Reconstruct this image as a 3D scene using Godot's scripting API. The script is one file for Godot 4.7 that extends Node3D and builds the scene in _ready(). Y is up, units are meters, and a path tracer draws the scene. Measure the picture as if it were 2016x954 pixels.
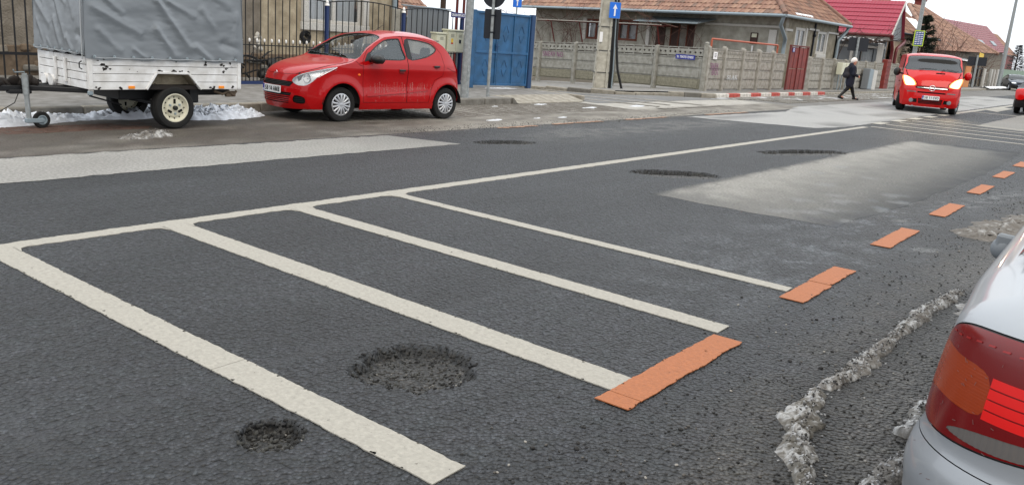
extends Node3D
# A wide patched street with a hatched no-parking box, potholes, parked and moving cars, and low houses behind fences.

var counts := {}
var M := {}
var rng := RandomNumberGenerator.new()
var nz := FastNoiseLite.new()
var nf := FastNoiseLite.new()

# ---------------------------------------------------------------- mesh builder
class MB:
	var V := PackedVector3Array()
	var N := PackedVector3Array()
	var C := PackedColorArray()
	var colored := false
	var col := Color(1, 1, 1)
	func put(p: Vector3, n: Vector3) -> void:
		V.append(p)
		N.append(n)
		if colored: C.append(col)
	func tri(a: Vector3, b: Vector3, c: Vector3) -> void:
		var n := (b - a).cross(c - a).normalized()
		put(a, n)
		put(c, n)
		put(b, n)
	func trin(a: Vector3, b: Vector3, c: Vector3, na: Vector3, nb: Vector3, nc: Vector3) -> void:
		put(a, na)
		put(c, nc)
		put(b, nb)
	func quad(a: Vector3, b: Vector3, c: Vector3, d: Vector3) -> void:
		tri(a, b, c)
		tri(a, c, d)
	func quad_out(a: Vector3, b: Vector3, c: Vector3, d: Vector3, o: Vector3) -> void:
		if (b - a).cross(c - a).dot((a + b + c + d) * 0.25 - o) >= 0: quad(a, b, c, d)
		else: quad(a, d, c, b)
	func tri_out(a: Vector3, b: Vector3, c: Vector3, o: Vector3) -> void:
		if (b - a).cross(c - a).dot((a + b + c) / 3.0 - o) >= 0: tri(a, b, c)
		else: tri(a, c, b)
	func box(c: Vector3, s: Vector3, b := Basis.IDENTITY, ch := 0.0) -> MB:
		var h := s * 0.5
		var e: float = min(ch, min(h.x, min(h.y, h.z)) * 0.9)
		var P := func(q: Vector3, k: int) -> Vector3:
			var v := Vector3(q.x * (h.x - e), q.y * (h.y - e), q.z * (h.z - e))
			v[k] = q[k] * h[k]
			return c + b * v
		for k in 3:
			var i := (k + 1) % 3
			var j := (k + 2) % 3
			for s1 in [-1.0, 1.0]:
				var q := []
				for w in [[-1, -1], [1, -1], [1, 1], [-1, 1]]:
					var t := Vector3.ZERO
					t[k] = s1
					t[i] = w[0]
					t[j] = w[1]
					q.append(P.call(t, k))
				quad_out(q[0], q[1], q[2], q[3], c)
				if e > 0:
					for s2 in [-1.0, 1.0]:
						var t0 := Vector3.ZERO
						t0[k] = s1
						t0[i] = s2
						t0[j] = -1
						var t1 := t0
						t1[j] = 1
						quad_out(P.call(t0, k), P.call(t1, k), P.call(t1, i), P.call(t0, i), c)
		if e > 0:
			for x in [-1.0, 1.0]:
				for y in [-1.0, 1.0]:
					for z in [-1.0, 1.0]:
						var t := Vector3(x, y, z)
						tri_out(P.call(t, 0), P.call(t, 1), P.call(t, 2), c)
		return self
	func bar(a: Vector3, b: Vector3, w: float, d: float, ch := 0.0) -> MB: # a square bar from a to b
		var y := (b - a).normalized()
		var x := y.cross(Vector3(0, 0, 1))
		if x.length() < 0.01: x = y.cross(Vector3(1, 0, 0))
		x = x.normalized()
		return box((a + b) * 0.5, Vector3(w, (b - a).length(), d), Basis(x, y, x.cross(y)), ch)
	func tube(pts: Array, rad, sides := 8, caps := true) -> MB:
		var n := pts.size()
		var rings := []
		var nrm := []
		var t0: Vector3 = (pts[1] - pts[0]).normalized()
		var u := t0.cross(Vector3(0.13, 0.2, 0.97)).normalized()
		for i in n:
			var t: Vector3
			if i == 0: t = t0
			elif i == n - 1: t = (pts[i] - pts[i - 1]).normalized()
			else: t = (pts[i + 1] - pts[i - 1]).normalized()
			u = (u - t * u.dot(t)).normalized()
			var w := t.cross(u)
			var r: float = rad[i] if rad is Array else rad
			var ring := []
			var nn := []
			for k in sides:
				var a := TAU * k / sides
				var d := u * cos(a) + w * sin(a)
				ring.append(pts[i] + d * r)
				nn.append(d)
			rings.append(ring)
			nrm.append(nn)
		for i in n - 1:
			for k in sides:
				var l := (k + 1) % sides
				trin(rings[i][k], rings[i][l], rings[i + 1][l], nrm[i][k], nrm[i][l], nrm[i + 1][l])
				trin(rings[i][k], rings[i + 1][l], rings[i + 1][k], nrm[i][k], nrm[i + 1][l], nrm[i + 1][k])
		if caps:
			for k in range(1, sides - 1):
				tri(rings[0][0], rings[0][k + 1], rings[0][k])
				tri(rings[n - 1][0], rings[n - 1][k], rings[n - 1][k + 1])
		return self
	func lathe(prof: Array, xf: Transform3D, seg := 24) -> MB: # prof: Vector2(radius, along local y)
		for i in prof.size() - 1:
			var p: Vector2 = prof[i]
			var q: Vector2 = prof[i + 1]
			var d := q - p
			if d.length() < 1e-6: continue
			var n2 := Vector2(d.y, -d.x).normalized()
			for k in seg:
				var a := TAU * k / seg
				var b := TAU * (k + 1) / seg
				var A := Vector3(cos(a), 0, sin(a))
				var B := Vector3(cos(b), 0, sin(b))
				var na := xf.basis * (A * n2.x + Vector3(0, n2.y, 0))
				var nb := xf.basis * (B * n2.x + Vector3(0, n2.y, 0))
				var p0 := xf * (A * p.x + Vector3(0, p.y, 0))
				var p1 := xf * (B * p.x + Vector3(0, p.y, 0))
				var q0 := xf * (A * q.x + Vector3(0, q.y, 0))
				var q1 := xf * (B * q.x + Vector3(0, q.y, 0))
				if q.x > 1e-6: trin(p0, q0, q1, na, na, nb)
				if p.x > 1e-6: trin(p0, q1, p1, na, nb, nb)
		return self
	func prism(poly: PackedVector2Array, xf: Transform3D, depth: float) -> MB: # poly in local xy, from z = 0 to depth
		var pl := poly.duplicate()
		if Geometry2D.is_polygon_clockwise(pl): pl.reverse()
		# is_polygon_clockwise answers for y down; make sure with the signed area
		var ar := 0.0
		for i in pl.size(): ar += pl[i].cross(pl[(i + 1) % pl.size()])
		if ar < 0: pl.reverse()
		var idx := Geometry2D.triangulate_polygon(pl)
		for i in range(0, idx.size(), 3):
			var a := pl[idx[i]]
			var b := pl[idx[i + 1]]
			var c := pl[idx[i + 2]]
			if (b - a).cross(c - a) < 0:
				var t := b
				b = c
				c = t
			tri(xf * Vector3(a.x, a.y, depth), xf * Vector3(b.x, b.y, depth), xf * Vector3(c.x, c.y, depth))
			tri(xf * Vector3(a.x, a.y, 0), xf * Vector3(c.x, c.y, 0), xf * Vector3(b.x, b.y, 0))
		for i in pl.size():
			var a := pl[i]
			var b := pl[(i + 1) % pl.size()]
			quad(xf * Vector3(a.x, a.y, 0), xf * Vector3(b.x, b.y, 0), xf * Vector3(b.x, b.y, depth), xf * Vector3(a.x, a.y, depth))
		return self
	func ball(c: Vector3, r: Vector3, seg := 12, b := Basis.IDENTITY) -> MB:
		var m := seg / 2
		for i in m:
			for k in seg:
				var q := []
				for w in [[i, k], [i, k + 1], [i + 1, k + 1], [i + 1, k]]:
					var th: float = PI * w[0] / m
					var ph: float = TAU * w[1] / seg
					q.append(Vector3(sin(th) * cos(ph), cos(th), sin(th) * sin(ph)))
				var P := func(d: Vector3) -> Vector3: return c + b * (d * r)
				var Q := func(d: Vector3) -> Vector3: return (b * (d / r)).normalized()
				trin(P.call(q[0]), P.call(q[1]), P.call(q[2]), Q.call(q[0]), Q.call(q[1]), Q.call(q[2]))
				trin(P.call(q[0]), P.call(q[2]), P.call(q[3]), Q.call(q[0]), Q.call(q[2]), Q.call(q[3]))
		return self
	func grid(nu: int, nv: int, f: Callable, flip := false, cf = null) -> MB: # f(u, v) with u, v in 0..1
		var p := []
		for i in nu + 1:
			var row := PackedVector3Array()
			for j in nv + 1: row.append(f.call(float(i) / nu, float(j) / nv))
			p.append(row)
		var nr := []
		for i in nu + 1:
			var row := PackedVector3Array()
			for j in nv + 1:
				var du: Vector3 = p[min(i + 1, nu)][j] - p[max(i - 1, 0)][j]
				var dv: Vector3 = p[i][min(j + 1, nv)] - p[i][max(j - 1, 0)]
				var n := du.cross(dv).normalized()
				row.append(-n if flip else n)
			nr.append(row)
		for i in nu:
			for j in nv:
				var q := [[i, j], [i + 1, j], [i + 1, j + 1], [i, j + 1]]
				if flip: q.reverse()
				for t in [[0, 1, 2], [0, 2, 3]]:
					for k in [t[0], t[2], t[1]]:
						var w: Array = q[k]
						if cf != null: col = cf.call(p[w[0]][w[1]])
						put(p[w[0]][w[1]], nr[w[0]][w[1]])
		return self
	func region(polys: Array, cuts: Array, map: Callable, cell: float, flip := false, off := 0.0, cf = null) -> MB:
		var cb := []
		for c in cuts: cb.append(bounds(c))
		for poly in polys:
			var bb := bounds(poly)
			var i0 := int(floor(bb.position.x / cell))
			var i1 := int(ceil(bb.end.x / cell))
			var j0 := int(floor(bb.position.y / cell))
			var j1 := int(ceil(bb.end.y / cell))
			for i in range(i0, i1):
				for j in range(j0, j1):
					var rc := Rect2(i * cell, j * cell, cell, cell)
					var pieces: Array = Geometry2D.intersect_polygons(PackedVector2Array([rc.position, rc.position + Vector2(cell, 0), rc.end, rc.position + Vector2(0, cell)]), poly)
					for k in cuts.size():
						if pieces.is_empty(): break
						if not cb[k].intersects(rc): continue
						var nx := []
						for p in pieces: nx.append_array(Geometry2D.clip_polygons(p, cuts[k]))
						pieces = nx
					for p in pieces: emit(p, map, flip, off, cf)
		return self
	func emit(p: PackedVector2Array, map: Callable, flip: bool, off: float, cf) -> void:
		var idx := Geometry2D.triangulate_polygon(p)
		if idx.is_empty(): return
		var P := PackedVector3Array()
		var Q := PackedVector3Array()
		var h := 0.004
		for v in p:
			var w: Vector3 = map.call(v)
			var du: Vector3 = map.call(v + Vector2(h, 0)) - map.call(v - Vector2(h, 0))
			var dv: Vector3 = map.call(v + Vector2(0, h)) - map.call(v - Vector2(0, h))
			var n := du.cross(dv).normalized()
			if flip: n = -n
			P.append(w + n * off)
			Q.append(n)
		for i in range(0, idx.size(), 3):
			var a := idx[i]
			var b := idx[i + 1]
			var c := idx[i + 2]
			if ((P[b] - P[a]).cross(P[c] - P[a])).dot(Q[a]) < 0:
				var t := b
				b = c
				c = t
			for k in [a, c, b]:
				if cf != null: col = cf.call(P[k])
				put(P[k], Q[k])
	static func bounds(p: PackedVector2Array) -> Rect2:
		var r := Rect2(p[0], Vector2.ZERO)
		for v in p: r = r.expand(v)
		return r
	func mesh() -> ArrayMesh:
		var a := []
		a.resize(Mesh.ARRAY_MAX)
		a[Mesh.ARRAY_VERTEX] = V
		a[Mesh.ARRAY_NORMAL] = N
		if colored: a[Mesh.ARRAY_COLOR] = C
		var m := ArrayMesh.new()
		m.add_surface_from_arrays(Mesh.PRIMITIVE_TRIANGLES, a)
		return m

# a body skin: an edge curve E (seen from the side), a centre curve C with the same number of points, and a half width W(x, y)
class Shell:
	var E := PackedVector2Array()
	var C := PackedVector2Array()
	var W: Callable
	var p := 2.6
	static func cr(a: PackedVector2Array, s: float) -> Vector2:
		var n := a.size()
		var i: int = clamp(int(floor(s)), 0, n - 2)
		var t := s - i
		var p0 := a[max(i - 1, 0)]
		var p3 := a[min(i + 2, n - 1)]
		return a[i].cubic_interpolate(a[i + 1], p0, p3, t)
	func top(v: Vector2) -> Vector3:
		var e := cr(E, v.x)
		var c := cr(C, v.x)
		var a := pow(abs(v.y), p)
		return Vector3(lerp(c.x, e.x, a), lerp(c.y, e.y, a), v.y * W.call(e.x, e.y))
	func side(v: Vector2, s: float) -> Vector3:
		return Vector3(v.x, v.y, s * W.call(v.x, v.y))
	func outline(sill: float) -> PackedVector2Array:
		var r := PackedVector2Array()
		var n := (E.size() - 1) * 6
		for i in n + 1: r.append(cr(E, i / 6.0))
		r.append(Vector2(E[E.size() - 1].x - 0.02, sill))
		r.append(Vector2(E[0].x + 0.02, sill))
		return r

# ---------------------------------------------------------------- nodes
func numbered(parent: Node, called: String) -> String:
	var k := str(parent.get_instance_id()) + called
	counts[k] = counts.get(k, -1) + 1
	return called if counts[k] == 0 else "%s_%03d" % [called, counts[k]]
func tag(o: Node, label: String, category: String, group := "") -> Node:
	o.set_meta("label", label)
	o.set_meta("category", category)
	if group: o.set_meta("group", group)
	return o
func thing(called: String, label: String, category: String, at := Vector3.ZERO, yaw := 0.0, group := "") -> Node3D:
	var o := Node3D.new()
	o.name = numbered(self, called)
	add_child(o, true)
	o.position = at
	o.rotation.y = yaw
	tag(o, label, category, group)
	return o
func part(called: String, mb, mat: Material, parent: Node = self) -> MeshInstance3D:
	var o := MeshInstance3D.new()
	o.name = numbered(parent, called)
	o.mesh = mb.mesh() if mb is MB else mb
	o.material_override = mat
	parent.add_child(o, true)
	return o
func lone(called: String, mb, mat: Material, label: String, category: String, group := "") -> MeshInstance3D:
	var o := part(called, mb, mat)
	tag(o, label, category, group)
	return o
func struct(called: String, mb, mat: Material) -> MeshInstance3D:
	var o := part(called, mb, mat)
	o.set_meta("kind", "structure")
	return o
func stuff(called: String, mb, mat: Material, parent: Node = self) -> MeshInstance3D:
	var o := part(called, mb, mat, parent)
	o.set_meta("kind", "stuff")
	return o
func copy(o: Node3D, label: String, at: Vector3, yaw: float) -> Node3D:
	var c: Node3D = o.duplicate()
	c.name = numbered(self, String(o.name).rstrip("0123456789").rstrip("_"))
	add_child(c, true)
	c.position = at
	c.rotation.y = yaw
	c.set_meta("label", label)
	return c
func lettering(called: String, text: String, size: float, mat: Material, parent: Node, xf: Transform3D, font := "Droid Sans", deep := 0.003, width := 0.0, weight := 700) -> MeshInstance3D:
	var t := TextMesh.new()
	var f := SystemFont.new()
	f.font_names = PackedStringArray([font])
	f.font_weight = weight
	t.font = f
	t.text = text
	t.font_size = 64
	t.pixel_size = size / 46.0
	t.depth = deep
	t.curve_step = 2.0
	var o := MeshInstance3D.new()
	o.name = numbered(parent, called)
	o.mesh = t
	o.material_override = mat
	parent.add_child(o, true)
	o.transform = xf
	if width > 0:
		var w: float = t.get_aabb().size.x
		if w > 0.001: o.transform = xf * Transform3D(Basis.from_scale(Vector3(width / w, 1, 1)), Vector3.ZERO)
	return o

static func pv(a: Array) -> PackedVector2Array: # [x, y, x, y ...]
	var r := PackedVector2Array()
	for i in range(0, a.size(), 2): r.append(Vector2(a[i], a[i + 1]))
	return r
static func circle(c: Vector2, r: float, n := 28, ry := -1.0) -> PackedVector2Array:
	var q := PackedVector2Array()
	for i in n: q.append(c + Vector2(cos(TAU * i / n) * r, sin(TAU * i / n) * (r if ry < 0 else ry)))
	return q
static func rect(x0: float, y0: float, x1: float, y1: float) -> PackedVector2Array:
	return PackedVector2Array([Vector2(x0, y0), Vector2(x1, y0), Vector2(x1, y1), Vector2(x0, y1)])
static func rrect(x0: float, y0: float, x1: float, y1: float, r: float, n := 4) -> PackedVector2Array:
	var q := PackedVector2Array()
	for k in 4:
		var c := Vector2(x1 - r if k == 0 or k == 3 else x0 + r, y1 - r if k < 2 else y0 + r)
		for i in n + 1:
			var a := PI / 2 * (k + float(i) / n)
			q.append(c + Vector2(cos(a), sin(a)) * r)
	return q
static func smooth(p: PackedVector2Array, n := 4) -> PackedVector2Array: # a closed, rounded outline
	var q := PackedVector2Array()
	var m := p.size()
	for i in m:
		for k in n: q.append(p[i].cubic_interpolate(p[(i + 1) % m], p[(i - 1 + m) % m], p[(i + 2) % m], float(k) / n))
	return q
static func strip(p: PackedVector2Array, w: float) -> Array: # a thin band along an open line
	var r := []
	for q in Geometry2D.offset_polyline(p, w * 0.5, Geometry2D.JOIN_MITER, Geometry2D.END_SQUARE): r.append(q)
	return r
static func axes(o: Vector3, x: Vector3, y: Vector3) -> Transform3D: # local x and y, z towards the viewer of the face
	x = x.normalized()
	var z := x.cross(y).normalized()
	return Transform3D(Basis(x, z.cross(x), z), o)
func n2(x: float, y: float, f := 1.0) -> float: return nz.get_noise_2d(x * f, y * f)

# ---------------------------------------------------------------- materials
func tex(img: Image) -> ImageTexture:
	img.generate_mipmaps()
	return ImageTexture.create_from_image(img)
func noise_img(size: int, freq: float, sd: int, kind := FastNoiseLite.TYPE_SIMPLEX_SMOOTH, oct := 4, ret := -1) -> Image:
	var n := FastNoiseLite.new()
	n.seed = sd
	n.noise_type = kind
	n.frequency = freq
	if kind == FastNoiseLite.TYPE_CELLULAR:
		n.fractal_type = FastNoiseLite.FRACTAL_NONE
		n.cellular_return_type = ret if ret >= 0 else FastNoiseLite.RETURN_DISTANCE
	else:
		n.fractal_type = FastNoiseLite.FRACTAL_FBM
		n.fractal_octaves = oct
	return n.get_seamless_image(size, size)
func tint_img(img: Image, lo: Color, hi: Color, g := 1.0) -> Image: # grey noise to a ramp of colours (sRGB)
	var w := img.get_width()
	var out := Image.create_empty(w, w, false, Image.FORMAT_RGB8)
	for y in w:
		for x in w:
			out.set_pixel(x, y, lo.lerp(hi, pow(img.get_pixel(x, y).r, g)))
	return out
func bump(img: Image, k: float) -> ImageTexture:
	var c := img.duplicate()
	c.convert(Image.FORMAT_RGBA8)
	c.bump_map_to_normal_map(k)
	return tex(c)
func mat(key: String, srgb: Color, rough := 0.7, metal := 0.0, opts := {}) -> StandardMaterial3D:
	var m := StandardMaterial3D.new()
	m.resource_name = key
	m.albedo_color = srgb
	m.roughness = rough
	m.metallic = metal
	for k in opts: m.set(k, opts[k])
	M[key] = m
	return m
func tri_tex(m: StandardMaterial3D, metres: float, albedo = null, normal = null, ns := 1.0, world := true) -> StandardMaterial3D:
	m.uv1_triplanar = true
	m.uv1_world_triplanar = world
	m.uv1_scale = Vector3.ONE / metres
	if albedo != null: m.albedo_texture = albedo
	if normal != null:
		m.normal_enabled = true
		m.normal_texture = normal
		m.normal_scale = ns
	return m
func glow(m: StandardMaterial3D, c: Color, e: float) -> StandardMaterial3D:
	m.emission_enabled = true
	m.emission = c
	m.emission_energy_multiplier = e
	return m

func _ready() -> void:
	# camera: hand held, 1.57 m up, tilted down and rolled a little
	var cam := Camera3D.new()
	cam.name = "camera"
	cam.transform = Transform3D(Basis(Vector3(0.61835192, 0.0722612, 0.78257218), Vector3(0.1462139, 0.96780113, -0.20489626), Vector3(-0.77218029, 0.24112092, 0.58787609)).orthonormalized(), Vector3(0, 1.57, 0))
	cam.fov = 32.5435
	cam.near = 0.05
	cam.far = 900.0
	add_child(cam, true)
	# overcast sky
	var we := WorldEnvironment.new()
	we.name = "world_environment"
	var env := Environment.new()
	var sky := Sky.new()
	var sm := ProceduralSkyMaterial.new()
	sm.sky_top_color = Color(0.955, 0.98, 1.0)
	sm.sky_horizon_color = Color(0.735, 0.75, 0.77)
	sm.sky_curve = 0.6
	sm.ground_horizon_color = Color(0.62, 0.61, 0.6)
	sm.ground_bottom_color = Color(0.3, 0.29, 0.28)
	sm.sky_energy_multiplier = 1.3
	sky.sky_material = sm
	env.background_mode = Environment.BG_SKY
	env.sky = sky
	env.ambient_light_source = Environment.AMBIENT_SOURCE_SKY
	env.tonemap_mode = Environment.TONE_MAPPER_LINEAR
	env.tonemap_exposure = 1.36
	env.sdfgi_enabled = true
	env.ssao_enabled = true
	env.ssil_enabled = true
	we.environment = env
	add_child(we, true)
	var sun := DirectionalLight3D.new()
	sun.name = "sun_behind_cloud"
	sun.light_energy = 0.5
	sun.light_color = Color(1.0, 0.97, 0.92)
	sun.light_angular_distance = 45.0
	sun.shadow_enabled = true
	add_child(sun, true)
	sun.look_at_from_position(Vector3(-12, 30, 14), Vector3(0, 0, 0))
	rng.seed = 7
	nz.seed = 3
	nz.frequency = 1.0
	nz.fractal_type = FastNoiseLite.FRACTAL_FBM
	nz.fractal_octaves = 4
	nf.seed = 11
	nf.frequency = 1.0
	nf.noise_type = FastNoiseLite.TYPE_CELLULAR
	make_materials()
	make_ground()
	make_markings()
	make_kerbs()
	make_beige_house()
	make_bar_fence()
	make_blue_gate()
	make_concrete_fences()
	make_corner_house()
	make_far_houses()
	make_street_furniture()
	make_trailer()
	make_hatchback()
	make_van()
	make_silver_car()
	make_far_cars()
	make_person()
	make_plants()
	make_snow()
	make_gravel()

func make_materials() -> void:
	var stones := noise_img(1024, 0.10, 5, FastNoiseLite.TYPE_CELLULAR)
	stones.convert(Image.FORMAT_RGB8)
	var fine := noise_img(1024, 0.03, 9, FastNoiseLite.TYPE_SIMPLEX_SMOOTH, 5)
	var cells := noise_img(1024, 0.10, 5, FastNoiseLite.TYPE_CELLULAR, 1, FastNoiseLite.RETURN_CELL_VALUE)
	# rounded stones set in tar, gaps between them where the noise is low
	var hgt := Image.create_empty(1024, 1024, false, Image.FORMAT_RGBA8)
	var pnt := Image.create_empty(1024, 1024, false, Image.FORMAT_RGB8)
	var spk := Image.create_empty(1024, 1024, false, Image.FORMAT_RGB8)
	for y in 1024:
		for x in 1024:
			var d := stones.get_pixel(x, y).r
			var f := fine.get_pixel(x, y).r
			var c := cells.get_pixel(x, y).r
			var h: float = clamp((1.0 - d * d * 1.3) * (0.45 + 0.55 * c) * 0.75 + f * 0.35, 0, 1)
			hgt.set_pixel(x, y, Color(h, h, h, 1))
			var a: float = clamp(0.36 + 0.40 * f + 0.42 * (c - 0.5) * (1.0 - d) + 0.2 * (1.0 - d) + (0.22 if c > 0.95 else 0.0), 0, 1)
			spk.set_pixel(x, y, Color(a, a, a))
			var q: float = (0.90 + 0.10 * f) * (0.55 if h < 0.16 + 0.10 * (f - 0.5) else 1.0) * (0.94 + 0.06 * c)
			pnt.set_pixel(x, y, Color(q, q, q))
	hgt.bump_map_to_normal_map(14.0)
	var stone_n := tex(hgt)
	var stone_c := tex(spk)
	var paint_c := tex(pnt)
	var grit := noise_img(512, 0.06, 21, FastNoiseLite.TYPE_SIMPLEX_SMOOTH, 5)
	var grit_n := bump(grit, 5.0)
	var grit_c := tex(tint_img(grit, Color(0.72, 0.72, 0.72), Color(1, 1, 1)))
	var cloud := noise_img(512, 0.008, 33, FastNoiseLite.TYPE_SIMPLEX_SMOOTH, 6)
	var cloud_c := tex(tint_img(cloud, Color(0.74, 0.73, 0.71), Color(1, 1, 1)))
	var cloud_n := bump(cloud, 4.0)
	var soft_c := tex(tint_img(cloud, Color(0.84, 0.83, 0.81), Color(1, 1, 1)))
	var worn := noise_img(512, 0.012, 71, FastNoiseLite.TYPE_SIMPLEX_SMOOTH, 6)
	var worn_c := tex(tint_img(worn, Color(0.80, 0.79, 0.77), Color(1, 1, 1)))
	var vc := {"vertex_color_use_as_albedo": true}
	tri_tex(mat("asphalt", Color(1, 1, 1), 0.6, 0, vc), 2.1, stone_c, stone_n, 1.9)
	tri_tex(mat("dirt", Color(1, 1, 1), 0.9, 0, vc), 1.1, grit_c, grit_n, 1.0)
	tri_tex(mat("concrete_ground", Color(1, 1, 1), 0.85, 0, vc), 1.3, grit_c, grit_n, 0.4)
	tri_tex(mat("paint_white", Color(0.66, 0.645, 0.61), 0.75), 1.2, paint_c, stone_n, 0.16)
	tri_tex(mat("paint_white_worn", Color(0.60, 0.585, 0.56), 0.75), 0.9, cloud_c, grit_n, 0.3)
	tri_tex(mat("paint_orange", Color(0.665, 0.40, 0.235), 0.7), 1.2, paint_c, stone_n, 0.2)
	tri_tex(mat("paint_orange_worn", Color(0.70, 0.55, 0.45), 0.7), 0.8, cloud_c, grit_n, 0.4)
	tri_tex(mat("kerb", Color(0.66, 0.64, 0.6), 0.85), 0.8, cloud_c, grit_n, 0.5)
	tri_tex(mat("kerb_dark", Color(0.5, 0.49, 0.47), 0.85), 0.8, cloud_c, grit_n, 0.5)
	tri_tex(mat("kerb_red", Color(0.78, 0.33, 0.29), 0.75), 0.6, cloud_c, grit_n, 0.3)
	tri_tex(mat("kerb_white", Color(0.88, 0.87, 0.85), 0.75), 0.6, cloud_c, grit_n, 0.3)
	tri_tex(mat("paver", Color(0.435, 0.415, 0.39), 0.85), 0.7, cloud_c, grit_n, 0.5)
	tri_tex(mat("paver_red", Color(0.37, 0.28, 0.245), 0.85), 0.7, cloud_c, grit_n, 0.5)
	tri_tex(mat("pavement", Color(0.56, 0.555, 0.55), 0.85), 1.4, cloud_c, grit_n, 0.5)
	tri_tex(mat("fence_concrete", Color(0.68, 0.68, 0.66), 0.9), 1.1, cloud_c, grit_n, 0.6)
	tri_tex(mat("fence_concrete_warm", Color(0.70, 0.69, 0.665), 0.9), 1.0, cloud_c, grit_n, 0.6)
	tri_tex(mat("pole_concrete", Color(0.80, 0.79, 0.75), 0.9), 0.9, cloud_c, grit_n, 0.6)
	tri_tex(mat("moss", Color(0.60, 0.59, 0.53), 0.95), 0.5, cloud_c, grit_n, 0.6)
	tri_tex(mat("stucco_beige", Color(0.75, 0.70, 0.61), 0.95), 1.6, cloud_c, grit_n, 0.7)
	tri_tex(mat("stucco_beige_dark", Color(0.56, 0.53, 0.49), 0.95), 1.6, cloud_c, grit_n, 0.7)
	tri_tex(mat("stucco_grey", Color(0.70, 0.69, 0.655), 0.95), 2.2, cloud_c, grit_n, 0.4)
	tri_tex(mat("stucco_grey_shaded", Color(0.62, 0.595, 0.535), 0.95), 2.2, cloud_c, grit_n, 0.4)  # darker copy of the grey stucco, shade of these walls painted in
	tri_tex(mat("stucco_cream", Color(0.86, 0.77, 0.68), 0.95), 2.0, cloud_c, grit_n, 0.3)
	tri_tex(mat("old_stone", Color(0.47, 0.41, 0.35), 0.95), 0.9, cloud_c, cloud_n, 1.0)
	tri_tex(mat("trim_white", Color(0.88, 0.87, 0.85), 0.6), 1.2, grit_c)
	tri_tex(mat("galvanised", Color(0.68, 0.71, 0.73), 0.5, 0.35), 0.5, cloud_c, grit_n, 0.15)
	mat("zinc", Color(0.55, 0.6, 0.63), 0.5, 0.4)
	mat("steel_dark", Color(0.10, 0.12, 0.16), 0.5, 0.3)
	mat("iron_black", Color(0.075, 0.08, 0.095), 0.55, 0.2)
	mat("blue_paint", Color(0.07, 0.17, 0.36), 0.45)
	tri_tex(mat("gate_blue", Color(0.17, 0.40, 0.60), 0.45), 1.6, cloud_c, cloud_n, 0.12)
	mat("gate_blue_dark", Color(0.10, 0.24, 0.40), 0.5)
	mat("white_gloss", Color(0.9, 0.9, 0.9), 0.4)
	mat("plastic_black", Color(0.045, 0.048, 0.052), 0.5)
	mat("rubber", Color(0.06, 0.06, 0.062), 0.85)
	tri_tex(M.rubber, 0.25, null, grit_n, 0.35, false)
	mat("dark_inside", Color(0.02, 0.02, 0.022), 0.9)
	mat("seat_cloth", Color(0.16, 0.165, 0.18), 0.9)
	mat("rim_silver", Color(0.74, 0.75, 0.77), 0.35, 0.6)
	mat("rim_cream", Color(0.80, 0.785, 0.71), 0.5)
	mat("chrome", Color(0.86, 0.87, 0.88), 0.15, 1.0)
	mat("mirror_bowl", Color(0.93, 0.95, 0.97), 0.3, 0.5)
	mat("lamp_white", Color(0.86, 0.87, 0.88), 0.35)
	mat("lens_clear", Color(0.92, 0.95, 1.0, 0.16), 0.03, 0, {"transparency": BaseMaterial3D.TRANSPARENCY_ALPHA})
	mat("glass", Color(0.10, 0.14, 0.13, 0.30), 0.02, 0, {"transparency": BaseMaterial3D.TRANSPARENCY_ALPHA, "metallic_specular": 0.28})
	mat("glass_side", Color(0.42, 0.47, 0.50, 0.28), 0.02, 0, {"transparency": BaseMaterial3D.TRANSPARENCY_ALPHA, "metallic_specular": 0.9})  # pale tint imitates reflected haze on the glass
	mat("glass_dark", Color(0.025, 0.04, 0.065, 0.85), 0.03, 0, {"transparency": BaseMaterial3D.TRANSPARENCY_ALPHA, "metallic_specular": 0.55})
	mat("pane", Color(0.22, 0.29, 0.34, 0.24), 0.03, 0, {"transparency": BaseMaterial3D.TRANSPARENCY_ALPHA, "metallic_specular": 0.6})
	var coat := {"clearcoat_enabled": true, "clearcoat": 0.6, "clearcoat_roughness": 0.06, "metallic_specular": 0.25}
	mat("paint_red", Color(0.66, 0.012, 0.035), 0.4, 0.0, coat)
	mat("paint_van", Color(0.74, 0.03, 0.035), 0.4, 0.0, coat)
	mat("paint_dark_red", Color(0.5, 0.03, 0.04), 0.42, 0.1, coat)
	mat("paint_silver", Color(0.58, 0.595, 0.615), 0.38, 0.3, coat)
	mat("paint_black", Color(0.05, 0.055, 0.07), 0.3, 0.2, coat)
	mat("paint_navy", Color(0.18, 0.21, 0.27), 0.35, 0.4, coat)
	mat("amber", Color(0.92, 0.42, 0.03), 0.3)
	mat("reflector_amber", Color(0.95, 0.55, 0.05), 0.35)
	mat("plate_white", Color(0.88, 0.89, 0.9), 0.4)
	mat("plate_blue", Color(0.03, 0.12, 0.55), 0.4)
	mat("ink", Color(0.03, 0.03, 0.035), 0.5)
	mat("sign_blue", Color(0.06, 0.42, 0.85), 0.45)
	mat("sign_navy", Color(0.12, 0.14, 0.42), 0.45)
	mat("sign_street", Color(0.10, 0.16, 0.55), 0.45)
	mat("sign_white", Color(0.92, 0.92, 0.93), 0.45)
	mat("sign_back", Color(0.09, 0.11, 0.15), 0.6)
	mat("spray_purple", Color(0.50, 0.26, 0.45), 0.8)
	mat("spray_white", Color(0.82, 0.84, 0.86), 0.8)
	mat("wood_brown", Color(0.45, 0.20, 0.09), 0.55)
	tri_tex(M.wood_brown, 0.5, cloud_c)
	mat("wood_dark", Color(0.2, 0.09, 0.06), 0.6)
	mat("rust_pipe", Color(0.36, 0.10, 0.08), 0.7)
	mat("gas_orange", Color(0.66, 0.34, 0.24), 0.6)
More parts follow.
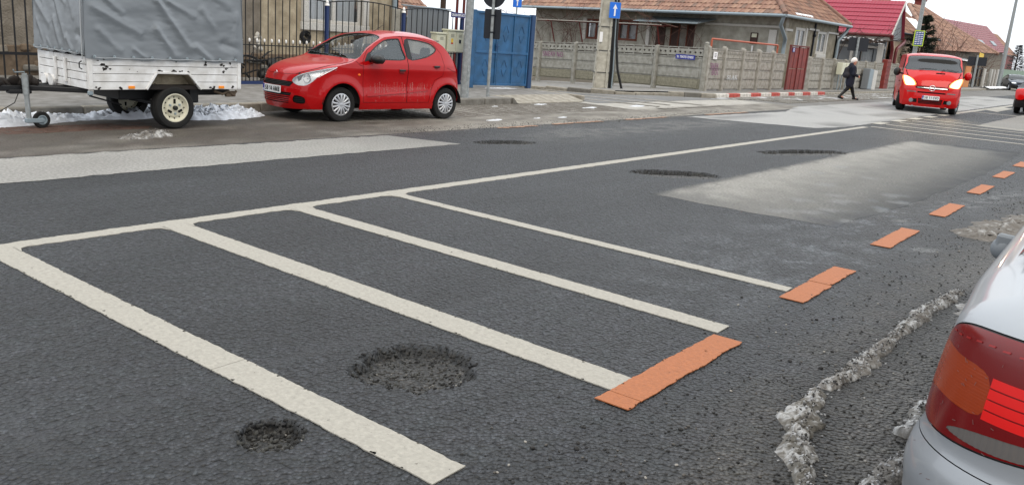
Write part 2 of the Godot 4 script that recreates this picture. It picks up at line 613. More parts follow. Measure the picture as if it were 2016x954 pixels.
	mat("gas_yellow", Color(0.85, 0.72, 0.2), 0.6)
	mat("box_beige", Color(0.78, 0.78, 0.70), 0.5)
	mat("box_window", Color(0.62, 0.62, 0.56), 0.5)  # greyer tone for the small windows of the meter boxes
	mat("gate_red", Color(0.55, 0.19, 0.16), 0.6)
	tri_tex(M.gate_red, 1.3, cloud_c)
	mat("gate_red_dark", Color(0.38, 0.12, 0.10), 0.6)
	mat("roof_red", Color(0.60, 0.18, 0.27), 0.45)
	mat("roof_maroon", Color(0.51, 0.28, 0.30), 0.6)
	mat("downpipe_red", Color(0.36, 0.06, 0.08), 0.4)
	mat("gable_grey", Color(0.47, 0.49, 0.51), 0.8)
	mat("tile", Color(1, 1, 1), 0.85, 0, vc)
	tri_tex(M.tile, 0.7, grit_c, grit_n, 0.5)
	for k in 5:
		var c := Color(0.66, 0.52, 0.45).lerp([Color(0.58, 0.45, 0.40), Color(0.72, 0.58, 0.50), Color(0.63, 0.48, 0.42), Color(0.70, 0.55, 0.48), Color(0.53, 0.44, 0.40)][k], 0.8)
		tri_tex(mat("tile_%d" % k, c, 0.85), 0.7, grit_c, grit_n, 0.5)
	mat("snow", Color(0.90, 0.91, 0.93), 0.75, 0, {"vertex_color_use_as_albedo": true})
	tri_tex(M.snow, 0.45, null, cloud_n, 0.8)
	tri_tex(mat("snow_dirty", Color(1, 1, 1), 0.8, 0, vc), 0.25, grit_c, cloud_n, 1.1)
	tri_tex(mat("tarp", Color(0.425, 0.45, 0.475), 0.27, 0, {"metallic_specular": 0.65}), 0.5, null, grit_n, 0.04)
	mat("rope", Color(0.62, 0.64, 0.66), 0.7)
	tri_tex(mat("trailer_white", Color(0.92, 0.925, 0.935), 0.6), 0.9, soft_c, grit_n, 0.2)
	mat("rust", Color(0.11, 0.085, 0.075), 0.85)
	mat("bark", Color(0.25, 0.20, 0.175), 0.95)
	mat("vine", Color(0.36, 0.26, 0.23), 0.95)
	mat("needles", Color(0.115, 0.155, 0.115), 0.8, 0, {"vertex_color_use_as_albedo": false})
	mat("needles_light", Color(0.17, 0.215, 0.16), 0.8)
	mat("coat_navy", Color(0.075, 0.09, 0.16), 0.9)
	mat("trousers", Color(0.04, 0.045, 0.065), 0.9)
	mat("boot", Color(0.03, 0.03, 0.032), 0.5)
	mat("skin", Color(0.78, 0.56, 0.47), 0.6, 0, {"subsurf_scatter_enabled": true, "subsurf_scatter_strength": 0.1})
	mat("hat", Color(0.90, 0.885, 0.87), 0.95)
	mat("bag", Color(0.13, 0.13, 0.16), 0.8)
	mat("curtain", Color(0.80, 0.82, 0.84), 0.9, 0, {"cull_mode": BaseMaterial3D.CULL_DISABLED})
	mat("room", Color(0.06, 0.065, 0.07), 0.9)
	mat("board_orange", Color(0.78, 0.50, 0.27), 0.7)
	mat("board_grey", Color(0.60, 0.585, 0.56), 0.85)
	mat("board_green", Color(0.52, 0.60, 0.54), 0.8)
	mat("sign_yellow", Color(0.88, 0.74, 0.25), 0.6)
	mat("panel_lime", Color(0.72, 0.82, 0.18), 0.5)
	mat("panel_blue", Color(0.16, 0.28, 0.52), 0.4)
	mat("lamp_red", Color(0.75, 0.03, 0.03), 0.2, 0, coat)
	mat("tail_deep_red", Color(0.40, 0.012, 0.022), 0.22)
	mat("tail_bright_red", Color(0.82, 0.05, 0.035), 0.3)
	mat("tail_dash", Color(0.55, 0.025, 0.025), 0.3)
	mat("tail_amber", Color(0.55, 0.19, 0.03), 0.25)
	mat("tail_clear", Color(0.43, 0.41, 0.40), 0.25, 0.3)
	mat("asphalt_stone", Color(0.2, 0.2, 0.2), 0.8)
	mat("salt_streak", Color(0.80, 0.66, 0.64, 0.26), 0.9, 0, {"transparency": BaseMaterial3D.TRANSPARENCY_ALPHA})
	glow(mat("headlight_lit", Color(1, 0.95, 0.85), 0.2), Color(1.0, 0.90, 0.70), 2.4)
	glow(mat("headlight_rim", Color(1, 0.62, 0.35), 0.3), Color(1.0, 0.50, 0.22), 0.9)

# ---------------------------------------------------------------- ground
# potholes: centre x, z, half sizes, depth, seed
var HOLES := [[2.70, -2.585, 0.30, 0.285, 0.044, 1, 0.0], [1.80, -2.48, 0.135, 0.13, 0.045, 2, 0.0], [9.68, -4.80, 0.62, 0.30, 0.06, 3, 0.72], [14.25, -4.72, 1.10, 0.33, 0.062, 4, 0.385], [9.86, -7.76, 0.56, 0.23, 0.055, 5, 0.38]]

func hole_at(x: float, z: float, h: Array) -> float: # 1 inside the hole, 0 outside
	var d := Vector2(x - h[0], z - h[1]).rotated(-h[6])
	var a := atan2(d.y / h[3], d.x / h[2])
	var r := Vector2(d.x / h[2], d.y / h[3]).length()
	var edge: float = 1.0 + 0.16 * nz.get_noise_2d(cos(a) * 1.3 + h[5] * 7.0, sin(a) * 1.3) + 0.14 * nz.get_noise_2d(x * 9.0 + h[5], z * 9.0)
	return 1.0 - smoothstep(edge - (0.22 if h[5] < 3 else 0.07), edge, r)
func lip(x: float, z: float, h: Array) -> float: # worn down towards the traffic, sheer on the far side
	if h[5] < 3: return 1.0
	var d := Vector2(x - h[0], z - h[1]).rotated(-h[6])
	return clamp(0.42 - 0.62 * d.y / h[3], 0.08, 1.0)
func road_y(x: float, z: float) -> float:
	var y := 0.0
	for h in HOLES:
		if abs(x - h[0]) < h[2] * 1.5 and abs(z - h[1]) < h[2] * 1.5:
			var k := hole_at(x, z, h)
			y -= h[4] * k * lip(x, z, h) * (1.0 - 0.22 * nz.get_noise_2d(x * 6.0, z * 6.0))
			if k > 0.03: y += (nf.get_noise_2d(x * 60.0, z * 60.0) * 0.010 + nz.get_noise_2d(x * 25, z * 25) * 0.010) * (1.0 if h[5] < 3 else 0.5) * (0.25 + 0.75 * sin(clamp(k, 0, 1) * PI)) - 0.003
	return y
var WET := [Vector2(2.86, -0.73), Vector2(3.28, -0.93), Vector2(3.95, -1.06), Vector2(4.7, -1.0), Vector2(5.8, -0.985), Vector2(6.65, -0.92)]
var BLOTS := [[9.4, -3.05, 0.22], [9.75, -2.75, 0.26], [10.15, -2.9, 0.2], [9.05, -2.62, 0.2], [8.75, -2.72, 0.22], [8.5, -2.95, 0.24], [10.9, -3.25, 0.26], [11.9, -3.75, 0.22], [13.0, -3.75, 0.24], [10.4, -2.25, 0.22], [10.9, -2.45, 0.24], [9.6, -2.25, 0.16], [12.2, -3.1, 0.2], [8.6, -2.3, 0.18], [7.9, -1.45, 0.2], [9.2, -1.95, 0.16]]
func salt(x: float, z: float) -> float: # dried salt and slush film, 0..1
	if x < 7.0 or x > 15.0: return 0.0
	var k := 0.0
	for b in BLOTS:
		var d := Vector2(x - b[0], z - b[1]).rotated(-0.35)
		k = max(k, 0.75 * (1.0 - smoothstep(0.7, 1.15, Vector2(d.x / (b[2] * 0.75), d.y / (b[2] * 0.45)).length() + 0.5 * nz.get_noise_2d(x * 4, z * 4))))
	var l: float = z + 1.72 - 0.16 * (x - 11.0)
	k = max(k, 0.9 * exp(-pow(l / 0.2, 2)) * smoothstep(10.0, 11.0, x) * (1 - smoothstep(12.8, 14.0, x)) * smoothstep(-0.25, 0.3, nz.get_noise_2d(x * 2.5, z * 7)))
	return k
func road_color(p: Vector3) -> Color:
	var x := p.x
	var z := p.z
	var c := Color(0.056, 0.061, 0.070)
	var big := nz.get_noise_2d(x * 0.35, z * 0.7)
	var mid := nz.get_noise_2d(x * 1.6 + 40, z * 2.4)
	var fin := nz.get_noise_2d(x * 7.0, z * 7.0)
	c = c * (1.0 + 0.22 * nz.get_noise_2d(x * 0.12 + 7, z * 2.6)) * (1.0 + 0.40 * big + 0.14 * mid + 0.12 * fin)
	# dusty film along the wheel tracks of both lanes
	var dust := Color(0.30, 0.30, 0.29)
	var t: float = exp(-pow((z + 8.0 + 0.3 * big) / 0.55, 2)) * smoothstep(9.5, 12.5, x) * (1 - smoothstep(19.0, 23.0, x)) * clamp(0.7 + 1.2 * mid, 0, 1)
	c = c.lerp(dust, 0.75 * t)
	# worn grey patch in the near lane, lighter along its far edge
	var w := 0.10 * mid + 0.04 * fin
	var inx := smoothstep(8.0 + w * 4, 8.9 + w * 4, x - 0.25 * (z + 4.2)) * (1 - smoothstep(19.0, 19.6 + w, x + 0.5 * (z + 4.3)))
	var inz := smoothstep(-4.32 + w * 0.7, -4.22 + w * 0.7, z)
	var far_strip := inx * inz * (1 - smoothstep(-3.55 + w * 3, -3.0 + w * 3, z))
	var rest := inx * inz * (1 - smoothstep(-2.5 + w * 2, -1.9 + w * 2, z))
	c = c.lerp(Color(0.165, 0.162, 0.152) * (1 + 0.3 * mid), 0.55 * rest)
	c = c.lerp(Color(0.30, 0.29, 0.27), 0.3 * far_strip)
	# salt stains, whitish blots
	var blot := smoothstep(0.24, 0.42, nz.get_noise_2d(x * 2.2 + 9, z * 3.6 + 5)) * exp(-pow((z + 2.15) / 0.55, 2)) * smoothstep(4.5, 6.0, x) * (1 - smoothstep(10.0, 11.5, x))
	c = c.lerp(Color(0.27, 0.30, 0.34), 0.6 * blot)
	var film: float = exp(-pow((z + 2.3) / 0.7, 2)) * smoothstep(3.6, 5.6, x) * (1 - smoothstep(7.5, 9.0, x)) * clamp(0.3 + 1.6 * mid, 0, 1)
	c = c.lerp(Color(0.19, 0.205, 0.23), 0.6 * film)
	c = c.lerp(Color(0.27, 0.28, 0.29), salt(x, z))
	# grimy shoulder on the near side
	var sh := smoothstep(-1.5 + 0.25 * mid, -0.9 + 0.25 * mid, z)
	c = c.lerp(Color(0.135, 0.125, 0.112) * (1 + 0.4 * mid + 0.3 * fin), 0.85 * sh)
	# damp margin along the melting ridge
	if x > 2.6 and x < 7.2 and z > -1.5:
		var q := Vector2(x, z)
		var dm := 9.0
		for i in WET.size() - 1: dm = min(dm, q.distance_to(Geometry2D.get_closest_point_to_segment(q, WET[i], WET[i + 1])))
		c = c * (1.0 - 0.5 * (1.0 - smoothstep(0.07, 0.19 + 0.10 * mid, dm)))
	# cold joint where the far lane meets the dirt
	var fs := 1.0 - smoothstep(-9.3 + 0.3 * mid, -8.75 + 0.3 * mid, z)
	c = c.lerp(Color(0.17, 0.155, 0.135) * (1 + 0.3 * mid), 0.7 * fs)
	# broken faces inside potholes are fresh and black, their floors carry grey grit
	for h in HOLES:
		if abs(x - h[0]) < h[2] * 1.5 and abs(z - h[1]) < h[2] * 1.5:
			var k := hole_at(x, z, h)
			if k > 0.02: c = c.lerp(Color(0.016, 0.016, 0.017), smoothstep(0.02, 0.25, k) * smoothstep(0.1, 0.75, lip(x, z, h))).lerp(Color(0.085, 0.081, 0.076) * (1.0 if h[5] < 3 else 1.35) * (1 + 0.5 * fin), smoothstep(0.93, 1.0, k) * (0.9 if h[5] < 3 else 1.0 - smoothstep(0.75, 0.95, lip(x, z, h))))
	return c

func make_ground() -> void:
	# soil under everything, out to the horizon
	var g := MB.new()
	g.quad(Vector3(-600, -1.6, 600), Vector3(900, -1.6, 600), Vector3(900, -1.6, -600), Vector3(-600, -1.6, -600))
	var soil := tri_tex(mat("soil", Color(0.36, 0.33, 0.28), 0.95), 6.0, M.pavement.albedo_texture, M.dirt.normal_texture)
	struct("ground", g, soil)
	# the carriageway, with a fine grid where the potholes are
	var xs := []
	var zs := []
	var st := func(a: float, b: float, d: float) -> Array:
		var r := []
		var n := int(ceil((b - a) / d))
		for i in n: r.append(a + (b - a) * i / n)
		return r
	xs = st.call(-30, -2, 2.0) + st.call(-2, 0.8, 0.2) + st.call(0.8, 8.0, 0.06) + st.call(8.0, 14.0, 0.07) + st.call(14.0, 22.0, 0.12) + st.call(22.0, 50.0, 0.5) + st.call(50.0, 200.0, 5.0) + [200.0]
	zs = st.call(-9.15, -6.0, 0.09) + st.call(-6.0, 0.3, 0.06) + st.call(0.3, 9.0, 0.6) + [9.0]
	var rd := MB.new()
	rd.colored = true
	var hb := []
	for h in HOLES:
		var ex: float = 1.4 * sqrt(pow(h[2] * cos(h[6]), 2) + pow(h[3] * sin(h[6]), 2))
		var ey: float = 1.4 * sqrt(pow(h[2] * sin(h[6]), 2) + pow(h[3] * cos(h[6]), 2))
		hb.append(Rect2(h[0] - ex, h[1] - ey, ex * 2, ey * 2))
	# snap the grid to the pothole frames
	for b in hb:
		for k in 2:
			var e: float = b.position.x if k == 0 else b.end.x
			xs.append(e)
			e = b.position.y if k == 0 else b.end.y
			zs.append(e)
	xs.sort()
	zs.sort()
	var cc := []
	for x in xs:
		var row := PackedColorArray()
		for z in zs: row.append(road_color(Vector3(x, 0, z)))
		cc.append(row)
	for i in xs.size() - 1:
		for j in zs.size() - 1:
			if xs[i + 1] - xs[i] < 1e-5 or zs[j + 1] - zs[j] < 1e-5: continue
			var m := Vector2((xs[i] + xs[i + 1]) / 2, (zs[j] + zs[j + 1]) / 2)
			var skip := false
			for b in hb:
				if b.has_point(m): skip = true
			if skip: continue
			for q in [[0, 0], [1, 0], [1, 1], [0, 0], [1, 1], [0, 1]]:
				rd.col = cc[i + q[0]][j + q[1]]
				rd.put(Vector3(xs[i + q[0]], 0, zs[j + q[1]]), Vector3.UP)
	struct("main_road", rd, M.asphalt)
	var names := ["wide round pothole with a gritty grey floor between two white stripes", "small ragged black pothole near the bottom edge, left of the nearest white stripe", "long shallow pothole with a dark far lip just beyond the hatched box", "longest pothole, a double dip beside the worn grey patch", "thin dark pothole in the far lane close to the end of the pale concrete strip"]
	for k in HOLES.size():
		var b: Rect2 = hb[k]
		var mb := MB.new()
		mb.colored = true
		var d := 0.012 if k < 2 else 0.022
		var h: Array = HOLES[k]
		var o := thing("pothole", names[k], "pothole", Vector3(h[0], 0, h[1]), 0, "potholes broken into the road")
		mb.grid(int(b.size.x / d), int(b.size.y / d), func(u, v): return Vector3(b.position.x + b.size.x * u - h[0], road_y(b.position.x + b.size.x * u, b.position.y + b.size.y * v), b.position.y + b.size.y * v - h[1]), true, func(p): return road_color(p + Vector3(h[0], 0, h[1])))
		part("broken_asphalt", mb, M.asphalt, o)
		# loose chips of asphalt on the slopes
		var chips := MB.new()
		chips.colored = true
		var r := RandomNumberGenerator.new()
		r.seed = 100 + k
		for i in [330, 190, 60, 70, 40][k]:
			var a := r.randf() * TAU
			var q: float = r.randf_range(0.45, 1.02) if r.randf() < 0.75 else r.randf() * 0.8
			var off := Vector2(cos(a) * q * h[2], sin(a) * q * h[3]).rotated(h[6])
			var x: float = h[0] + off.x
			var z: float = h[1] + off.y
			var s := r.randf_range(0.003, 0.009) * (1.0 if k != 1 else 1.45)
			var t := r.randf()
			chips.col = Color(0.02, 0.02, 0.021) if t < 0.7 and q > 0.5 else (Color(0.07, 0.067, 0.064) if t < 0.98 else Color(0.26, 0.25, 0.23))
			chips.ball(Vector3(x - h[0], road_y(x, z) + s * 0.3, z - h[1]), Vector3(s * 1.3, s * 0.8, s), 5, Basis.from_euler(Vector3(r.randf(), r.randf() * 6, r.randf())))
		stuff("loose_chips", chips, M.dirt, o)
	# pale concrete strip in the far lane, ragged along both sides
	var cs := PackedVector2Array()
	for i in 120: cs.append(Vector2(-6 + 15.0 * i / 119.0, -7.80 - 0.10 * smoothstep(0, 9, -6 + 15.0 * i / 119.0) + 0.05 * nz.get_noise_1d(i * 1.3) + 0.02 * nz.get_noise_1d(i * 7.0)))
	for i in 120: cs.append(Vector2(8.6 - 14.6 * i / 119.0, -9.02 - 0.02 * i / 12.0 + 0.10 * nz.get_noise_1d(300 + i * 0.9)))
	var c1 := MB.new()
	c1.colored = true
	var cmap := func(h: float) -> Callable: return func(v: Vector2) -> Vector3: return Vector3(v.x, h, v.y)
	c1.region([cs], [], cmap.call(0.004), 0.35, true, 0.0, func(p): return Color(0.345, 0.338, 0.32) * (1 + 0.16 * nz.get_noise_2d(p.x * 0.5, p.z * 3.0) + 0.10 * nz.get_noise_2d(p.x * 4, p.z * 4) - 0.25 * smoothstep(7.0, 9.0, p.x)))
	struct("concrete_strip", c1, M.concrete_ground)
	var pe := func(a: Array, sd: float) -> PackedVector2Array: # a straight outline made ragged
		var src := pv(a)
		var q := PackedVector2Array()
		for i in src.size():
			var n := int(max(2, src[i].distance_to(src[(i + 1) % src.size()]) / 0.25))
			for k in n:
				var v: Vector2 = src[i].lerp(src[(i + 1) % src.size()], float(k) / n)
				q.append(v + Vector2(nz.get_noise_2d(v.x * 2 + sd, v.y * 2), nz.get_noise_2d(v.x * 2, v.y * 2 + sd)) * 0.09)
		return q
	var c2 := MB.new()
	c2.colored = true
	c2.region([pe.call([18.2, -8.95, 19.6, -6.35, 21.0, -6.08, 45, -6.4, 60, -6.4, 60, -9.6, 27, -9.5, 24.2, -8.75], 5.0)], [], cmap.call(0.004), 0.5, true, 0.0, func(p): return Color(0.41, 0.41, 0.405) * (1 + 0.10 * nz.get_noise_2d(p.x * 0.4, p.z * 1.5) - 0.45 * smoothstep(0.10, 0.34, nz.get_noise_2d(p.x * 0.16 + 3, p.z * 1.1))))
	struct("concrete_patch", c2, M.concrete_ground)
	var c3 := MB.new()
	c3.colored = true
	c3.region([pe.call([27.5, -4.35, 60, -4.6, 60, -2.0, 27.0, -1.6], 8.0)], [], cmap.call(0.004), 0.6, true, 0.0, func(p): return Color(0.27, 0.262, 0.245) * (1 + 0.14 * nz.get_noise_2d(p.x * 0.4, p.z * 1.5)))
	struct("concrete_patch", c3, M.concrete_ground)
	# the worn grey patch of the near lane, with a crisp joint at its near end and along its far edge
	var np := MB.new()
	np.colored = true
	np.region([pe.call([8.06, -4.27, 19.45, -4.26, 20.0, -2.2, 15, -2.05, 10, -2.15, 8.15, -2.3], 3.0)], [], cmap.call(0.0015), 0.09, true, 0.0, func(p):
		var m := nz.get_noise_2d(p.x * 1.6 + 40, p.z * 2.4)
		var f := nz.get_noise_2d(p.x * 6, p.z * 6)
		var k: float = 1.0 - smoothstep(-3.9 + 0.12 * m, -3.0 + 0.16 * m, p.z + 0.02 * (p.x - 9))
		var c := Color(0.175, 0.172, 0.162).lerp(Color(0.30, 0.292, 0.27), k * smoothstep(8.1, 9.2, p.x + 0.6 * m)) * (1 + 0.12 * m + 0.10 * f)
		c = c.lerp(Color(0.27, 0.275, 0.28), 0.6 * salt(p.x, p.z))
		var e: float = max(smoothstep(-3.0, -2.2, p.z + 0.3 * m), 1.0 - smoothstep(0.0, 0.16, p.z + 4.28 + 0.10 * m + 0.05 * f))
		return c.lerp(road_color(Vector3(p.x, 0, p.z)) * 0.68, max(e, smoothstep(19.0, 19.6, p.x + 0.3 * m))))
	struct("worn_patch", np, M.concrete_ground)
	# muddy parking strip between the lane and the far kerb, and the mouth of the side street
	var dirt := MB.new()
	dirt.colored = true
	var dy := func(v: Vector2) -> Vector3:
		var rise: float = smoothstep(-9.0, -9.5, v.y) * 0.012
		var pav: float = smoothstep(9.0, 10.5, v.x) * smoothstep(-10.35, -10.8, v.y)
		return Vector3(v.x, -0.004 + rise * (1.0 - 0.75 * pav) * (0.3 + 0.9 * nz.get_noise_2d(v.x * 1.5, v.y * 2.0)) + 0.006 * nz.get_noise_2d(v.x * 6, v.y * 6) * smoothstep(-9.05, -9.4, v.y) * (1.0 - 0.8 * pav), v.y)
	var dcol := func(p: Vector3) -> Color:
		var b := nz.get_noise_2d(p.x * 0.6, p.z * 1.8)
		var f := nz.get_noise_2d(p.x * 5, p.z * 5)
		var wet := Color(0.10, 0.086, 0.074)
		var dry := Color(0.30, 0.282, 0.25)
		var c := wet.lerp(dry, clamp(smoothstep(7.5, 11.5, p.x) * 0.85 + b * 0.9 + smoothstep(-10.0, -9.1, p.z) * 0.25 - 0.12, 0, 1))
		c = c.lerp(Color(0.55, 0.53, 0.49), 0.85 * smoothstep(9.0, 10.5, p.x) * smoothstep(-10.35, -10.8, p.z))
		return c * (1 + 0.3 * f)
	dirt.region([pv([-8, -9.05, 3.5, -9.15, 8, -9.0, 17, -9.0, 24, -9.0, 27.5, -9.0, 27.5, -12.0, 19, -12.34, -8, -12.34])], [], dy, 0.16, true, 0.0, dcol)
	struct("parking_strip", dirt, M.dirt)
	var far_edge := MB.new()
	far_edge.colored = true
	far_edge.region([pv([27.5, -9.0, 200, -9.0, 200, -13.2, 60, -12.3, 27.5, -12.2])], [], cmap.call(-0.002), 1.5, true, 0.0, func(p): return Color(0.20, 0.195, 0.185) * (1 + 0.35 * nz.get_noise_2d(p.x * 0.4, p.z * 1.6)))
	struct("far_roadside", far_edge, M.concrete_ground)
	# side street, falling away from the junction
	var sstr := MB.new()
	sstr.colored = true
	sstr.region([pv([18.9, -11.9, 27.2, -11.9, 24.0, -13.7, 23.4, -14.2, 24.5, -40, 16, -40, 19.25, -14.2])], [], func(v): return Vector3(v.x, 0.0045 + 0.05 * min(0.0, v.y + 13.5), v.y), 0.5, true, 0.0, func(p): return Color(0.21, 0.21, 0.212) * (1 + 0.3 * nz.get_noise_2d(p.x * 0.8, p.z * 0.8)))
	struct("side_street", sstr, M.concrete_ground)
	# pavements
	var pw := MB.new()
	pw.region([pv([-10, -12.42, 15.7, -12.42, 15.7, -13.0, 19.1, -13.0, 19.25, -14.2, 19.3, -19, -10, -19])], [], cmap.call(0.13), 2.0, true)
	struct("pavement", pw, M.pavement)
	var slope := func(v: Vector2) -> Vector3: return Vector3(v.x, 0.13 + 0.05 * min(0.0, v.y + 13.5), v.y)
	var pw2 := MB.new()
	pw2.region([pv([23.45, -40, 23.45, -14.2, 24.05, -13.75, 25.6, -13.3, 27.0, -12.32, 200, -12.9, 200, -20, 32, -20, 34, -40])], [], slope, 1.0, true)
	struct("pavement", pw2, M.pavement)
	# the yards behind the fences
	var yd := MB.new()
	yd.region([pv([28.6, -13.6, 200, -14.2, 200, -60, 34, -60])], [], cmap.call(-0.35), 20.0, true)
	struct("yard", yd, soil)
	# concrete ramp slabs at the corner, each with its own edge
	var rp := Node3D.new()
	rp.name = "pavement_ramp"
	rp.set_meta("kind", "structure")
	add_child(rp, true)
	for i in 8:
		var x0 := 15.72 + i * 0.42
		var mb := MB.new()
		var a := Vector3(x0 + 0.006, 0.015, -12.24)
		var b := Vector3(x0 + 0.414, 0.015, -12.24)
		var c := Vector3(x0 + 0.414, 0.133, -13.0)
		var d := Vector3(x0 + 0.006, 0.133, -13.0)
		if i == 7:
			b += Vector3(-0.02, 0, -0.22)
		mb.quad(a, b, c, d)
		for e in [[a, b], [b, c], [c, d], [d, a]]:
			var o := Vector3(0, -0.1, 0)
			mb.quad(e[0], e[0] + o, e[1] + o, e[1])
		part("slab", mb, M.kerb, rp)
	make_pavers()

func make_pavers() -> void:
	var lay := Node3D.new()
	lay.name = "block_paving"
	lay.set_meta("kind", "structure")
	add_child(lay, true)
	var mm := []
	for k in 3:
		var b := MB.new()
		b.box(Vector3.ZERO, Vector3(0.222 - 0.004 * k, 0.05, 0.345 - 0.006 * k), Basis.IDENTITY, 0.006)
		mm.append(b.mesh())
	var small := []
	for k in 3:
		var b := MB.new()
		b.box(Vector3.ZERO, Vector3(0.205, 0.05, 0.098 - 0.003 * k), Basis.IDENTITY, 0.006)
		small.append(b.mesh())
	for i in 32:
		for j in 5:
			var x := 9.3 + i * 0.29 + rng.randf_range(-0.006, 0.006)
			var z := -12.05 + j * 0.355
			if z > -10.45 or x > 18.6: continue
			var o := part("paver", mm[rng.randi() % 3], M.paver, lay)
			o.position = Vector3(x, -0.0215 + rng.randf_range(-0.003, 0.003), z)
			o.rotation = Vector3(rng.randf_range(-0.008, 0.008), rng.randf_range(-0.01, 0.01), rng.randf_range(-0.008, 0.008))
	for i in 22: # reddish bricks that show through the mud by the jockey wheel
		for j in 5:
			var x := 3.5 + i * 0.225 + (0.11 if j % 2 else 0.0)
			var z := -11.3 + j * 0.125
			if x > 5.9 + 0.6 * nz.get_noise_2d(i * 0.6, j * 0.9): continue
			var o := part("brick", small[rng.randi() % 3], M.paver_red, lay)
			o.position = Vector3(x, -0.018 + rng.randf_range(-0.004, 0.003), z)
			o.rotation.y = rng.randf_range(-0.02, 0.02)
	# small setts with snow in the joints in front of the painted kerb
	var sett := MB.new()
	for i in 92:
		for j in 9:
			var x := 27.6 + i * 0.235 + (0.11 if j % 2 else 0.0)
			var z := -12.02 + j * 0.21
			if z > -10.3 or nz.get_noise_2d(x * 0.5, z * 1.2) > 0.28 - 0.0 * j: continue
			if z > -11.3 and x < 28.5: continue
			sett.box(Vector3(x, 0.0, z), Vector3(0.19, 0.05, 0.15), Basis.IDENTITY, 0.01)
	stuff("setts", sett, M.kerb_dark, lay)
	var js := MB.new()
	js.colored = true
	js.region([smooth(pv([27.4, -12.2, 48.5, -12.2, 49, -11.3, 45, -10.4, 36, -10.5, 30, -11.0, 28, -11.6]))], [], func(v): return Vector3(v.x, 0.016 + 0.012 * nz.get_noise_2d(v.x * 3, v.y * 3), v.y), 0.25, true, 0.0, func(p): return Color(0.24, 0.235, 0.225).lerp(Color(0.72, 0.74, 0.77), smoothstep(-0.25, 0.25, nz.get_noise_2d(p.x * 2, p.z * 4))))
	part("snow_joints", js, M.snow_dirty, lay)

# ---------------------------------------------------------------- painted markings
func ragged_band(a: Vector2, b: Vector2, w: float, sd: float, rough := 0.008) -> PackedVector2Array:
	var d := (b - a).normalized()
	var n := Vector2(-d.y, d.x)
	var L := a.distance_to(b)
	var k := int(max(6, L / 0.022))
	var q := PackedVector2Array()
	for s in [1.0, -1.0]:
		for i in k + 1:
			var t := float(i) / k if s > 0 else 1.0 - float(i) / k
			var e: float = w * 0.5 + rough * (nz.get_noise_2d(t * L * 22.0, sd + s * 9) * 0.9 + nz.get_noise_2d(t * L * 5.0, sd + s * 5) * 1.1)
			var x: float = t * L
			if i == 0 or i == k: x += 0.3 * rough * s
			q.append(a + d * x + n * s * e)
	return q
func marking(called: String, bands: Array, m: Material, label: String, cat: String, group: String, y := 0.0045) -> void:
	var cuts := []
	var c := Vector2.ZERO
	for v in bands[0]: c += v
	c /= bands[0].size()
	var o := thing(called, label, cat, Vector3(c.x, 0, c.y), 0, group)
	# small flakes missing from the near paint, mostly along its edges
	if c.x < 9.0 and c.y > -6.5 and called != "centre_line":
		var wr := RandomNumberGenerator.new()
		wr.seed = int(abs(c.x * 977.0) + abs(c.y * 131.0))
		for p in bands:
			for i in int(p.size() / 5.0):
				var v: Vector2 = p[wr.randi() % p.size()].lerp(p[wr.randi() % p.size()], 0.5 * pow(wr.randf(), 4.0))
				var s := wr.randf_range(0.003, 0.011)
				var fl := PackedVector2Array()
				for k in 6: fl.append(v + Vector2(cos(TAU * k / 6.0) * wr.randf_range(0.5, 1.4), sin(TAU * k / 6.0) * wr.randf_range(0.5, 1.4)) * s)
				cuts.append(fl)
	var mb := MB.new()
	mb.region(bands, cuts, func(v): return Vector3(v.x - c.x, y, v.y - c.y), 0.3, true)
	# a thin edge, for the paint is a few millimetres thick
	for p in bands:
		for i in p.size():
			var a: Vector2 = p[i]
			var b: Vector2 = p[(i + 1) % p.size()]
			mb.quad_out(Vector3(a.x - c.x, y, a.y - c.y), Vector3(b.x - c.x, y, b.y - c.y), Vector3(b.x - c.x, y - 0.005, b.y - c.y), Vector3(a.x - c.x, y - 0.005, a.y - c.y), Vector3.ZERO)
	part("paint_layer", mb, m, o)

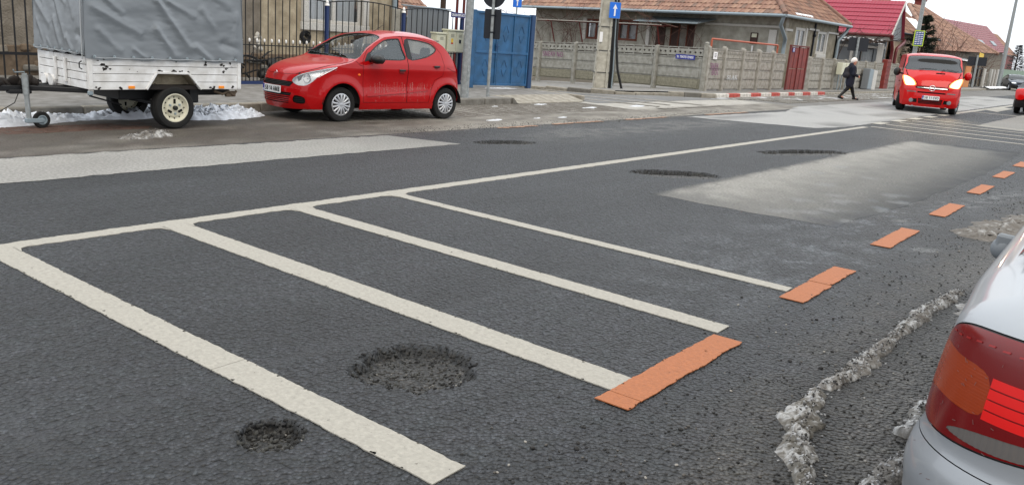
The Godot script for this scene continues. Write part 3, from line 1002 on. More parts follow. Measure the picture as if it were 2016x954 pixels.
func make_markings() -> void:
	var W := "white stripes of the hatched box"
	marking("centre_line", [ragged_band(Vector2(-6, -5.71), Vector2(2.2, -5.757), 0.13, 1.0, 0.012), ragged_band(Vector2(2.2, -5.757), Vector2(21.9, -5.86), 0.15, 2.0, 0.012)], M.paint_white, "long unbroken white centre line running the length of the road", "road marking", "")
	# hatching: far end near the centre line, near end at the orange dashes
	var hs := [[2.065, 2.07, -5.72, -1.783, 0.178, "nearest white stripe of the hatched box, ending at the bottom of the picture"], [3.275, 3.273, -5.72, -1.775, 0.198, "second white stripe of the hatched box, running past the round pothole into an orange dash"], [4.425, 4.42, -5.74, -1.772, 0.165, "third white stripe of the hatched box, ending beside the far end of an orange dash"], [5.57, 5.588, -5.76, -1.81, 0.125, "last and thinnest looking white stripe of the hatched box, ending at the second orange dash"]]
	for i in hs.size():
		var h: Array = hs[i]
		var a := Vector2(h[0], h[2])
		var b := Vector2(h[1], h[3])
		var bands := [ragged_band(a, b, h[4], 10.0 + i, 0.006)]
		if i == 0: bands = [ragged_band(a, Vector2(h[0], -3.168), h[4], 10.0, 0.006), ragged_band(Vector2(h[0] + 0.004, -3.164), b, h[4], 15.0, 0.006)]
		for s in [-1.0, 1.0]: # the paint spreads where it meets the centre line
			bands.append(pv([h[0] + s * h[4] * 0.45, -5.70, h[0] + s * (h[4] * 0.5 + 0.13), -5.705, h[0] + s * (h[4] * 0.5 + 0.03), -5.66, h[0] + s * h[4] * 0.45, -5.55]))
		marking("hatch_stripe", bands, M.paint_white, h[5], "road marking", W, 0.0065)
	var ds := [[3.037, 4.285, -1.688, 0.17, "nearest and longest orange dash, touching the second white stripe"], [5.345, 6.54, -1.71, 0.165, "orange dash cracked across, touching the last white stripe"], [7.665, 8.765, -1.755, 0.165, "third orange dash from the near end, alone on dark asphalt"], [9.89, 10.98, -1.75, 0.165, "fourth orange dash, half washed over by pale grit"], [12.25, 13.35, -1.79, 0.165, "fifth orange dash, further along the road edge"], [14.56, 15.66, -1.84, 0.165, "sixth orange dash, small in the distance"], [16.75, 17.75, -1.86, 0.165, "last orange dash at the right edge of the picture"]]
	for i in ds.size():
		var d: Array = ds[i]
		var bands := [ragged_band(Vector2(d[0], d[2]), Vector2(d[1], d[2]), d[3], 30.0 + i, 0.008)]
		if i == 1: bands = [ragged_band(Vector2(d[0], d[2]), Vector2(5.93, d[2]), d[3], 30.0, 0.008), ragged_band(Vector2(5.945, d[2] - 0.01), Vector2(d[1], d[2] - 0.01), d[3], 37.0, 0.008)]
		if i == 0: bands = [ragged_band(Vector2(d[0], d[2]), Vector2(3.155, d[2]), d[3], 38.0, 0.007), ragged_band(Vector2(3.16, d[2]), Vector2(d[1], d[2]), d[3], 39.0, 0.009)]
		marking("orange_dash", bands, M.paint_orange, d[4], "road marking", "orange dashes along the edge of the near lane", 0.010)
	# worn orange dashes along the far lane
	var fd := [[11.2, 12.3, -9.02, "nearest worn orange dash at the muddy edge of the far lane"], [12.9, 14.6, -9.06, "middle worn orange dash at the muddy edge of the far lane"], [15.6, 17.4, -9.06, "third worn orange dash along the muddy edge of the far lane"], [19.5, 22.0, -9.05, "farthest worn orange dash, beside the grey concrete patch"]]
	for i in fd.size():
		var d: Array = fd[i]
		marking("worn_orange_dash", [ragged_band(Vector2(d[0], d[2]), Vector2(d[1], d[2]), 0.08, 50.0 + i, 0.05)], M.paint_orange_worn, d[3], "road marking", "worn orange dashes along the far lane", 0.011)
	# crossing hatch beyond: thin stripes over the near lane
	for i in 5:
		var x := 22.15 + i * 1.42
		marking("crossing_line", [ragged_band(Vector2(x, -5.8), Vector2(x + 0.12, -1.7), 0.17, 60.0 + i, 0.02)], M.paint_white, ["thin white cross line nearest the end of the centre line", "second thin white cross line past the centre line", "third thin white cross line past the centre line", "fourth thin white cross line past the centre line", "fifth thin white cross line, the one nearest the van"][i], "road marking", "thin white lines across the near lane", 0.009)
	for i in 5:
		var x := 23.3 + i * 1.95
		marking("centre_block", [ragged_band(Vector2(x, -6.0), Vector2(x + 0.95, -6.0), 0.26, 70.0 + i, 0.02)], M.paint_white, ["white block just past the end of the centre line", "second white block on the centre line", "third white block on the centre line", "fourth white block, in front of the van wheel", "fifth white block, beside the front of the van"][i], "road marking", "short white blocks along the centre line", 0.012)
	marking("far_centre_line", [ragged_band(Vector2(33.5, -6.05), Vector2(60, -6.2), 0.22, 80.0, 0.02)], M.paint_white, "white line running on to the right behind the van", "road marking", "")
	marking("give_way_patch", [pv([38.5, -5.4, 43.5, -5.5, 44.5, -6.1, 40, -6.2])], M.paint_white, "broad white patch on the road to the right of the van", "road marking", "", 0.011)
	marking("crossing_line", [ragged_band(Vector2(36.5, -5.9), Vector2(36.9, -1.7), 0.24, 81.0, 0.02)], M.paint_white, "white cross line to the right of the van", "road marking", "thin white lines across the near lane", 0.009)
	# worn bars across the mouth of the side street
	var sm := [[21.4, -15.6, 22.6, -11.4, 0.16], [20.6, -14.6, 21.3, -11.0, 0.22], [19.6, -13.2, 20.3, -10.8, 0.25], [22.3, -12.4, 22.9, -10.6, 0.4]]
	for i in sm.size():
		var s: Array = sm[i]
		marking("side_street_bar", [ragged_band(Vector2(s[0], s[1]), Vector2(s[2], s[3]), s[4], 90.0 + i, 0.07)], M.paint_white_worn, ["long worn white bar in the mouth of the side street", "second worn white bar in the mouth of the side street", "worn white bar nearest the concrete ramp", "short wide worn white bar at the street corner"][i], "road marking", "worn white bars across the side street", 0.012)
	marking("side_street_edge", [ragged_band(Vector2(19.6, -10.42), Vector2(23.6, -10.5), 0.22, 99.0, 0.05)], M.paint_white_worn, "worn white edge line along the mouth of the side street", "road marking", "", 0.016)

# ---------------------------------------------------------------- kerbs
func make_kerbs() -> void:
	var k := Node3D.new()
	k.name = "kerb"
	k.set_meta("kind", "structure")
	add_child(k, true)
	var mm := []
	for v in 3:
		var b := MB.new()
		b.box(Vector3(0, 0.04, 0), Vector3(0.988 - 0.003 * v, 0.2, 0.16), Basis.IDENTITY, 0.018)
		mm.append(b.mesh())
	for i in 26:
		var x := -9.8 + i + 0.0
		if x > 15.4: break
		var o := part("kerb_stone", mm[rng.randi() % 3], M.kerb if rng.randf() > 0.3 else M.kerb_dark, k)
		o.position = Vector3(x, rng.randf_range(-0.005, 0.003), -12.34 + rng.randf_range(-0.006, 0.006))
	var endstone := MB.new()
	endstone.prism(pv([0, -0.06, 0.28, -0.06, 0.02, 0.139, 0, 0.139]), Transform3D(Basis.IDENTITY, Vector3(15.71, 0, -12.4)), 0.16)
	part("kerb_stone", endstone, M.kerb_dark, k)
	# round the corner into the side street
	var path := [Vector2(19.12, -12.5), Vector2(19.22, -13.4), Vector2(19.27, -14.3), Vector2(19.3, -15.2), Vector2(19.3, -16.2)]
	for i in path.size() - 1:
		var a: Vector2 = path[i]
		var b: Vector2 = path[i + 1]
		var mb := MB.new()
		mb.box(Vector3.ZERO, Vector3(a.distance_to(b) - 0.01, 0.2, 0.16), Basis.IDENTITY, 0.018)
		var o := part("kerb_stone", mb, M.kerb, k)
		o.position = Vector3((a.x + b.x) / 2, 0.04, (a.y + b.y) / 2)
		o.rotation.y = atan2(-(b.y - a.y), b.x - a.x)
	# far corner
	var p2 := [Vector2(23.42, -22), Vector2(23.4, -20.8), Vector2(23.4, -19.8), Vector2(23.38, -18.8), Vector2(23.36, -17.8), Vector2(23.36, -16.8), Vector2(23.36, -15.9), Vector2(23.38, -15.0), Vector2(23.45, -14.15), Vector2(24.0, -13.72), Vector2(24.75, -13.5), Vector2(25.5, -13.28), Vector2(26.0, -13.0), Vector2(26.5, -12.62), Vector2(27.0, -12.3)]
	for i in p2.size() - 1:
		var a: Vector2 = p2[i]
		var b: Vector2 = p2[i + 1]
		var mb := MB.new()
		var low := 0.055 if i in [8, 9, 10] else 0.0 # dropped kerb
		mb.box(Vector3.ZERO, Vector3(a.distance_to(b) - 0.01, 0.22, 0.16), Basis.IDENTITY, 0.02)
		var o := part("kerb_stone", mb, M.kerb if low > 0 or i % 3 else M.kerb_dark, k)
		var mid := (a + b) / 2
		o.position = Vector3(mid.x, 0.035 - low + 0.05 * min(0.0, mid.y + 13.5), mid.y)
		o.rotation.y = atan2(-(b.y - a.y), b.x - a.x)
	var x := 27.0
	var spans := [1.0, 0.95, 1.0, 0.95, 1.05, 0.9, 0.95, 0.7, 0.95, 0.95, 0.95, 0.95]
	for i in spans.size():
		var mb := MB.new()
		mb.box(Vector3(spans[i] / 2 - 0.005, 0.035, -0.08), Vector3(spans[i] - 0.02, 0.22, 0.18), Basis.IDENTITY, 0.02)
		var o := part("painted_kerb_stone", mb, M.kerb_white if i % 2 == 0 else M.kerb_red, k)
		o.position = Vector3(x, 0, -12.22)
		x += spans[i]
	for i in 40:
		var mb := MB.new()
		mb.box(Vector3(0.75, 0.0 if i < 8 else 0.025, 0), Vector3(1.48, 0.22, 0.18), Basis.IDENTITY, 0.02)
		var o := part("kerb_stone", mb, M.kerb, k)
		o.position = Vector3(x, 0, -12.3 - 0.008 * i)
		x += 1.5

# ---------------------------------------------------------------- beige house and its bar fence
func wall_region(mb: MB, poly: PackedVector2Array, cuts: Array, o: Vector3, xd: Vector3, thick := 0.25) -> void:
	# an upright wall drawn in its own (along, up) axes; xd points along it so that the outside faces xd x up
	var out := xd.cross(Vector3.UP).normalized()
	mb.region([poly], cuts, func(v): return o + xd * v.x + Vector3(0, v.y, 0), 1.2)
	for q in [poly] + cuts:
		for i in q.size():
			var a: Vector2 = q[i]
			var b: Vector2 = q[(i + 1) % q.size()]
			var A := o + xd * a.x + Vector3(0, a.y, 0)
			var B := o + xd * b.x + Vector3(0, b.y, 0)
			mb.quad(A, B, B - out * thick, A - out * thick)

func window(parent: Node, o: Vector3, xd: Vector3, w: float, h: float, frame: Material, leaves: int, deep := 0.10, bw := 0.075, curtain := true) -> void:
	# o: lower left corner on the wall face
	var out := xd.cross(Vector3.UP).normalized()
	var b := Basis(xd, Vector3.UP, out)
	var base := o - out * deep
	var f := MB.new()
	var at := func(x: float, y: float, z: float) -> Vector3: return base + xd * x + Vector3(0, y, 0) + out * z
	f.box(at.call(bw / 2, h / 2, 0.03), Vector3(bw, h, 0.07), b, 0.008)
	f.box(at.call(w - bw / 2, h / 2, 0.03), Vector3(bw, h, 0.07), b, 0.008)
	f.box(at.call(w / 2, bw / 2, 0.028), Vector3(w - 2 * bw, bw, 0.07), b, 0.008)
	f.box(at.call(w / 2, h - bw / 2, 0.028), Vector3(w - 2 * bw, bw, 0.07), b, 0.008)
	for i in leaves - 1:
		f.box(at.call(w * (i + 1) / leaves, h / 2, 0.03), Vector3(bw * 1.3, h - 2 * bw, 0.065), b, 0.008)
	var wn := part("window", f, frame, parent)
	for i in leaves:
		var g := MB.new()
		var x0: float = w * i / leaves + bw * 0.6
		var x1: float = w * (i + 1) / leaves - bw * 0.6
		g.quad(at.call(x0, bw, 0.02), at.call(x1, bw, 0.02), at.call(x1, h - bw, 0.02), at.call(x0, h - bw, 0.02))
		part("pane", g, M.pane, wn)
	if curtain:
		var c := MB.new()
		c.grid(int(w * 44), 1, func(u, v): return at.call(bw + (w - 2 * bw) * u, bw + (h - 2 * bw) * v, -0.12 + 0.025 * sin(u * w * 48.0) + 0.02 * sin(u * w * 17.0)))
		part("curtain", c, M.curtain, wn)
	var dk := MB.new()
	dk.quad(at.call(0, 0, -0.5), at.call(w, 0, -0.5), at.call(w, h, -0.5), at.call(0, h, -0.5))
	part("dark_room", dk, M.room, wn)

func make_beige_house() -> void:
	var t := thing("beige_house", "beige stucco house with a wide white window behind the tall bar fence", "house", Vector3(12, 0.13, -17.8))
	var X := Vector3(1, 0, 0)
	var w := MB.new()
	wall_region(w, rect(0.53, 0.55, 5.22, 4.6), [rect(1.98, 1.40, 3.92, 3.0)], Vector3.ZERO, X)
	part("wall", w, M.stucco_beige, t)
	var side := MB.new() # right flank
	wall_region(side, rect(0, -0.1, 9, 4.6), [], Vector3(5.22, 0, 0), Vector3(0, 0, -1))
	part("wall", side, M.stucco_beige, t)
	var w2 := MB.new()
	wall_region(w2, rect(-8.5, 0.55, 0.53, 4.6), [rect(-7.2, 1.4, -5.2, 3.0)], Vector3(0, 0, 0.10), X)
	part("projecting_wall", w2, M.stucco_beige_dark, t)  # the shade on this face is painted in by the darker stucco
	var ret := MB.new()
	ret.quad(Vector3(0.53, 0.55, 0.10), Vector3(0.53, 0.55, 0), Vector3(0.53, 4.6, 0), Vector3(0.53, 4.6, 0.10))
	part("wall_return", ret, M.stucco_beige, t)
	var pl := MB.new()
	pl.box(Vector3(-1.6, 0.22, -0.02), Vector3(13.7, 0.70, 0.30), Basis.IDENTITY, 0.02)
	part("plinth", pl, M.old_stone, t)
	# broken stones of the plinth, laid bare where the render has come off
	for i in 46:
		var mb := MB.new()
		mb.box(Vector3.ZERO, Vector3(rng.randf_range(0.16, 0.34), rng.randf_range(0.09, 0.17), 0.12), Basis.from_euler(Vector3(rng.randf_range(-0.1, 0.1), rng.randf_range(-0.2, 0.2), rng.randf_range(-0.12, 0.12))), 0.03)
		var o := part("stone", mb, [M.old_stone, M.stucco_beige_dark, M.kerb_dark][rng.randi() % 3], t)
		o.position = Vector3(rng.randf_range(-6.6, 1.2), rng.randf_range(0.05, 0.56), 0.14)
	var fr := MB.new()
	for b in [[2.95, 1.30, 2.3, 0.2], [1.93, 2.2, 0.2, 1.6], [3.97, 2.2, 0.2, 1.6], [2.95, 3.06, 2.3, 0.2]]:
		fr.box(Vector3(b[0], b[1], 0.03), Vector3(b[2], b[3], 0.09), Basis.IDENTITY, 0.012)
	part("window_surround", fr, M.trim_white, t)
	window(t, Vector3(2.03, 1.40, 0), X, 1.84, 1.6, M.trim_white, 2, 0.12, 0.08)
	window(t, Vector3(-7.2, 1.4, 0.1), X, 2.0, 1.6, M.trim_white, 2, 0.12, 0.08)
	var dp := MB.new()
	dp.tube([Vector3(4.98, 0.4, 0.10), Vector3(4.98, 4.6, 0.10)], 0.07, 10)
	part("downpipe", dp, M.zinc, t)
	tiles(t, Vector3(-8.7, 4.55, 0.45), Vector3(1, 0, 0), Vector3(0, 0.62, -0.78), pv([0, 0, 14.2, 0, 11.0, 5.5, 0, 5.5]), 0.27, 0.34, Vector2(0, 0), 0)
	gutter(t, [Vector3(-8.7, 4.5, 0.5), Vector3(5.5, 4.5, 0.5)], M.zinc)
	# things lying in the yard
	var coil := thing("cable_coil", "coil of black cable hung on the bar fence under the white window", "cable coil", Vector3(12.5, 1.19, -15.93))
	for i in 12:
		var mb := MB.new()
		var pts := []
		var r := 0.045 + 0.018 * (i % 6)
		for k in 25: pts.append(Vector3(cos(TAU * k / 24.0) * r + 0.008 * sin(i * 2.1), sin(TAU * k / 24.0) * r * 1.06 + 0.008 * cos(i * 3.0), -0.02 + 0.01 * (i - 5)))
		mb.tube(pts, 0.011, 6, false)
		part("loop", mb, M.plastic_black, coil)
	var junk := MB.new()
	for i in 26:
		var a := Vector3(rng.randf_range(-0.9, 0.9), rng.randf_range(0.0, 0.55), rng.randf_range(-0.25, 0.25))
		var b := a + Vector3(rng.randf_range(-0.6, 0.6), rng.randf_range(-0.1, 0.2), rng.randf_range(-0.2, 0.2))
		junk.tube([a, (a + b) / 2 + Vector3(0, rng.randf_range(-0.05, 0.08), 0), b], [0.025, 0.02, 0.008], 5)
	for i in 9: junk.ball(Vector3(rng.randf_range(-0.8, 0.8), rng.randf_range(0.05, 0.4), rng.randf_range(-0.2, 0.2)), Vector3(0.16, 0.09, 0.14), 8, Basis.from_euler(Vector3(rng.randf(), rng.randf(), rng.randf())))
	var jk := lone("rubbish_heap", junk, M.plastic_black, "heap of dark branches and rags behind the bar fence, left of the red car", "rubbish heap")
	jk.position = Vector3(11.3, 0.16, -16.5)
	var sack := MB.new()
	for i in 9: sack.ball(Vector3(rng.randf_range(-0.08, 0.08), rng.randf_range(-0.16, 0.16), 0), Vector3(rng.randf_range(0.03, 0.08), rng.randf_range(0.04, 0.09), 0.05), 7, Basis.from_euler(Vector3(0, 0, rng.randf() * 3)))
	var sk := lone("white_sack", sack, M.kerb_white, "crumpled whitish rag hanging on the house wall behind the fence spikes", "rag")
	sk.position = Vector3(11.55, 1.02, -16.4)

func make_bar_fence() -> void:
	var y0 := 0.13
	var z := -15.85
	var tall := MB.new()
	tall.box(Vector3(0, 1.0, 0), Vector3(0.016, 2.0, 0.016))
	var tall_m := tall.mesh()
	var low := MB.new()
	low.box(Vector3(0, 0.45, 0), Vector3(0.014, 0.9, 0.014))
	var low_m := low.mesh()
	var knob := MB.new()
	knob.ball(Vector3(0, 0.94, 0), Vector3(0.026, 0.045, 0.026), 8)
	var knob_m := knob.mesh()
	var spans := [[4.0, 6.95, "left of the trailer"], [6.95, 10.0, "hidden mostly by the trailer"], [10.0, 13.05, "between the trailer and the red car"], [13.05, 15.53, "behind the parked red hatchback"], [15.53, 17.9, "under the street name plate"]]
	for s in spans.size():
		var x0: float = spans[s][0]
		var x1: float = spans[s][1]
		var t := thing("bar_fence", "black iron fence panel with white tipped spikes, " + spans[s][2], "fence", Vector3(x0, y0, z), 0, "iron fence panels in front of the beige house")
		var n := int(round((x1 - x0) / 0.195))
		var rails := MB.new()
		var th := func(u: float) -> float: return 1.88 + 0.10 * cos((u - 0.5) * PI) * (1.0 if s > 1 else 0.6)
		for y in [0.06, 0.52 if s < 2 else 0.84]:
			rails.box(Vector3((x1 - x0) / 2, y, 0), Vector3(x1 - x0, 0.05 if s < 2 else 0.022, 0.03))
		part("rail", rails, M.iron_black if s < 2 else M.iron_black, t)
		if s > 1:
			var br := MB.new()
			br.box(Vector3((x1 - x0) / 2, 0.035, 0.003), Vector3(x1 - x0, 0.07, 0.04))
			part("bottom_rail", br, M.blue_paint, t)
		var tr := MB.new()
		var pts := []
		for i in 13: pts.append(Vector3((x1 - x0) * i / 12.0, th.call(i / 12.0), 0))
		tr.tube(pts, 0.014, 6)
		part("top_rail", tr, M.iron_black, t)
		for i in n:
			var u := (i + 0.5) / n
			var o := part("bar", tall_m, M.iron_black, t)
			o.position = Vector3((x1 - x0) * u, 0.03, 0)
			var h: float = th.call(u) - 0.03
			o.scale = Vector3(1.5 if s < 2 else 1.0, h / 2.0, 1)
			if s > 1:
				var p := part("short_bar", low_m, M.iron_black, t)
				p.position = Vector3((x1 - x0) * (u + 0.5 / n), 0.0, 0)
				var k := part("white_tip", knob_m, M.white_gloss, t)
				k.position = p.position
	for p in [[13.05, "blue fence post with a white cap in front of the white window"], [15.53, "blue fence post with a white cap behind the roof of the red car"], [17.78, "blue fence post with a white cap against the blue gate"]]:
		var t := thing("fence_post", p[1], "post", Vector3(p[0], y0, z + 0.005), 0, "blue fence posts with white caps")
		var mb := MB.new()
		mb.box(Vector3(0, 0.9, 0), Vector3(0.085, 1.8, 0.085), Basis.IDENTITY, 0.008)
		part("post", mb, M.blue_paint, t)
		var c := MB.new()
		c.lathe([Vector2(0.06, 0), Vector2(0.06, 0.02), Vector2(0.035, 0.05), Vector2(0.04, 0.09), Vector2(0.022, 0.13), Vector2(0, 0.155)], Transform3D(Basis.IDENTITY, Vector3(0, 1.8, 0)), 12)
		part("cap", c, M.white_gloss, t)
	# grey sheet wall behind the fence beside the gate
	var gw := thing("grey_sheet_wall", "grey corrugated sheet wall behind the bars, right of the beige house", "wall", Vector3(15.95, 0.13, -16.6))
	var gm := MB.new()
	gm.grid(96, 1, func(u, v): return Vector3(0.45 + 1.65 * u, 2.0 * v, 0.012 * sin(u * 90.0)))
	part("sheet", gm, M.gable_grey, gw)
	var gs := MB.new()
	gs.box(Vector3(0.2, 0.95, -0.05), Vector3(0.46, 1.9, 0.1), Basis.IDENTITY, 0.01)
	part("rendered_pier", gs, M.stucco_grey, gw)
	var cap := MB.new()
	cap.box(Vector3(1.2, 2.02, 0), Vector3(1.9, 0.03, 0.09), Basis.IDENTITY, 0.005)
	part("capping", cap, M.zinc, gw)
	# low shed roof seen over the fence
	var sh := thing("low_shed", "low shed with a brown tile roof edge right of the beige house", "shed", Vector3(15.6, 0.13, -19.5))
	var sw := MB.new()
	sw.box(Vector3(1.3, 0.95, -1), Vector3(2.6, 1.9, 2.0))
	part("wall", sw, M.stucco_grey, sh)
	var sr := MB.new()
	sr.box(Vector3(1.25, 2.03, -0.9), Vector3(2.9, 0.09, 2.6), Basis(Vector3(0, 0, 1), 0.06) * Basis(Vector3(1, 0, 0), 0.16), 0.01)
	part("roof", sr, M.tile_1, sh)
	# brown posts behind
	for p in [[21.44, "thick brown wooden pole behind the sheet wall", 0.10], [22.15, "left of two thin rust brown poles behind the blue gate", 0.05], [22.5, "right of two thin rust brown poles behind the blue gate", 0.05]]:
		var mb := MB.new()
		mb.tube([Vector3(0, -0.3, 0), Vector3(0, 4.2, 0)], p[2], 10)
		var o := lone("brown_pole", mb, M.rust_pipe if p[2] < 0.08 else M.bark, p[1], "pole", "brown poles behind the gate")
		o.position = Vector3(p[0], 0.0, -20)
	# meter boxes
	var mbx := [[15.78, 0.92, 0.36, 0.78, "wide low grey meter cabinet behind the roof of the red car"], [16.62, 0.37, 0.52, 0.82, "narrow cream meter box with a small window, left of the pair"], [17.20, 0.64, 0.56, 0.88, "double cream meter box with a yellow and red warning label"]]
	for i in 3:
		var b: Array = mbx[i]
		var t := thing("meter_box", b[4], "meter box", Vector3(b[0] + (0.25 if i == 0 else 0.0), 0.13 + b[3] + 0.0, -15.62), 0, "electricity meter boxes on the fence")
		var mb := MB.new()
		mb.box(Vector3(0, b[2] / 2, 0), Vector3(b[1], b[2], 0.2), Basis.IDENTITY, 0.012)
		part("cabinet", mb, M.box_beige if i else M.stucco_grey, t)
		var lid := MB.new()
		lid.box(Vector3(0, b[2] + 0.022, 0.01), Vector3(b[1] + 0.05, 0.045, 0.25), Basis.IDENTITY, 0.01)
		part("lid", lid, M.box_beige if i else M.stucco_grey, t)
		for k in (2 if i == 2 else 1):
			var d := MB.new()
			var dw: float = b[1] / (2 if i == 2 else 1)
			var cx: float = -b[1] / 2 + dw * (k + 0.5)
			d.box(Vector3(cx, b[2] / 2, 0.108), Vector3(dw - 0.03, b[2] - 0.04, 0.02), Basis.IDENTITY, 0.005)
			var door := part("door", d, M.box_beige if i else M.stucco_grey, t)
			if i == 0: continue
			var g := MB.new()
			g.box(Vector3(cx + 0.01, b[2] * 0.80, 0.121), Vector3(0.12, 0.075, 0.006))
			part("window", g, M.box_window, door)
			if i == 2 and k == 0:
				var y := MB.new()
				y.box(Vector3(cx, b[2] * 0.56, 0.121), Vector3(0.075, 0.10, 0.005))
				part("warning_label", y, M.sign_yellow, door)
				var rr := MB.new()
				rr.box(Vector3(cx, b[2] * 0.43, 0.121), Vector3(0.075, 0.035, 0.005))
				part("warning_label", rr, M.lamp_red, door)
			elif i == 2:
				var y := MB.new()
				y.box(Vector3(cx, b[2] * 0.53, 0.121), Vector3(0.085, 0.10, 0.008), Basis.IDENTITY, 0.003)
				part("display", y, M.steel_dark, door)
		var legs := MB.new()
		for s in [-1, 1]: legs.box(Vector3(s * (b[1] / 2 - 0.06), -b[3] / 2, -0.06), Vector3(0.035, b[3], 0.035))
		part("legs", legs, M.zinc, t)
	# street name plate on the fence
	var sp := thing("street_name_plate", "dark blue street name plate with white letters on the bars beside the gate", "street name sign", Vector3(17.53, 2.0, -15.78))
	var pm := MB.new()
	pm.prism(rrect(-0.285, -0.065, 0.285, 0.065, 0.012), Transform3D.IDENTITY, 0.012)
	part("plate", pm, M.sign_navy, sp)
	lettering("lettering", "CALEA POPLACII", 0.066, M.sign_white, sp, Transform3D(Basis.IDENTITY, Vector3(0, 0, 0.0135)), "Droid Sans", 0.003, 0.52)

func make_blue_gate() -> void:
	var a := Vector3(16.97, 0.13, -14.95)
	var d := Vector3(2.30, 0, 0.40).normalized()
	var t := thing("blue_gate", "tall blue sheet metal double gate pressed with diamond lines", "gate", a, atan2(-d.z, d.x))
	# local: x along the gate, z towards the road
	var L := 2.34
	for x in [0.22, L + 0.02]:
		var p := MB.new()
		p.box(Vector3(x, 1.02, 0), Vector3(0.14, 2.04, 0.14), Basis.IDENTITY, 0.01)
		part("gate_post", p, M.gate_blue_dark if x > 1 else M.gate_blue, t)
	for k in 2:
		var x0 := 0.31 + k * (L - 0.31) * 0.39
		var x1: float = x0 + (0.78 if k == 0 else L - 0.08 - x0)
		if k == 0: x1 = 0.31 + (L - 0.31) * 0.39 - 0.012
		var sh := MB.new()
		sh.box(Vector3((x0 + x1) / 2, 1.04, 0), Vector3(x1 - x0, 1.92, 0.02))
		var leaf := part("gate_leaf", sh, M.gate_blue, t)
		for y in [0.10, 0.96, 1.99]:
			var r := MB.new()
			r.box(Vector3((x0 + x1) / 2, y, 0.025), Vector3(x1 - x0 + 0.002, 0.06, 0.035), Basis.IDENTITY, 0.006)
			part("rail", r, M.gate_blue, leaf)
		var cols := 1 if k == 0 else 2
		for c in cols + 1:
			var r := MB.new()
			r.box(Vector3(lerp(x0 + 0.02, x1 - 0.02, float(c) / cols), 1.04, 0.023), Vector3(0.045, 1.84, 0.03), Basis.IDENTITY, 0.006)
			part("stile", r, M.gate_blue, leaf)
		for c in cols:
			for row in 2:
				var cx: float = lerp(x0, x1, (c + 0.5) / cols)
				var cy := 1.47 if row else 0.54
				var w := 0.11
				var h := 0.25
				for q in [[0, 1, 1, 0, 1], [0, 1, -1, 0, 0], [1, 0, 0, -1, 0], [-1, 0, 0, -1, 1]]:
					var s := MB.new()
					var A := Vector3(cx + q[0] * w, cy + q[1] * h, 0.012)
					var B := Vector3(cx + q[2] * w, cy + q[3] * h, 0.012)
					var m := A.lerp(B, 0.12)
					var n := A.lerp(B, 0.88)
					s.bar(m, n, 0.012, 0.014)
					part("diamond_rib", s, M.gate_blue_dark if q[4] else M.gate_blue, leaf)
	var hd := MB.new()
	hd.box(Vector3(1.04, 1.10, 0.05), Vector3(0.05, 0.2, 0.02), Basis.IDENTITY, 0.004)
	hd.bar(Vector3(1.04, 1.12, 0.07), Vector3(1.13, 1.12, 0.07), 0.02, 0.02)
	part("handle", hd, M.gate_blue_dark, t)
	var eg := MB.new()
	eg.box(Vector3(L + 0.14, 1.0, -0.06), Vector3(0.07, 2.0, 0.12), Basis.IDENTITY, 0.01)
	eg.box(Vector3(L + 0.20, 0.99, -0.12), Vector3(0.05, 1.98, 0.12), Basis.IDENTITY, 0.01)
	part("wooden_strip", eg, M.board_grey, t)

# ---------------------------------------------------------------- concrete panel fences
func slot_row(w: float, h: float, diamonds: bool) -> MB: # the pierced top row
	var mb := MB.new()
	var n := int(round(w / 0.24)) if diamonds else int(round(w / 0.135))
	var u := w / n
	for i in n:
		var o := Transform3D(Basis.IDENTITY, Vector3(i * u, 0, 0))
		var r: float = min(u * 0.24, h * 0.18) if diamonds else u * 0.27
		var e := h * 0.18 if diamonds else h * 0.31
		var cy := h * 0.5
		mb.prism(pv([0, h * 0.12, u / 2, h * 0.12, u / 2, cy - e, u / 2 - r, cy, u / 2, cy + e, u / 2, h * 0.88, 0, h * 0.88]), o, 0.05)
		mb.prism(pv([u, h * 0.12, u, h * 0.88, u / 2, h * 0.88, u / 2, cy + e, u / 2 + r, cy, u / 2, cy - e, u / 2, h * 0.12]), o, 0.05)
		# bridges above and below leave long slots
		if i % 2 == 0 or not diamonds:
			for y in [0.0, h * 0.88]: mb.prism(rect(0 if diamonds else u * 0.3, y, (0.16 if diamonds else 0.7) * u, y + h * 0.12), o, 0.05)
	for y in [-0.028, h]: mb.prism(rect(0, y, w, y + 0.032), Transform3D.IDENTITY, 0.055)
	return mb
func panel_mesh(w: float, h: float, v: int) -> ArrayMesh:
	var mb := MB.new()
	mb.box(Vector3(w / 2, h / 2, -0.0), Vector3(w, h - 0.008, 0.045), Basis.IDENTITY, 0.008)
	mb.box(Vector3(w / 2, h * 0.45, 0.03), Vector3(w - 0.2, h * 0.70 - 0.004 * v, 0.035), Basis.IDENTITY, 0.008)
	return mb.mesh()
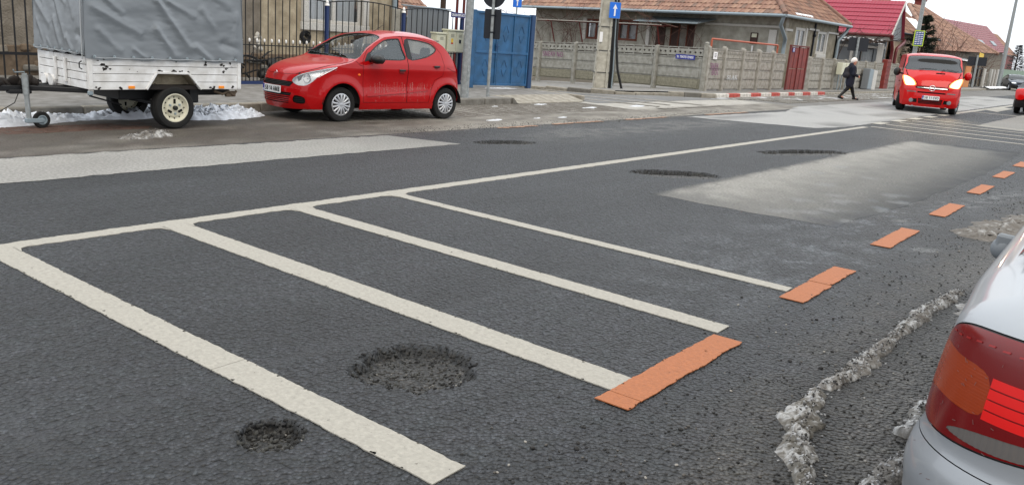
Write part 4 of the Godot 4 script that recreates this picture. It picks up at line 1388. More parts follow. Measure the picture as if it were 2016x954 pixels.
func fence_bay(p: Vector3, q: Vector3, rows: int, rh: float, label: String, group: String, m: Material, diamonds: bool, post_h: float, fallen := 0.0) -> Node3D:
	var d := q - p
	d.y = 0
	var w := d.length()
	var t := thing("concrete_fence", label, "fence", p, atan2(-d.z, d.x), group)
	var slope := (q.y - p.y) / w
	var tilt := Transform3D(Basis(Vector3(1, slope, 0), Vector3(0, 1, 0), Vector3(0, 0, 1)), Vector3.ZERO)
	for r in rows:
		var o := part("panel", panel_mesh(w - 0.10, rh, r), M.moss if r == 0 and diamonds else m, t)
		o.transform = tilt * Transform3D(Basis.IDENTITY, Vector3(0.05, 0.02 + r * rh, -0.02 - 0.006 * (r % 2)))
	var top := part("pierced_panel", slot_row(w - 0.10, rh * 0.84, diamonds), m, t)
	top.transform = tilt * Transform3D(Basis.IDENTITY, Vector3(0.05, 0.05 + rows * rh, -0.035))
	var back := MB.new()  # dark board added behind the pierced row so its holes look shaded
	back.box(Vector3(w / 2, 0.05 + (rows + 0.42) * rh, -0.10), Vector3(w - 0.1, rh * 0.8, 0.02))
	part("added_shade_board", back, M.wood_dark, t).transform = tilt
	var post := MB.new()
	post.box(Vector3(0, post_h / 2 - 0.15, 0.02), Vector3(0.15, post_h + 0.3, 0.19), Basis.IDENTITY, 0.02)
	post.prism(pv([-0.065, 0, 0.065, 0, 0.03, 0.05, -0.03, 0.05]), Transform3D(Basis.IDENTITY, Vector3(0, post_h - 0.002, -0.055)), 0.11)
	part("post", post, m, t)
	return t

func make_concrete_fences() -> void:
	# along the side street, falling away with it
	var n := 6
	for i in n:
		var a := Vector3(28.40 + 0.415 * i, 0.13 - 0.06 * i * (0.6 + 0.1 * i), -13.55 - 2.14 * i)
		var b := Vector3(28.40 + 0.415 * (i + 1), 0.13 - 0.06 * (i + 1) * (0.6 + 0.1 * (i + 1)), -13.55 - 2.14 * (i + 1))
		# drawn from the far end so that the outside faces the street
		var lb: String = ["at the street corner, under the blue name plate", "second from the corner, right of the utility pole", "half hidden behind the utility pole", "with purple graffiti, beside the blue gate", "hidden behind the blue gate", "last, hidden behind the blue gate"][i]
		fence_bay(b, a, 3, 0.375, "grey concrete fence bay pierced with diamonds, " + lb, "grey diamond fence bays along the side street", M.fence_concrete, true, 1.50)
	var cp := MB.new()
	cp.box(Vector3(0, 0.8, 0), Vector3(0.16, 1.72, 0.16), Basis(Vector3.UP, 0.2), 0.02)
	cp.ball(Vector3(0, 1.70, 0), Vector3(0.09, 0.06, 0.09), 8)
	var cpo := lone("corner_post", cp, M.fence_concrete, "stout concrete fence post at the corner of both fences", "post")
	cpo.position = Vector3(28.42, 0.1, -13.5)
	# along the main road
	var xs := [28.5, 29.9, 31.62, 33.2, 34.75, 36.28]
	for i in 5:
		var lb: String = ["with a white notice, first from the corner", "with white scribble, second from the corner", "third from the corner", "fourth from the corner", "right beside the red gate"][i]
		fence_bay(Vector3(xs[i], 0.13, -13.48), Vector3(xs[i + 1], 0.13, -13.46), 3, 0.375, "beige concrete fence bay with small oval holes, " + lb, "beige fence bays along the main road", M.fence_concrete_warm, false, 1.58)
	var x := 39.15
	for i in 11:
		var w := 1.85
		if i == 7:
			x += 1.4
		var lb: String = ["just right of the red gate", "second right of the red gate", "behind the yellow gas pipe", "behind the walking person", "behind the sign post", "behind the white cabinet", "left of the red pier", "right of the red pier", "partly behind the van", "hidden by the van", "beyond the van"][i]
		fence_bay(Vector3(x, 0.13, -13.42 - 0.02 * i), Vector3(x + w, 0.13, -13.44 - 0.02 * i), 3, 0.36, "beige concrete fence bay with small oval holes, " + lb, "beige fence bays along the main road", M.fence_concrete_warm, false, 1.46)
		x += w
	# red yard gate
	var g := thing("red_gate", "rust red sheet metal yard gate set in the concrete fence", "gate", Vector3(36.45, 0.13, -13.40))
	for k in 2:
		for row in 2:
			var mb := MB.new()
			mb.box(Vector3(0.55 + k * 1.05, 0.46 + row * 0.93, 0), Vector3(1.03, 0.90, 0.03), Basis.IDENTITY, 0.006)
			part("panel", mb, M.gate_red, g)
			var rib := MB.new()
			rib.box(Vector3(0.55 + k * 1.05, 0.46 + row * 0.93, 0.02), Vector3(0.05, 0.88, 0.02), Basis.IDENTITY, 0.004)
			part("rib", rib, M.gate_red_dark, g)
	for e in [[0.0, 0.06], [1.075, 0.05], [2.2, 0.12]]:
		var mb := MB.new()
		mb.box(Vector3(e[0], 0.95, 0.01), Vector3(e[1], 1.9, 0.08), Basis.IDENTITY, 0.006)
		part("stile", mb, M.gate_red_dark, g)
	var rl := MB.new()
	rl.box(Vector3(1.1, 1.90, 0.01), Vector3(2.3, 0.06, 0.09), Basis.IDENTITY, 0.006)
	part("top_rail", rl, M.gate_red_dark, g)
	var hn := MB.new()
	hn.prism(rrect(-0.13, -0.09, 0.13, 0.09, 0.01), Transform3D(Basis.IDENTITY, Vector3(0.3, 1.72, 0.04)), 0.01)
	part("house_number_plate", hn, M.sign_street, g)
	lettering("house_number", "52", 0.12, M.sign_white, g, Transform3D(Basis.IDENTITY, Vector3(0.3, 1.72, 0.055)))
	# writing on the fences
	var dv := Vector3(-0.19, 0, 0.98).normalized()
	var face := axes(Vector3.ZERO, dv, Vector3.UP)
	var plate := thing("street_name_plate", "long blue street name plate on the diamond fence at the corner", "street name sign", Vector3(28.50, 1.27, -14.30), 0)
	plate.transform.basis = face.basis
	var pm := MB.new()
	pm.prism(rrect(-0.44, -0.085, 0.44, 0.085, 0.015), Transform3D.IDENTITY, 0.012)
	part("plate", pm, M.sign_street, plate)
	lettering("lettering", "Str. TIMOTEI CIPARIU", 0.085, M.sign_white, plate, Transform3D(Basis.IDENTITY, Vector3(0, 0, 0.014)), "Droid Sans", 0.003, 0.76)
	plate.position += face.basis.z * 0.06
	var gr := lettering("graffiti", "SNEKY NO", 0.20, M.spray_purple, self, Transform3D(face.basis * Basis(Vector3(0, 0, 1), 0.02), Vector3(29.89, 0.93, -21.25) + face.basis.z * 0.075), "Droid Sans", 0.002, 1.25, 400)
	tag(gr, "purple spray painted word on the diamond fence beside the blue gate", "graffiti")
	var g2 := lettering("graffiti", "SNEK", 0.2, M.spray_purple, self, Transform3D(Basis.IDENTITY, Vector3(29.05, 1.02, -13.40)), "Droid Sans", 0.002, 0.7, 400)
	tag(g2, "upper purple scribble on the first beige fence bay", "graffiti")
	var g3 := lettering("graffiti", "BOI", 0.2, M.spray_purple, self, Transform3D(Basis.IDENTITY, Vector3(29.15, 0.80, -13.40)), "Droid Sans", 0.002, 0.55, 400)
	tag(g3, "lower purple scribble on the first beige fence bay", "graffiti")
	var g4 := lettering("graffiti", "SLAK", 0.15, M.spray_white, self, Transform3D(Basis.IDENTITY, Vector3(30.75, 0.62, -13.40)), "Droid Serif", 0.002, 0.95, 400)
	tag(g4, "white scribble low on the second beige fence bay", "graffiti")
	var nt := thing("notice", "small white notice fixed to the top row of the first beige bay", "notice", Vector3(29.05, 1.40, -13.42))
	var nm := MB.new()
	nm.box(Vector3.ZERO, Vector3(0.34, 0.26, 0.012), Basis.IDENTITY, 0.003)
	part("board", nm, M.sign_white, nt)
	for k in 3:
		var l := MB.new()
		l.box(Vector3(0, 0.06 - 0.05 * k, 0.008), Vector3(0.2 - 0.03 * k, 0.018, 0.004))
		part("printed_line", l, M.steel_dark, nt)

# ---------------------------------------------------------------- houses
# tiles on a sloping plane: o lower left corner of the eave, ux along it, uy up the slope, poly in those axes
func tiles(parent: Node, o: Vector3, ux: Vector3, uy: Vector3, poly: PackedVector2Array, tw: float, th: float, single_from: Vector2, singles: int) -> void:
	ux = ux.normalized()
	uy = uy.normalized()
	var nn := ux.cross(uy).normalized()
	if nn.y < 0: nn = -nn
	var base := MB.new()
	base.region([poly], [], func(v): return o + ux * v.x + uy * v.y - nn * 0.03, 2.0)
	part("roof_deck", base, M.wood_dark, parent)
	var bb := MB.bounds(poly)
	var spots := []
	var r := 0
	while bb.position.y + r * th < bb.end.y:
		var y := bb.position.y + r * th
		var c := 0
		while bb.position.x + (c - 0.5) * tw < bb.end.x:
			var x := bb.position.x + (c + (0.5 if r % 2 else 0.0)) * tw
			c += 1
			if Geometry2D.is_point_in_polygon(Vector2(x, y + th * 0.4), poly): spots.append(Vector2(x, y))
		r += 1
	var mb := MB.new() # one tile, lapped over the row below, a shallow trough with a raised side
	var pr := [Vector2(-0.5, 0.0), Vector2(-0.44, 0.028), Vector2(-0.34, 0.028), Vector2(-0.26, 0.006), Vector2(0.0, 0.0), Vector2(0.44, 0.004), Vector2(0.5, 0.0)]
	for i in pr.size() - 1:
		var a := Vector3(pr[i].x * tw, 0, pr[i].y + 0.035)
		var b := Vector3(pr[i + 1].x * tw, 0, pr[i + 1].y + 0.035)
		var up := Vector3(0, th * 1.12, -0.035)
		mb.quad(a, b, b + up, a + up)
		mb.quad(a - Vector3(0, 0, 0.03), b - Vector3(0, 0, 0.03), b, a)
	var tm := mb.mesh()
	var basis := Basis(ux, uy, ux.cross(uy))
	if basis.z.y < 0: basis = Basis(-ux, uy, (-ux).cross(uy))
	spots.sort_custom(func(a, b): return a.distance_squared_to(single_from) < b.distance_squared_to(single_from))
	var rr := RandomNumberGenerator.new()
	rr.seed = 5
	var rest := MultiMesh.new()
	rest.transform_format = MultiMesh.TRANSFORM_3D
	rest.use_colors = true
	rest.mesh = tm
	var k: int = min(singles, spots.size())
	rest.instance_count = spots.size() - k
	for i in spots.size():
		var v: Vector2 = spots[i]
		var xf := Transform3D(basis * Basis(Vector3(0, 0, 1), rr.randf_range(-0.015, 0.015)), o + ux * v.x + uy * v.y + nn * rr.randf_range(-0.004, 0.006))
		var pick := int(clamp(2.5 + 3.4 * nz.get_noise_2d(v.x * 0.6, v.y * 0.8) + rr.randf_range(-1.6, 1.6), 0, 4))
		if i < k:
			var p := part("roof_tile", tm, M["tile_%d" % pick], parent)
			p.transform = xf
		else:
			rest.set_instance_transform(i - k, xf)
			var c: Color = M["tile_%d" % pick].albedo_color
			rest.set_instance_color(i - k, c.srgb_to_linear())
	if rest.instance_count > 0:
		var mi := MultiMeshInstance3D.new()
		mi.name = numbered(parent, "roof_tiles")
		mi.multimesh = rest
		mi.material_override = M.tile
		mi.set_meta("kind", "stuff")
		parent.add_child(mi, true)

func gutter(parent: Node, pts: Array, m: Material, r := 0.075) -> void:
	var g := MB.new()
	g.tube(pts, r, 10)
	part("gutter", g, m, parent)

func make_corner_house() -> void:
	var t := thing("corner_house", "grey stucco bungalow with a weathered brown tile roof on the street corner", "house")
	var ez := -14.75
	var e0 := Vector3(38.83, 3.43, ez)      # eave corner
	var e1 := Vector3(48.68, 3.45, ez)      # right end of the road eave
	var da := Vector3(0.20, 0, -0.98).normalized()
	var wa := Vector3(40.25, 0, -15.2)     # wall corner at the ground
	# facade A looks at the side street: drawn from the far end towards the corner
	var LA := 18.0
	var oA := wa + da * LA
	var xA := -da
	var pos := func(px_from_corner: float) -> float: return LA - px_from_corner
	var A := MB.new()
	var holes := []
	var wins := [[10.75, 1.45, 1.76, 2.92], [13.35, 1.6, 1.72, 2.88]] # distance of the left edge from the corner, width, sill, head
	for w in wins: holes.append(rect(pos.call(w[0]), w[2], pos.call(w[0]) + w[1], w[3]))
	wall_region(A, rect(0, -1.6, LA, 3.44), holes, oA, xA)
	part("wall", A, M.stucco_grey, t)
	var B := MB.new()
	var wb := [[1.45, 1.40, 1.72, 2.98], [4.75, 1.35, 1.80, 2.95]]
	var hb := []
	for w in wb: hb.append(rect(w[0], w[2], w[0] + w[1], w[3]))
	wall_region(B, rect(0, -0.5, 7.95, 3.44), hb, wa, Vector3(1, 0, 0))
	part("wall", B, M.stucco_grey_shaded, t)
	var Cw := MB.new()
	wall_region(Cw, rect(0, -0.5, 16, 3.44), [], wa + Vector3(7.95, 0, 0), Vector3(0, 0, -1))
	part("wall", Cw, M.stucco_grey_shaded, t)
	for w in wb:
		window(t, wa + Vector3(w[0], w[2], 0), Vector3(1, 0, 0), w[1], w[3] - w[2], M.trim_white, 2, 0.06, 0.13)
		var sill := MB.new()
		sill.box(wa + Vector3(w[0] + w[1] / 2, w[2] - 0.10, 0.05), Vector3(w[1] + 0.15, 0.2, 0.12), Basis.IDENTITY, 0.015)
		part("sill", sill, M.trim_white, t)
		var arch := MB.new()
		arch.box(wa + Vector3(w[0] + w[1] + 0.1, (w[2] + w[3]) / 2, 0.02), Vector3(0.22, w[3] - w[2] + 0.06, 0.05), Basis.IDENTITY, 0.01)
		part("window_surround", arch, M.trim_white, t)
	var outA := xA.cross(Vector3.UP).normalized()
	var bA := Basis(xA, Vector3.UP, outA)
	for w in wins:
		window(t, oA + xA * pos.call(w[0]) + Vector3(0, w[2], 0), xA, w[1], w[3] - w[2], M.wood_brown, 2, 0.05, 0.12)
		var sh := MB.new()
		sh.box(oA + xA * (pos.call(w[0]) - 0.16) + Vector3(0, (w[2] + w[3]) / 2, 0) + outA * 0.02, Vector3(0.28, w[3] - w[2] + 0.1, 0.06), bA, 0.01)
		part("window_surround", sh, M.trim_white, t)
	# string course and corner pilaster
	var band := MB.new()
	band.box(oA + xA * (LA - 2.4) + Vector3(0, 2.90, 0) + outA * 0.03, Vector3(4.6, 0.11, 0.08), bA, 0.01)
	band.box(wa + Vector3(0.45, 2.80, 0.03), Vector3(0.9, 0.11, 0.08), Basis.IDENTITY, 0.01)
	band.box(wa + Vector3(3.95, 2.98, 0.031), Vector3(1.5, 0.10, 0.08), Basis.IDENTITY, 0.01)
	band.box(wa + Vector3(7.05, 2.95, 0.031), Vector3(1.7, 0.10, 0.08), Basis.IDENTITY, 0.01)
	part("string_course", band, M.trim_white, t)
	var pil := MB.new()
	pil.box(oA + xA * (LA - 0.6) + Vector3(0, 1.2, 0) + outA * 0.032, Vector3(0.42, 3.1, 0.075), bA, 0.01)
	part("corner_pilaster", pil, M.trim_white, t)
	var pil2 := MB.new()
	pil2.box(oA + xA * (LA - 5.05) + Vector3(0, 1.1, 0) + outA * 0.03, Vector3(0.45, 3.3, 0.075), bA, 0.01)
	part("pilaster", pil2, M.stucco_grey, t)
	# porch: dark timber glazing under a lean-to canopy
	var por := MB.new()
	por.box(oA + xA * (LA - 8.45) + Vector3(0, 1.5, 0) + outA * 0.05, Vector3(0.25, 2.9, 0.16), bA, 0.02)
	part("porch_post", por, M.trim_white, t)
	var glz := MB.new()
	glz.box(oA + xA * (LA - 7.6) + Vector3(0, 1.65, 0) + outA * 0.015, Vector3(0.62, 2.3, 0.06), bA, 0.01)
	part("brown_door", glz, M.wood_dark, t)
	for i in 3:
		var d := MB.new()
		d.box(oA + xA * (LA - 6.6 + i * 0.55) + Vector3(0, 1.65, 0) + outA * 0.02, Vector3(0.46, 2.3, 0.07), bA, 0.01)
		part("porch_glazing", d, M.wood_dark if i != 1 else M.pane, t)
		var e := MB.new()
		e.box(oA + xA * (LA - 6.87 + i * 0.55) + Vector3(0, 1.65, 0) + outA * 0.04, Vector3(0.07, 2.3, 0.09), bA, 0.01)
		part("porch_mullion", e, M.wood_brown, t)
	var cn := MB.new()
	cn.box(oA + xA * (LA - 6.2) + Vector3(0, 2.98, 0) + outA * 0.75, Vector3(4.3, 0.04, 1.6), bA * Basis(Vector3(1, 0, 0), 0.20), 0.008)
	part("canopy", cn, M.zinc, t)
	for k in 14:
		var rb := MB.new()
		rb.box(oA + xA * (LA - 8.2 + k * 0.31) + Vector3(0, 3.005, 0) + outA * 0.75, Vector3(0.05, 0.03, 1.6), bA * Basis(Vector3(1, 0, 0), 0.20), 0.006)
		part("canopy_rib", rb, M.zinc, t)
	# recess for the meter in the wall
	var mr := MB.new()
	mr.box(oA + xA * (LA - 1.65) + Vector3(0, 2.3, 0) + outA * 0.02, Vector3(0.42, 0.55, 0.06), bA, 0.01)
	part("meter_recess", mr, M.wood_dark, t)
	var mr2 := MB.new()
	mr2.box(oA + xA * (LA - 1.62) + Vector3(0, 2.44, 0) + outA * 0.06, Vector3(0.28, 0.18, 0.05), bA, 0.01)
	part("meter", mr2, M.box_beige, t)
	for x in [1.65, 1.05]:
		var pp := MB.new()
		pp.tube([oA + xA * (LA - x) + outA * 0.05 + Vector3(0, 0, 0), oA + xA * (LA - x) + outA * 0.05 + Vector3(0, 1.95 if x > 1.5 else 1.7, 0)], 0.05, 8)
		part("white_pipe", pp, M.white_gloss, t)
	# soffit and roof planes
	var run := (e1.x - e0.x) / 2
	var ridge_h := 3.45 + run * 0.80
	var apex := Vector3(e0.x + run + 0.2 * run, ridge_h, ez - run)
	var sof := MB.new()
	sof.quad(e0, e1, e1 + Vector3(0, 0, -0.6), e0 + Vector3(0.8, 0, -0.6))
	sof.quad(e0 + da * 19, e0, e0 + Vector3(1.6, 0, -0.3), e0 + Vector3(1.6, 0, -0.3) + da * 19)
	part("soffit", sof, M.stucco_grey_shaded, t)
	var upB := (apex - (e0 + e1) / 2)
	var uB := Vector3(0, upB.y, upB.z).normalized()
	var lenB := Vector2(upB.y, upB.z).length()
	tiles(t, e0, Vector3(1, 0, 0), uB, pv([0, 0, e1.x - e0.x, 0, apex.x - e0.x, lenB]), 0.27, 0.34, Vector2(3.5, 0), 160)
	# plane A: eave runs back along da
	var perp := Vector3.UP.cross(da).normalized()
	if perp.x < 0: perp = -perp
	var rel := apex - e0
	var ha := rel.dot(perp)
	var uA := (perp * ha + Vector3(0, rel.y, 0)).normalized()
	var lenA := (perp * ha + Vector3(0, rel.y, 0)).length()
	var along := rel.dot(da)
	tiles(t, e0, da, uA, pv([0, 0, 19, 0, 19, lenA, along, lenA]), 0.27, 0.34, Vector2(5, 0), 140)
	var ed := MB.new()
	ed.tri(e1, e1 + da * 19, apex)
	ed.tri(apex, e1 + da * 19, apex + da * 13)
	part("roof_deck", ed, M.tile_1, t)
	for h in [[e0, apex], [e1, apex], [apex, apex + da * 13]]:
		var n := int(h[0].distance_to(h[1]) / 0.36)
		for i in n:
			var cpm := MB.new()
			var p: Vector3 = h[0].lerp(h[1], float(i) / n)
			var q: Vector3 = h[0].lerp(h[1], float(i + 1.12) / n)
			cpm.tube([p + Vector3(0, 0.03, 0), q + Vector3(0, 0.05, 0)], [0.13, 0.11], 8)
			part("ridge_tile", cpm, M["tile_%d" % [0, 4, 2][i % 3]], t)
	gutter(t, [e0 + Vector3(-0.05, -0.06, 0.06), e1 + Vector3(0.05, -0.06, 0.06)], M.zinc)
	gutter(t, [e0 + da * 19 + Vector3(-0.06, -0.06, 0), e0 + Vector3(-0.05, -0.06, 0.06)], M.zinc)
	var dpa := MB.new()
	dpa.tube([e0 + Vector3(0.1, -0.1, -0.1), e0 + Vector3(0.15, -0.5, -0.2), wa + Vector3(-0.05, 2.35, 0.1), wa + Vector3(-0.1, 1.9, 0.1), wa + Vector3(-0.1, -0.3, 0.1)], 0.09, 10)
	part("downpipe", dpa, M.zinc, t)
	var dpb := MB.new()
	dpb.tube([e1 + Vector3(-0.05, -0.1, -0.05), e1 + Vector3(-0.1, -0.3, -0.1), wa + Vector3(7.85, 2.6, 0.12), wa + Vector3(7.8, 2.2, 0.12), wa + Vector3(7.8, -0.3, 0.12)], 0.09, 10)
	part("downpipe", dpb, M.zinc, t)
	var wire := MB.new()
	wire.tube([wa + Vector3(4.05, 3.3, 0.06), wa + Vector3(4.0, 1.4, 0.06)], 0.05, 6)
	wire.ball(wa + Vector3(4.05, 2.7, 0.08), Vector3(0.12, 0.09, 0.08), 8)
	part("cable_duct", wire, M.steel_dark, t)
	# the brown rail over the fence
	var pipe := thing("gas_pipe_rail", "rust orange gas pipe looping above the beige concrete fence", "pipe", Vector3(29.16, 0.2, -13.75))
	var gp := MB.new()
	gp.tube([Vector3(0.15, 1.2, 0), Vector3(0.15, 1.75, 0), Vector3(0.18, 1.79, 0), Vector3(6.65, 1.79, 0), Vector3(6.7, 1.75, 0), Vector3(6.7, 1.2, 0)], 0.04, 8)
	part("pipe", gp, M.gas_orange, pipe)

func metal_roof(parent: Node, o: Vector3, ux: Vector3, uy: Vector3, w: float, h: float, m: Material, tile := true) -> void:
	ux = ux.normalized()
	uy = uy.normalized()
	var nn := ux.cross(uy).normalized()
	if nn.y < 0: nn = -nn
	var rows := int(h / 0.36)
	for r in rows: # each pressed course is a strip with its own step
		var mb := MB.new()
		var y0 := h * r / rows
		var y1 := h * (r + 1) / rows
		var nu: int = int(w / 0.055) if tile else int(w / 0.2)
		mb.grid(nu, 2, func(u, v):
			var wv: float = 0.022 * (0.5 + 0.5 * cos(u * w * TAU / 0.22)) if tile else (0.03 if fposmod(u * w, 0.5) < 0.1 else 0.0)
			return o + ux * (u * w) + uy * lerp(y0, y1, v) + nn * (wv + 0.035 * (1.0 - v) + 0.002), ux.cross(uy).y < 0)
		var a := o + uy * y0
		mb.quad_out(a + nn * 0.0, a + ux * w, a + ux * w + nn * 0.037, a + nn * 0.037, a - uy * -5.0)
		part("roof_course", mb, m, parent)

func make_far_houses() -> void:
	# pink red metal roof, gable to the road
	var t := thing("red_roof_house", "low grey house under a bright pinkish red pressed metal roof", "house", Vector3(59.74, 0, -15.5))
	var up := Vector3(2.05, 2.28, 0)
	metal_roof(t, Vector3(0, 3.43, 0.15), Vector3(0, 0, -1), up, 11.0, up.length(), M.roof_red)
	var oth := MB.new()
	oth.quad(Vector3(2.05, 5.71, 0.15), Vector3(3.4, 3.2, 0.15), Vector3(3.4, 3.2, -10.8), Vector3(2.05, 5.71, -10.8))
	part("roof_far_slope", oth, M.roof_red, t)
	var gb := MB.new()
	gb.prism(pv([0.25, 3.1, 3.25, 3.1, 3.25, 3.45, 2.05, 5.62, 0.15, 3.5]), Transform3D(Basis.IDENTITY, Vector3(0, 0, -0.35)), 0.3)
	part("gable", gb, M.gable_grey, t)
	var vb := MB.new()
	vb.bar(Vector3(-0.05, 3.36, 0.17), Vector3(2.05, 5.66, 0.17), 0.16, 0.05)
	part("bargeboard", vb, M.trim_white, t)
	var fa := MB.new()
	fa.box(Vector3(0.12, 3.22, -5.2), Vector3(0.06, 0.34, 10.9), Basis.IDENTITY, 0.01)
	part("fascia", fa, M.trim_white, t)
	var wl := MB.new()
	wall_region(wl, rect(0, -0.5, 10.5, 3.2), [rect(8.9, 0.9, 9.8, 2.5)], Vector3(0.75, 0, -10.8), Vector3(0, 0, 1))
	part("wall", wl, M.gable_grey, t)
	var bd := MB.new()
	bd.box(Vector3(0.72, 2.58, -5.5), Vector3(0.08, 0.16, 10.4), Basis.IDENTITY, 0.01)
	part("white_band", bd, M.trim_white, t)
	for z in [-0.55, -2.4]:
		var cl := MB.new()
		cl.box(Vector3(0.62, 1.4, z), Vector3(0.3, 2.9, 0.34 if z > -1 else 0.16), Basis.IDENTITY, 0.02)
		part("white_pillar", cl, M.trim_white, t)
	window(t, Vector3(0.75, 0.9, -1.9), Vector3(0, 0, 1), 0.9, 1.6, M.steel_dark, 1, 0.06, 0.06)
	for k in 2:
		var dp := MB.new()
		if k == 0: dp.tube([Vector3(-0.05, 3.4, 0.2), Vector3(0.0, 3.1, 0.2), Vector3(0.35, 2.5, 0.25), Vector3(0.4, 2.2, 0.25), Vector3(0.4, 0, 0.25)], 0.11, 8)
		else: dp.tube([Vector3(3.3, 3.2, 0.2), Vector3(3.1, 3.0, 0.2), Vector3(1.7, 2.6, 0.2), Vector3(1.55, 2.3, 0.2), Vector3(1.6, 0, 0.2)], 0.11, 8)
		part("downpipe", dp, M.downpipe_red, t)
	gutter(t, [Vector3(-0.08, 3.36, 0.2), Vector3(-0.08, 3.36, -10.8)], M.downpipe_red, 0.1)
	# red pier in the fence
	var pier := MB.new()
	pier.box(Vector3(0, 0.85, 0), Vector3(0.9, 1.7, 0.3), Basis.IDENTITY, 0.03)
	var pr := thing("red_gate_pier", "narrow rust red gate pier in the fence left of the van", "gate pier", Vector3(52.9, 0.1, -13.6))
	part("pier", pier, M.gate_red, pr)
	for k in 6:
		var sl := MB.new()
		sl.box(Vector3(0, 0.3 + 0.25 * k, 0.16), Vector3(0.62, 0.03, 0.03), Basis.IDENTITY, 0.005)
		part("slat", sl, M.gate_red_dark, pr)
	# cream neighbour with a tile roof
	var c := thing("cream_house", "cream rendered house with a brown tile roof between the red roofs", "house", Vector3(67, 0, -16.2))
	var cw := MB.new()
	wall_region(cw, rect(-3.5, -0.5, 8, 3.75), [], Vector3.ZERO, Vector3(1, 0, 0))
	wall_region(cw, rect(0, -0.5, 9, 3.75), [], Vector3(-3.5, 0, -9), Vector3(0, 0, 1))
	part("wall", cw, M.stucco_cream, c)
	tiles(c, Vector3(-3.6, 3.75, 0.5), Vector3(1, 0, 0), Vector3(0, 0.62, -0.78), pv([0, 0, 12.3, 0, 8.5, 4.6, 2.2, 4.6]), 0.34, 0.42, Vector2(6, 1), 0)
	gutter(c, [Vector3(-3.6, 3.7, 0.55), Vector3(8.6, 3.7, 0.55)], M.steel_dark)
	var cs := MB.new()
	cs.colored = true
	cs.grid(14, 8, func(u, v): return Vector3(2.4 + 3.2 * u + v * 1.1, 3.95 + 1.2 * v, 0.33 - 1.5 * v) + Vector3(0, 0.12 * sin(u * PI) * sin(v * PI) + 0.05 * nz.get_noise_2d(u * 9, v * 9), 0), false)
	part("roof_snow", cs, M.snow, c)
	# big hipped tile roof
	var h := thing("hipped_roof_house", "old house with a huge sagging hipped roof of orange brown tiles", "house", Vector3(77, 0, -16.6))
	var hw := MB.new()
	wall_region(hw, rect(0.8, -0.5, 29, 3.1), [], Vector3(0, 0, -0.4), Vector3(1, 0, 0))
	wall_region(hw, rect(0, -0.5, 14, 3.1), [], Vector3(0.8, 0, -14.4), Vector3(0, 0, 1))
	part("wall", hw, M.stucco_beige_dark, h)
	var ub := Vector3(0, 4.3, -5.6).normalized()
	tiles(h, Vector3(0, 2.95, 0.4), Vector3(1, 0.018, 0), ub, pv([0, 0, 30.5, 0, 17.2, 6.7, 12.0, 6.7]), 0.5, 0.62, Vector2(14, 3), 0)
	tiles(h, Vector3(0, 2.95, -15), Vector3(0, 0, 1), Vector3(0.92, 0.42, 0).normalized(), pv([0, 0, 15.4, 0, 9.6, 9.5, 6, 9.5]), 0.5, 0.62, Vector2(9, 3), 0)
	for e in [[Vector3(0, 3.0, 0.4), Vector3(12.0, 7.25, -5.2)], [Vector3(12.0, 7.25, -5.2), Vector3(17.2, 7.35, -5.2)], [Vector3(17.2, 7.35, -5.2), Vector3(30.5, 3.5, 0.4)]]:
		var hp := MB.new()
		hp.tube([e[0], e[0].lerp(e[1], 0.5) - Vector3(0, 0.08, 0), e[1]], 0.2, 8)
		part("ridge_tiles", hp, M.tile_3, h)
	var ch := MB.new()
	ch.box(Vector3(19.6, 7.2, -6.0), Vector3(1.3, 2.0, 0.8), Basis.IDENTITY, 0.03)
	ch.box(Vector3(19.6, 8.2, -6.0), Vector3(1.55, 0.18, 1.0), Basis.IDENTITY, 0.03)
	part("chimney", ch, M.gate_red, h)
	# maroon roof with two skylights
	var m := thing("maroon_roof_house", "house with a long maroon sheet roof and two small skylights", "house", Vector3(94, 0, -18.4))
	var mu := Vector3(0, 3.3, -3.4)
	var mw := MB.new()
	wall_region(mw, rect(-2, -0.5, 34, 4.0), [], Vector3(0, 0, -0.3), Vector3(1, 0.01, 0))
	part("wall", mw, M.stucco_beige_dark, m)
	metal_roof(m, Vector3(-1, 3.3, 0.1), Vector3(1, 0.022, 0), mu, 37.5, mu.length(), M.roof_maroon, false)
	for x in [21.5, 29.5]:
		var f := MB.new()
		f.box(Vector3(x, 4.30 + x * 0.022, -1.0), Vector3(3.2, 0.15, 1.0), Basis(Vector3(1, 0, 0), 0.77), 0.02)
		var s := part("skylight", f, M.steel_dark, m)
		var pn := MB.new()
		pn.box(Vector3(x, 4.39 + x * 0.022, -0.93), Vector3(2.7, 0.06, 0.75), Basis(Vector3(1, 0, 0), 0.77))
		part("pane", pn, M.zinc, s)
	for x in [[18.0, 0.7], [23.5, 0.9], [29.0, 0.65]]:
		var g := MB.new()
		g.box(Vector3(x[0], 3.5 + x[1], -0.15 - x[1] * 0.6), Vector3(3.2, 0.16, 0.1))
		part("snow_guard", g, M.downpipe_red, m)
	# last roofs at the right edge
	var l := thing("pale_gable_house", "small house with a patchy orange roof at the far right, behind the lamp post", "house", Vector3(136, 0, -20))
	var lw := MB.new()
	lw.box(Vector3(6, 1.5, -3), Vector3(11, 5.0, 6), Basis.IDENTITY, 0.03)
	part("wall", lw, M.gate_red, l)
	tiles(l, Vector3(0, 4.0, 0.3), Vector3(1, 0, 0), Vector3(0, 0.7, -0.7), pv([0, 0, 13, 0, 11, 4.2, 2, 4.2]), 0.6, 0.7, Vector2(0, 0), 0)
	# brown roof seen over the blue gate, down the side street
	var b := thing("gate_view_house", "house with a pale brown roof down the side street, above the blue gate", "house", Vector3(24.5, -1, -34))
	var bw := MB.new()
	bw.box(Vector3(6.0, 1.6, -4), Vector3(9, 3.6, 6), Basis.IDENTITY, 0.03)
	part("wall", bw, M.stucco_beige, b)
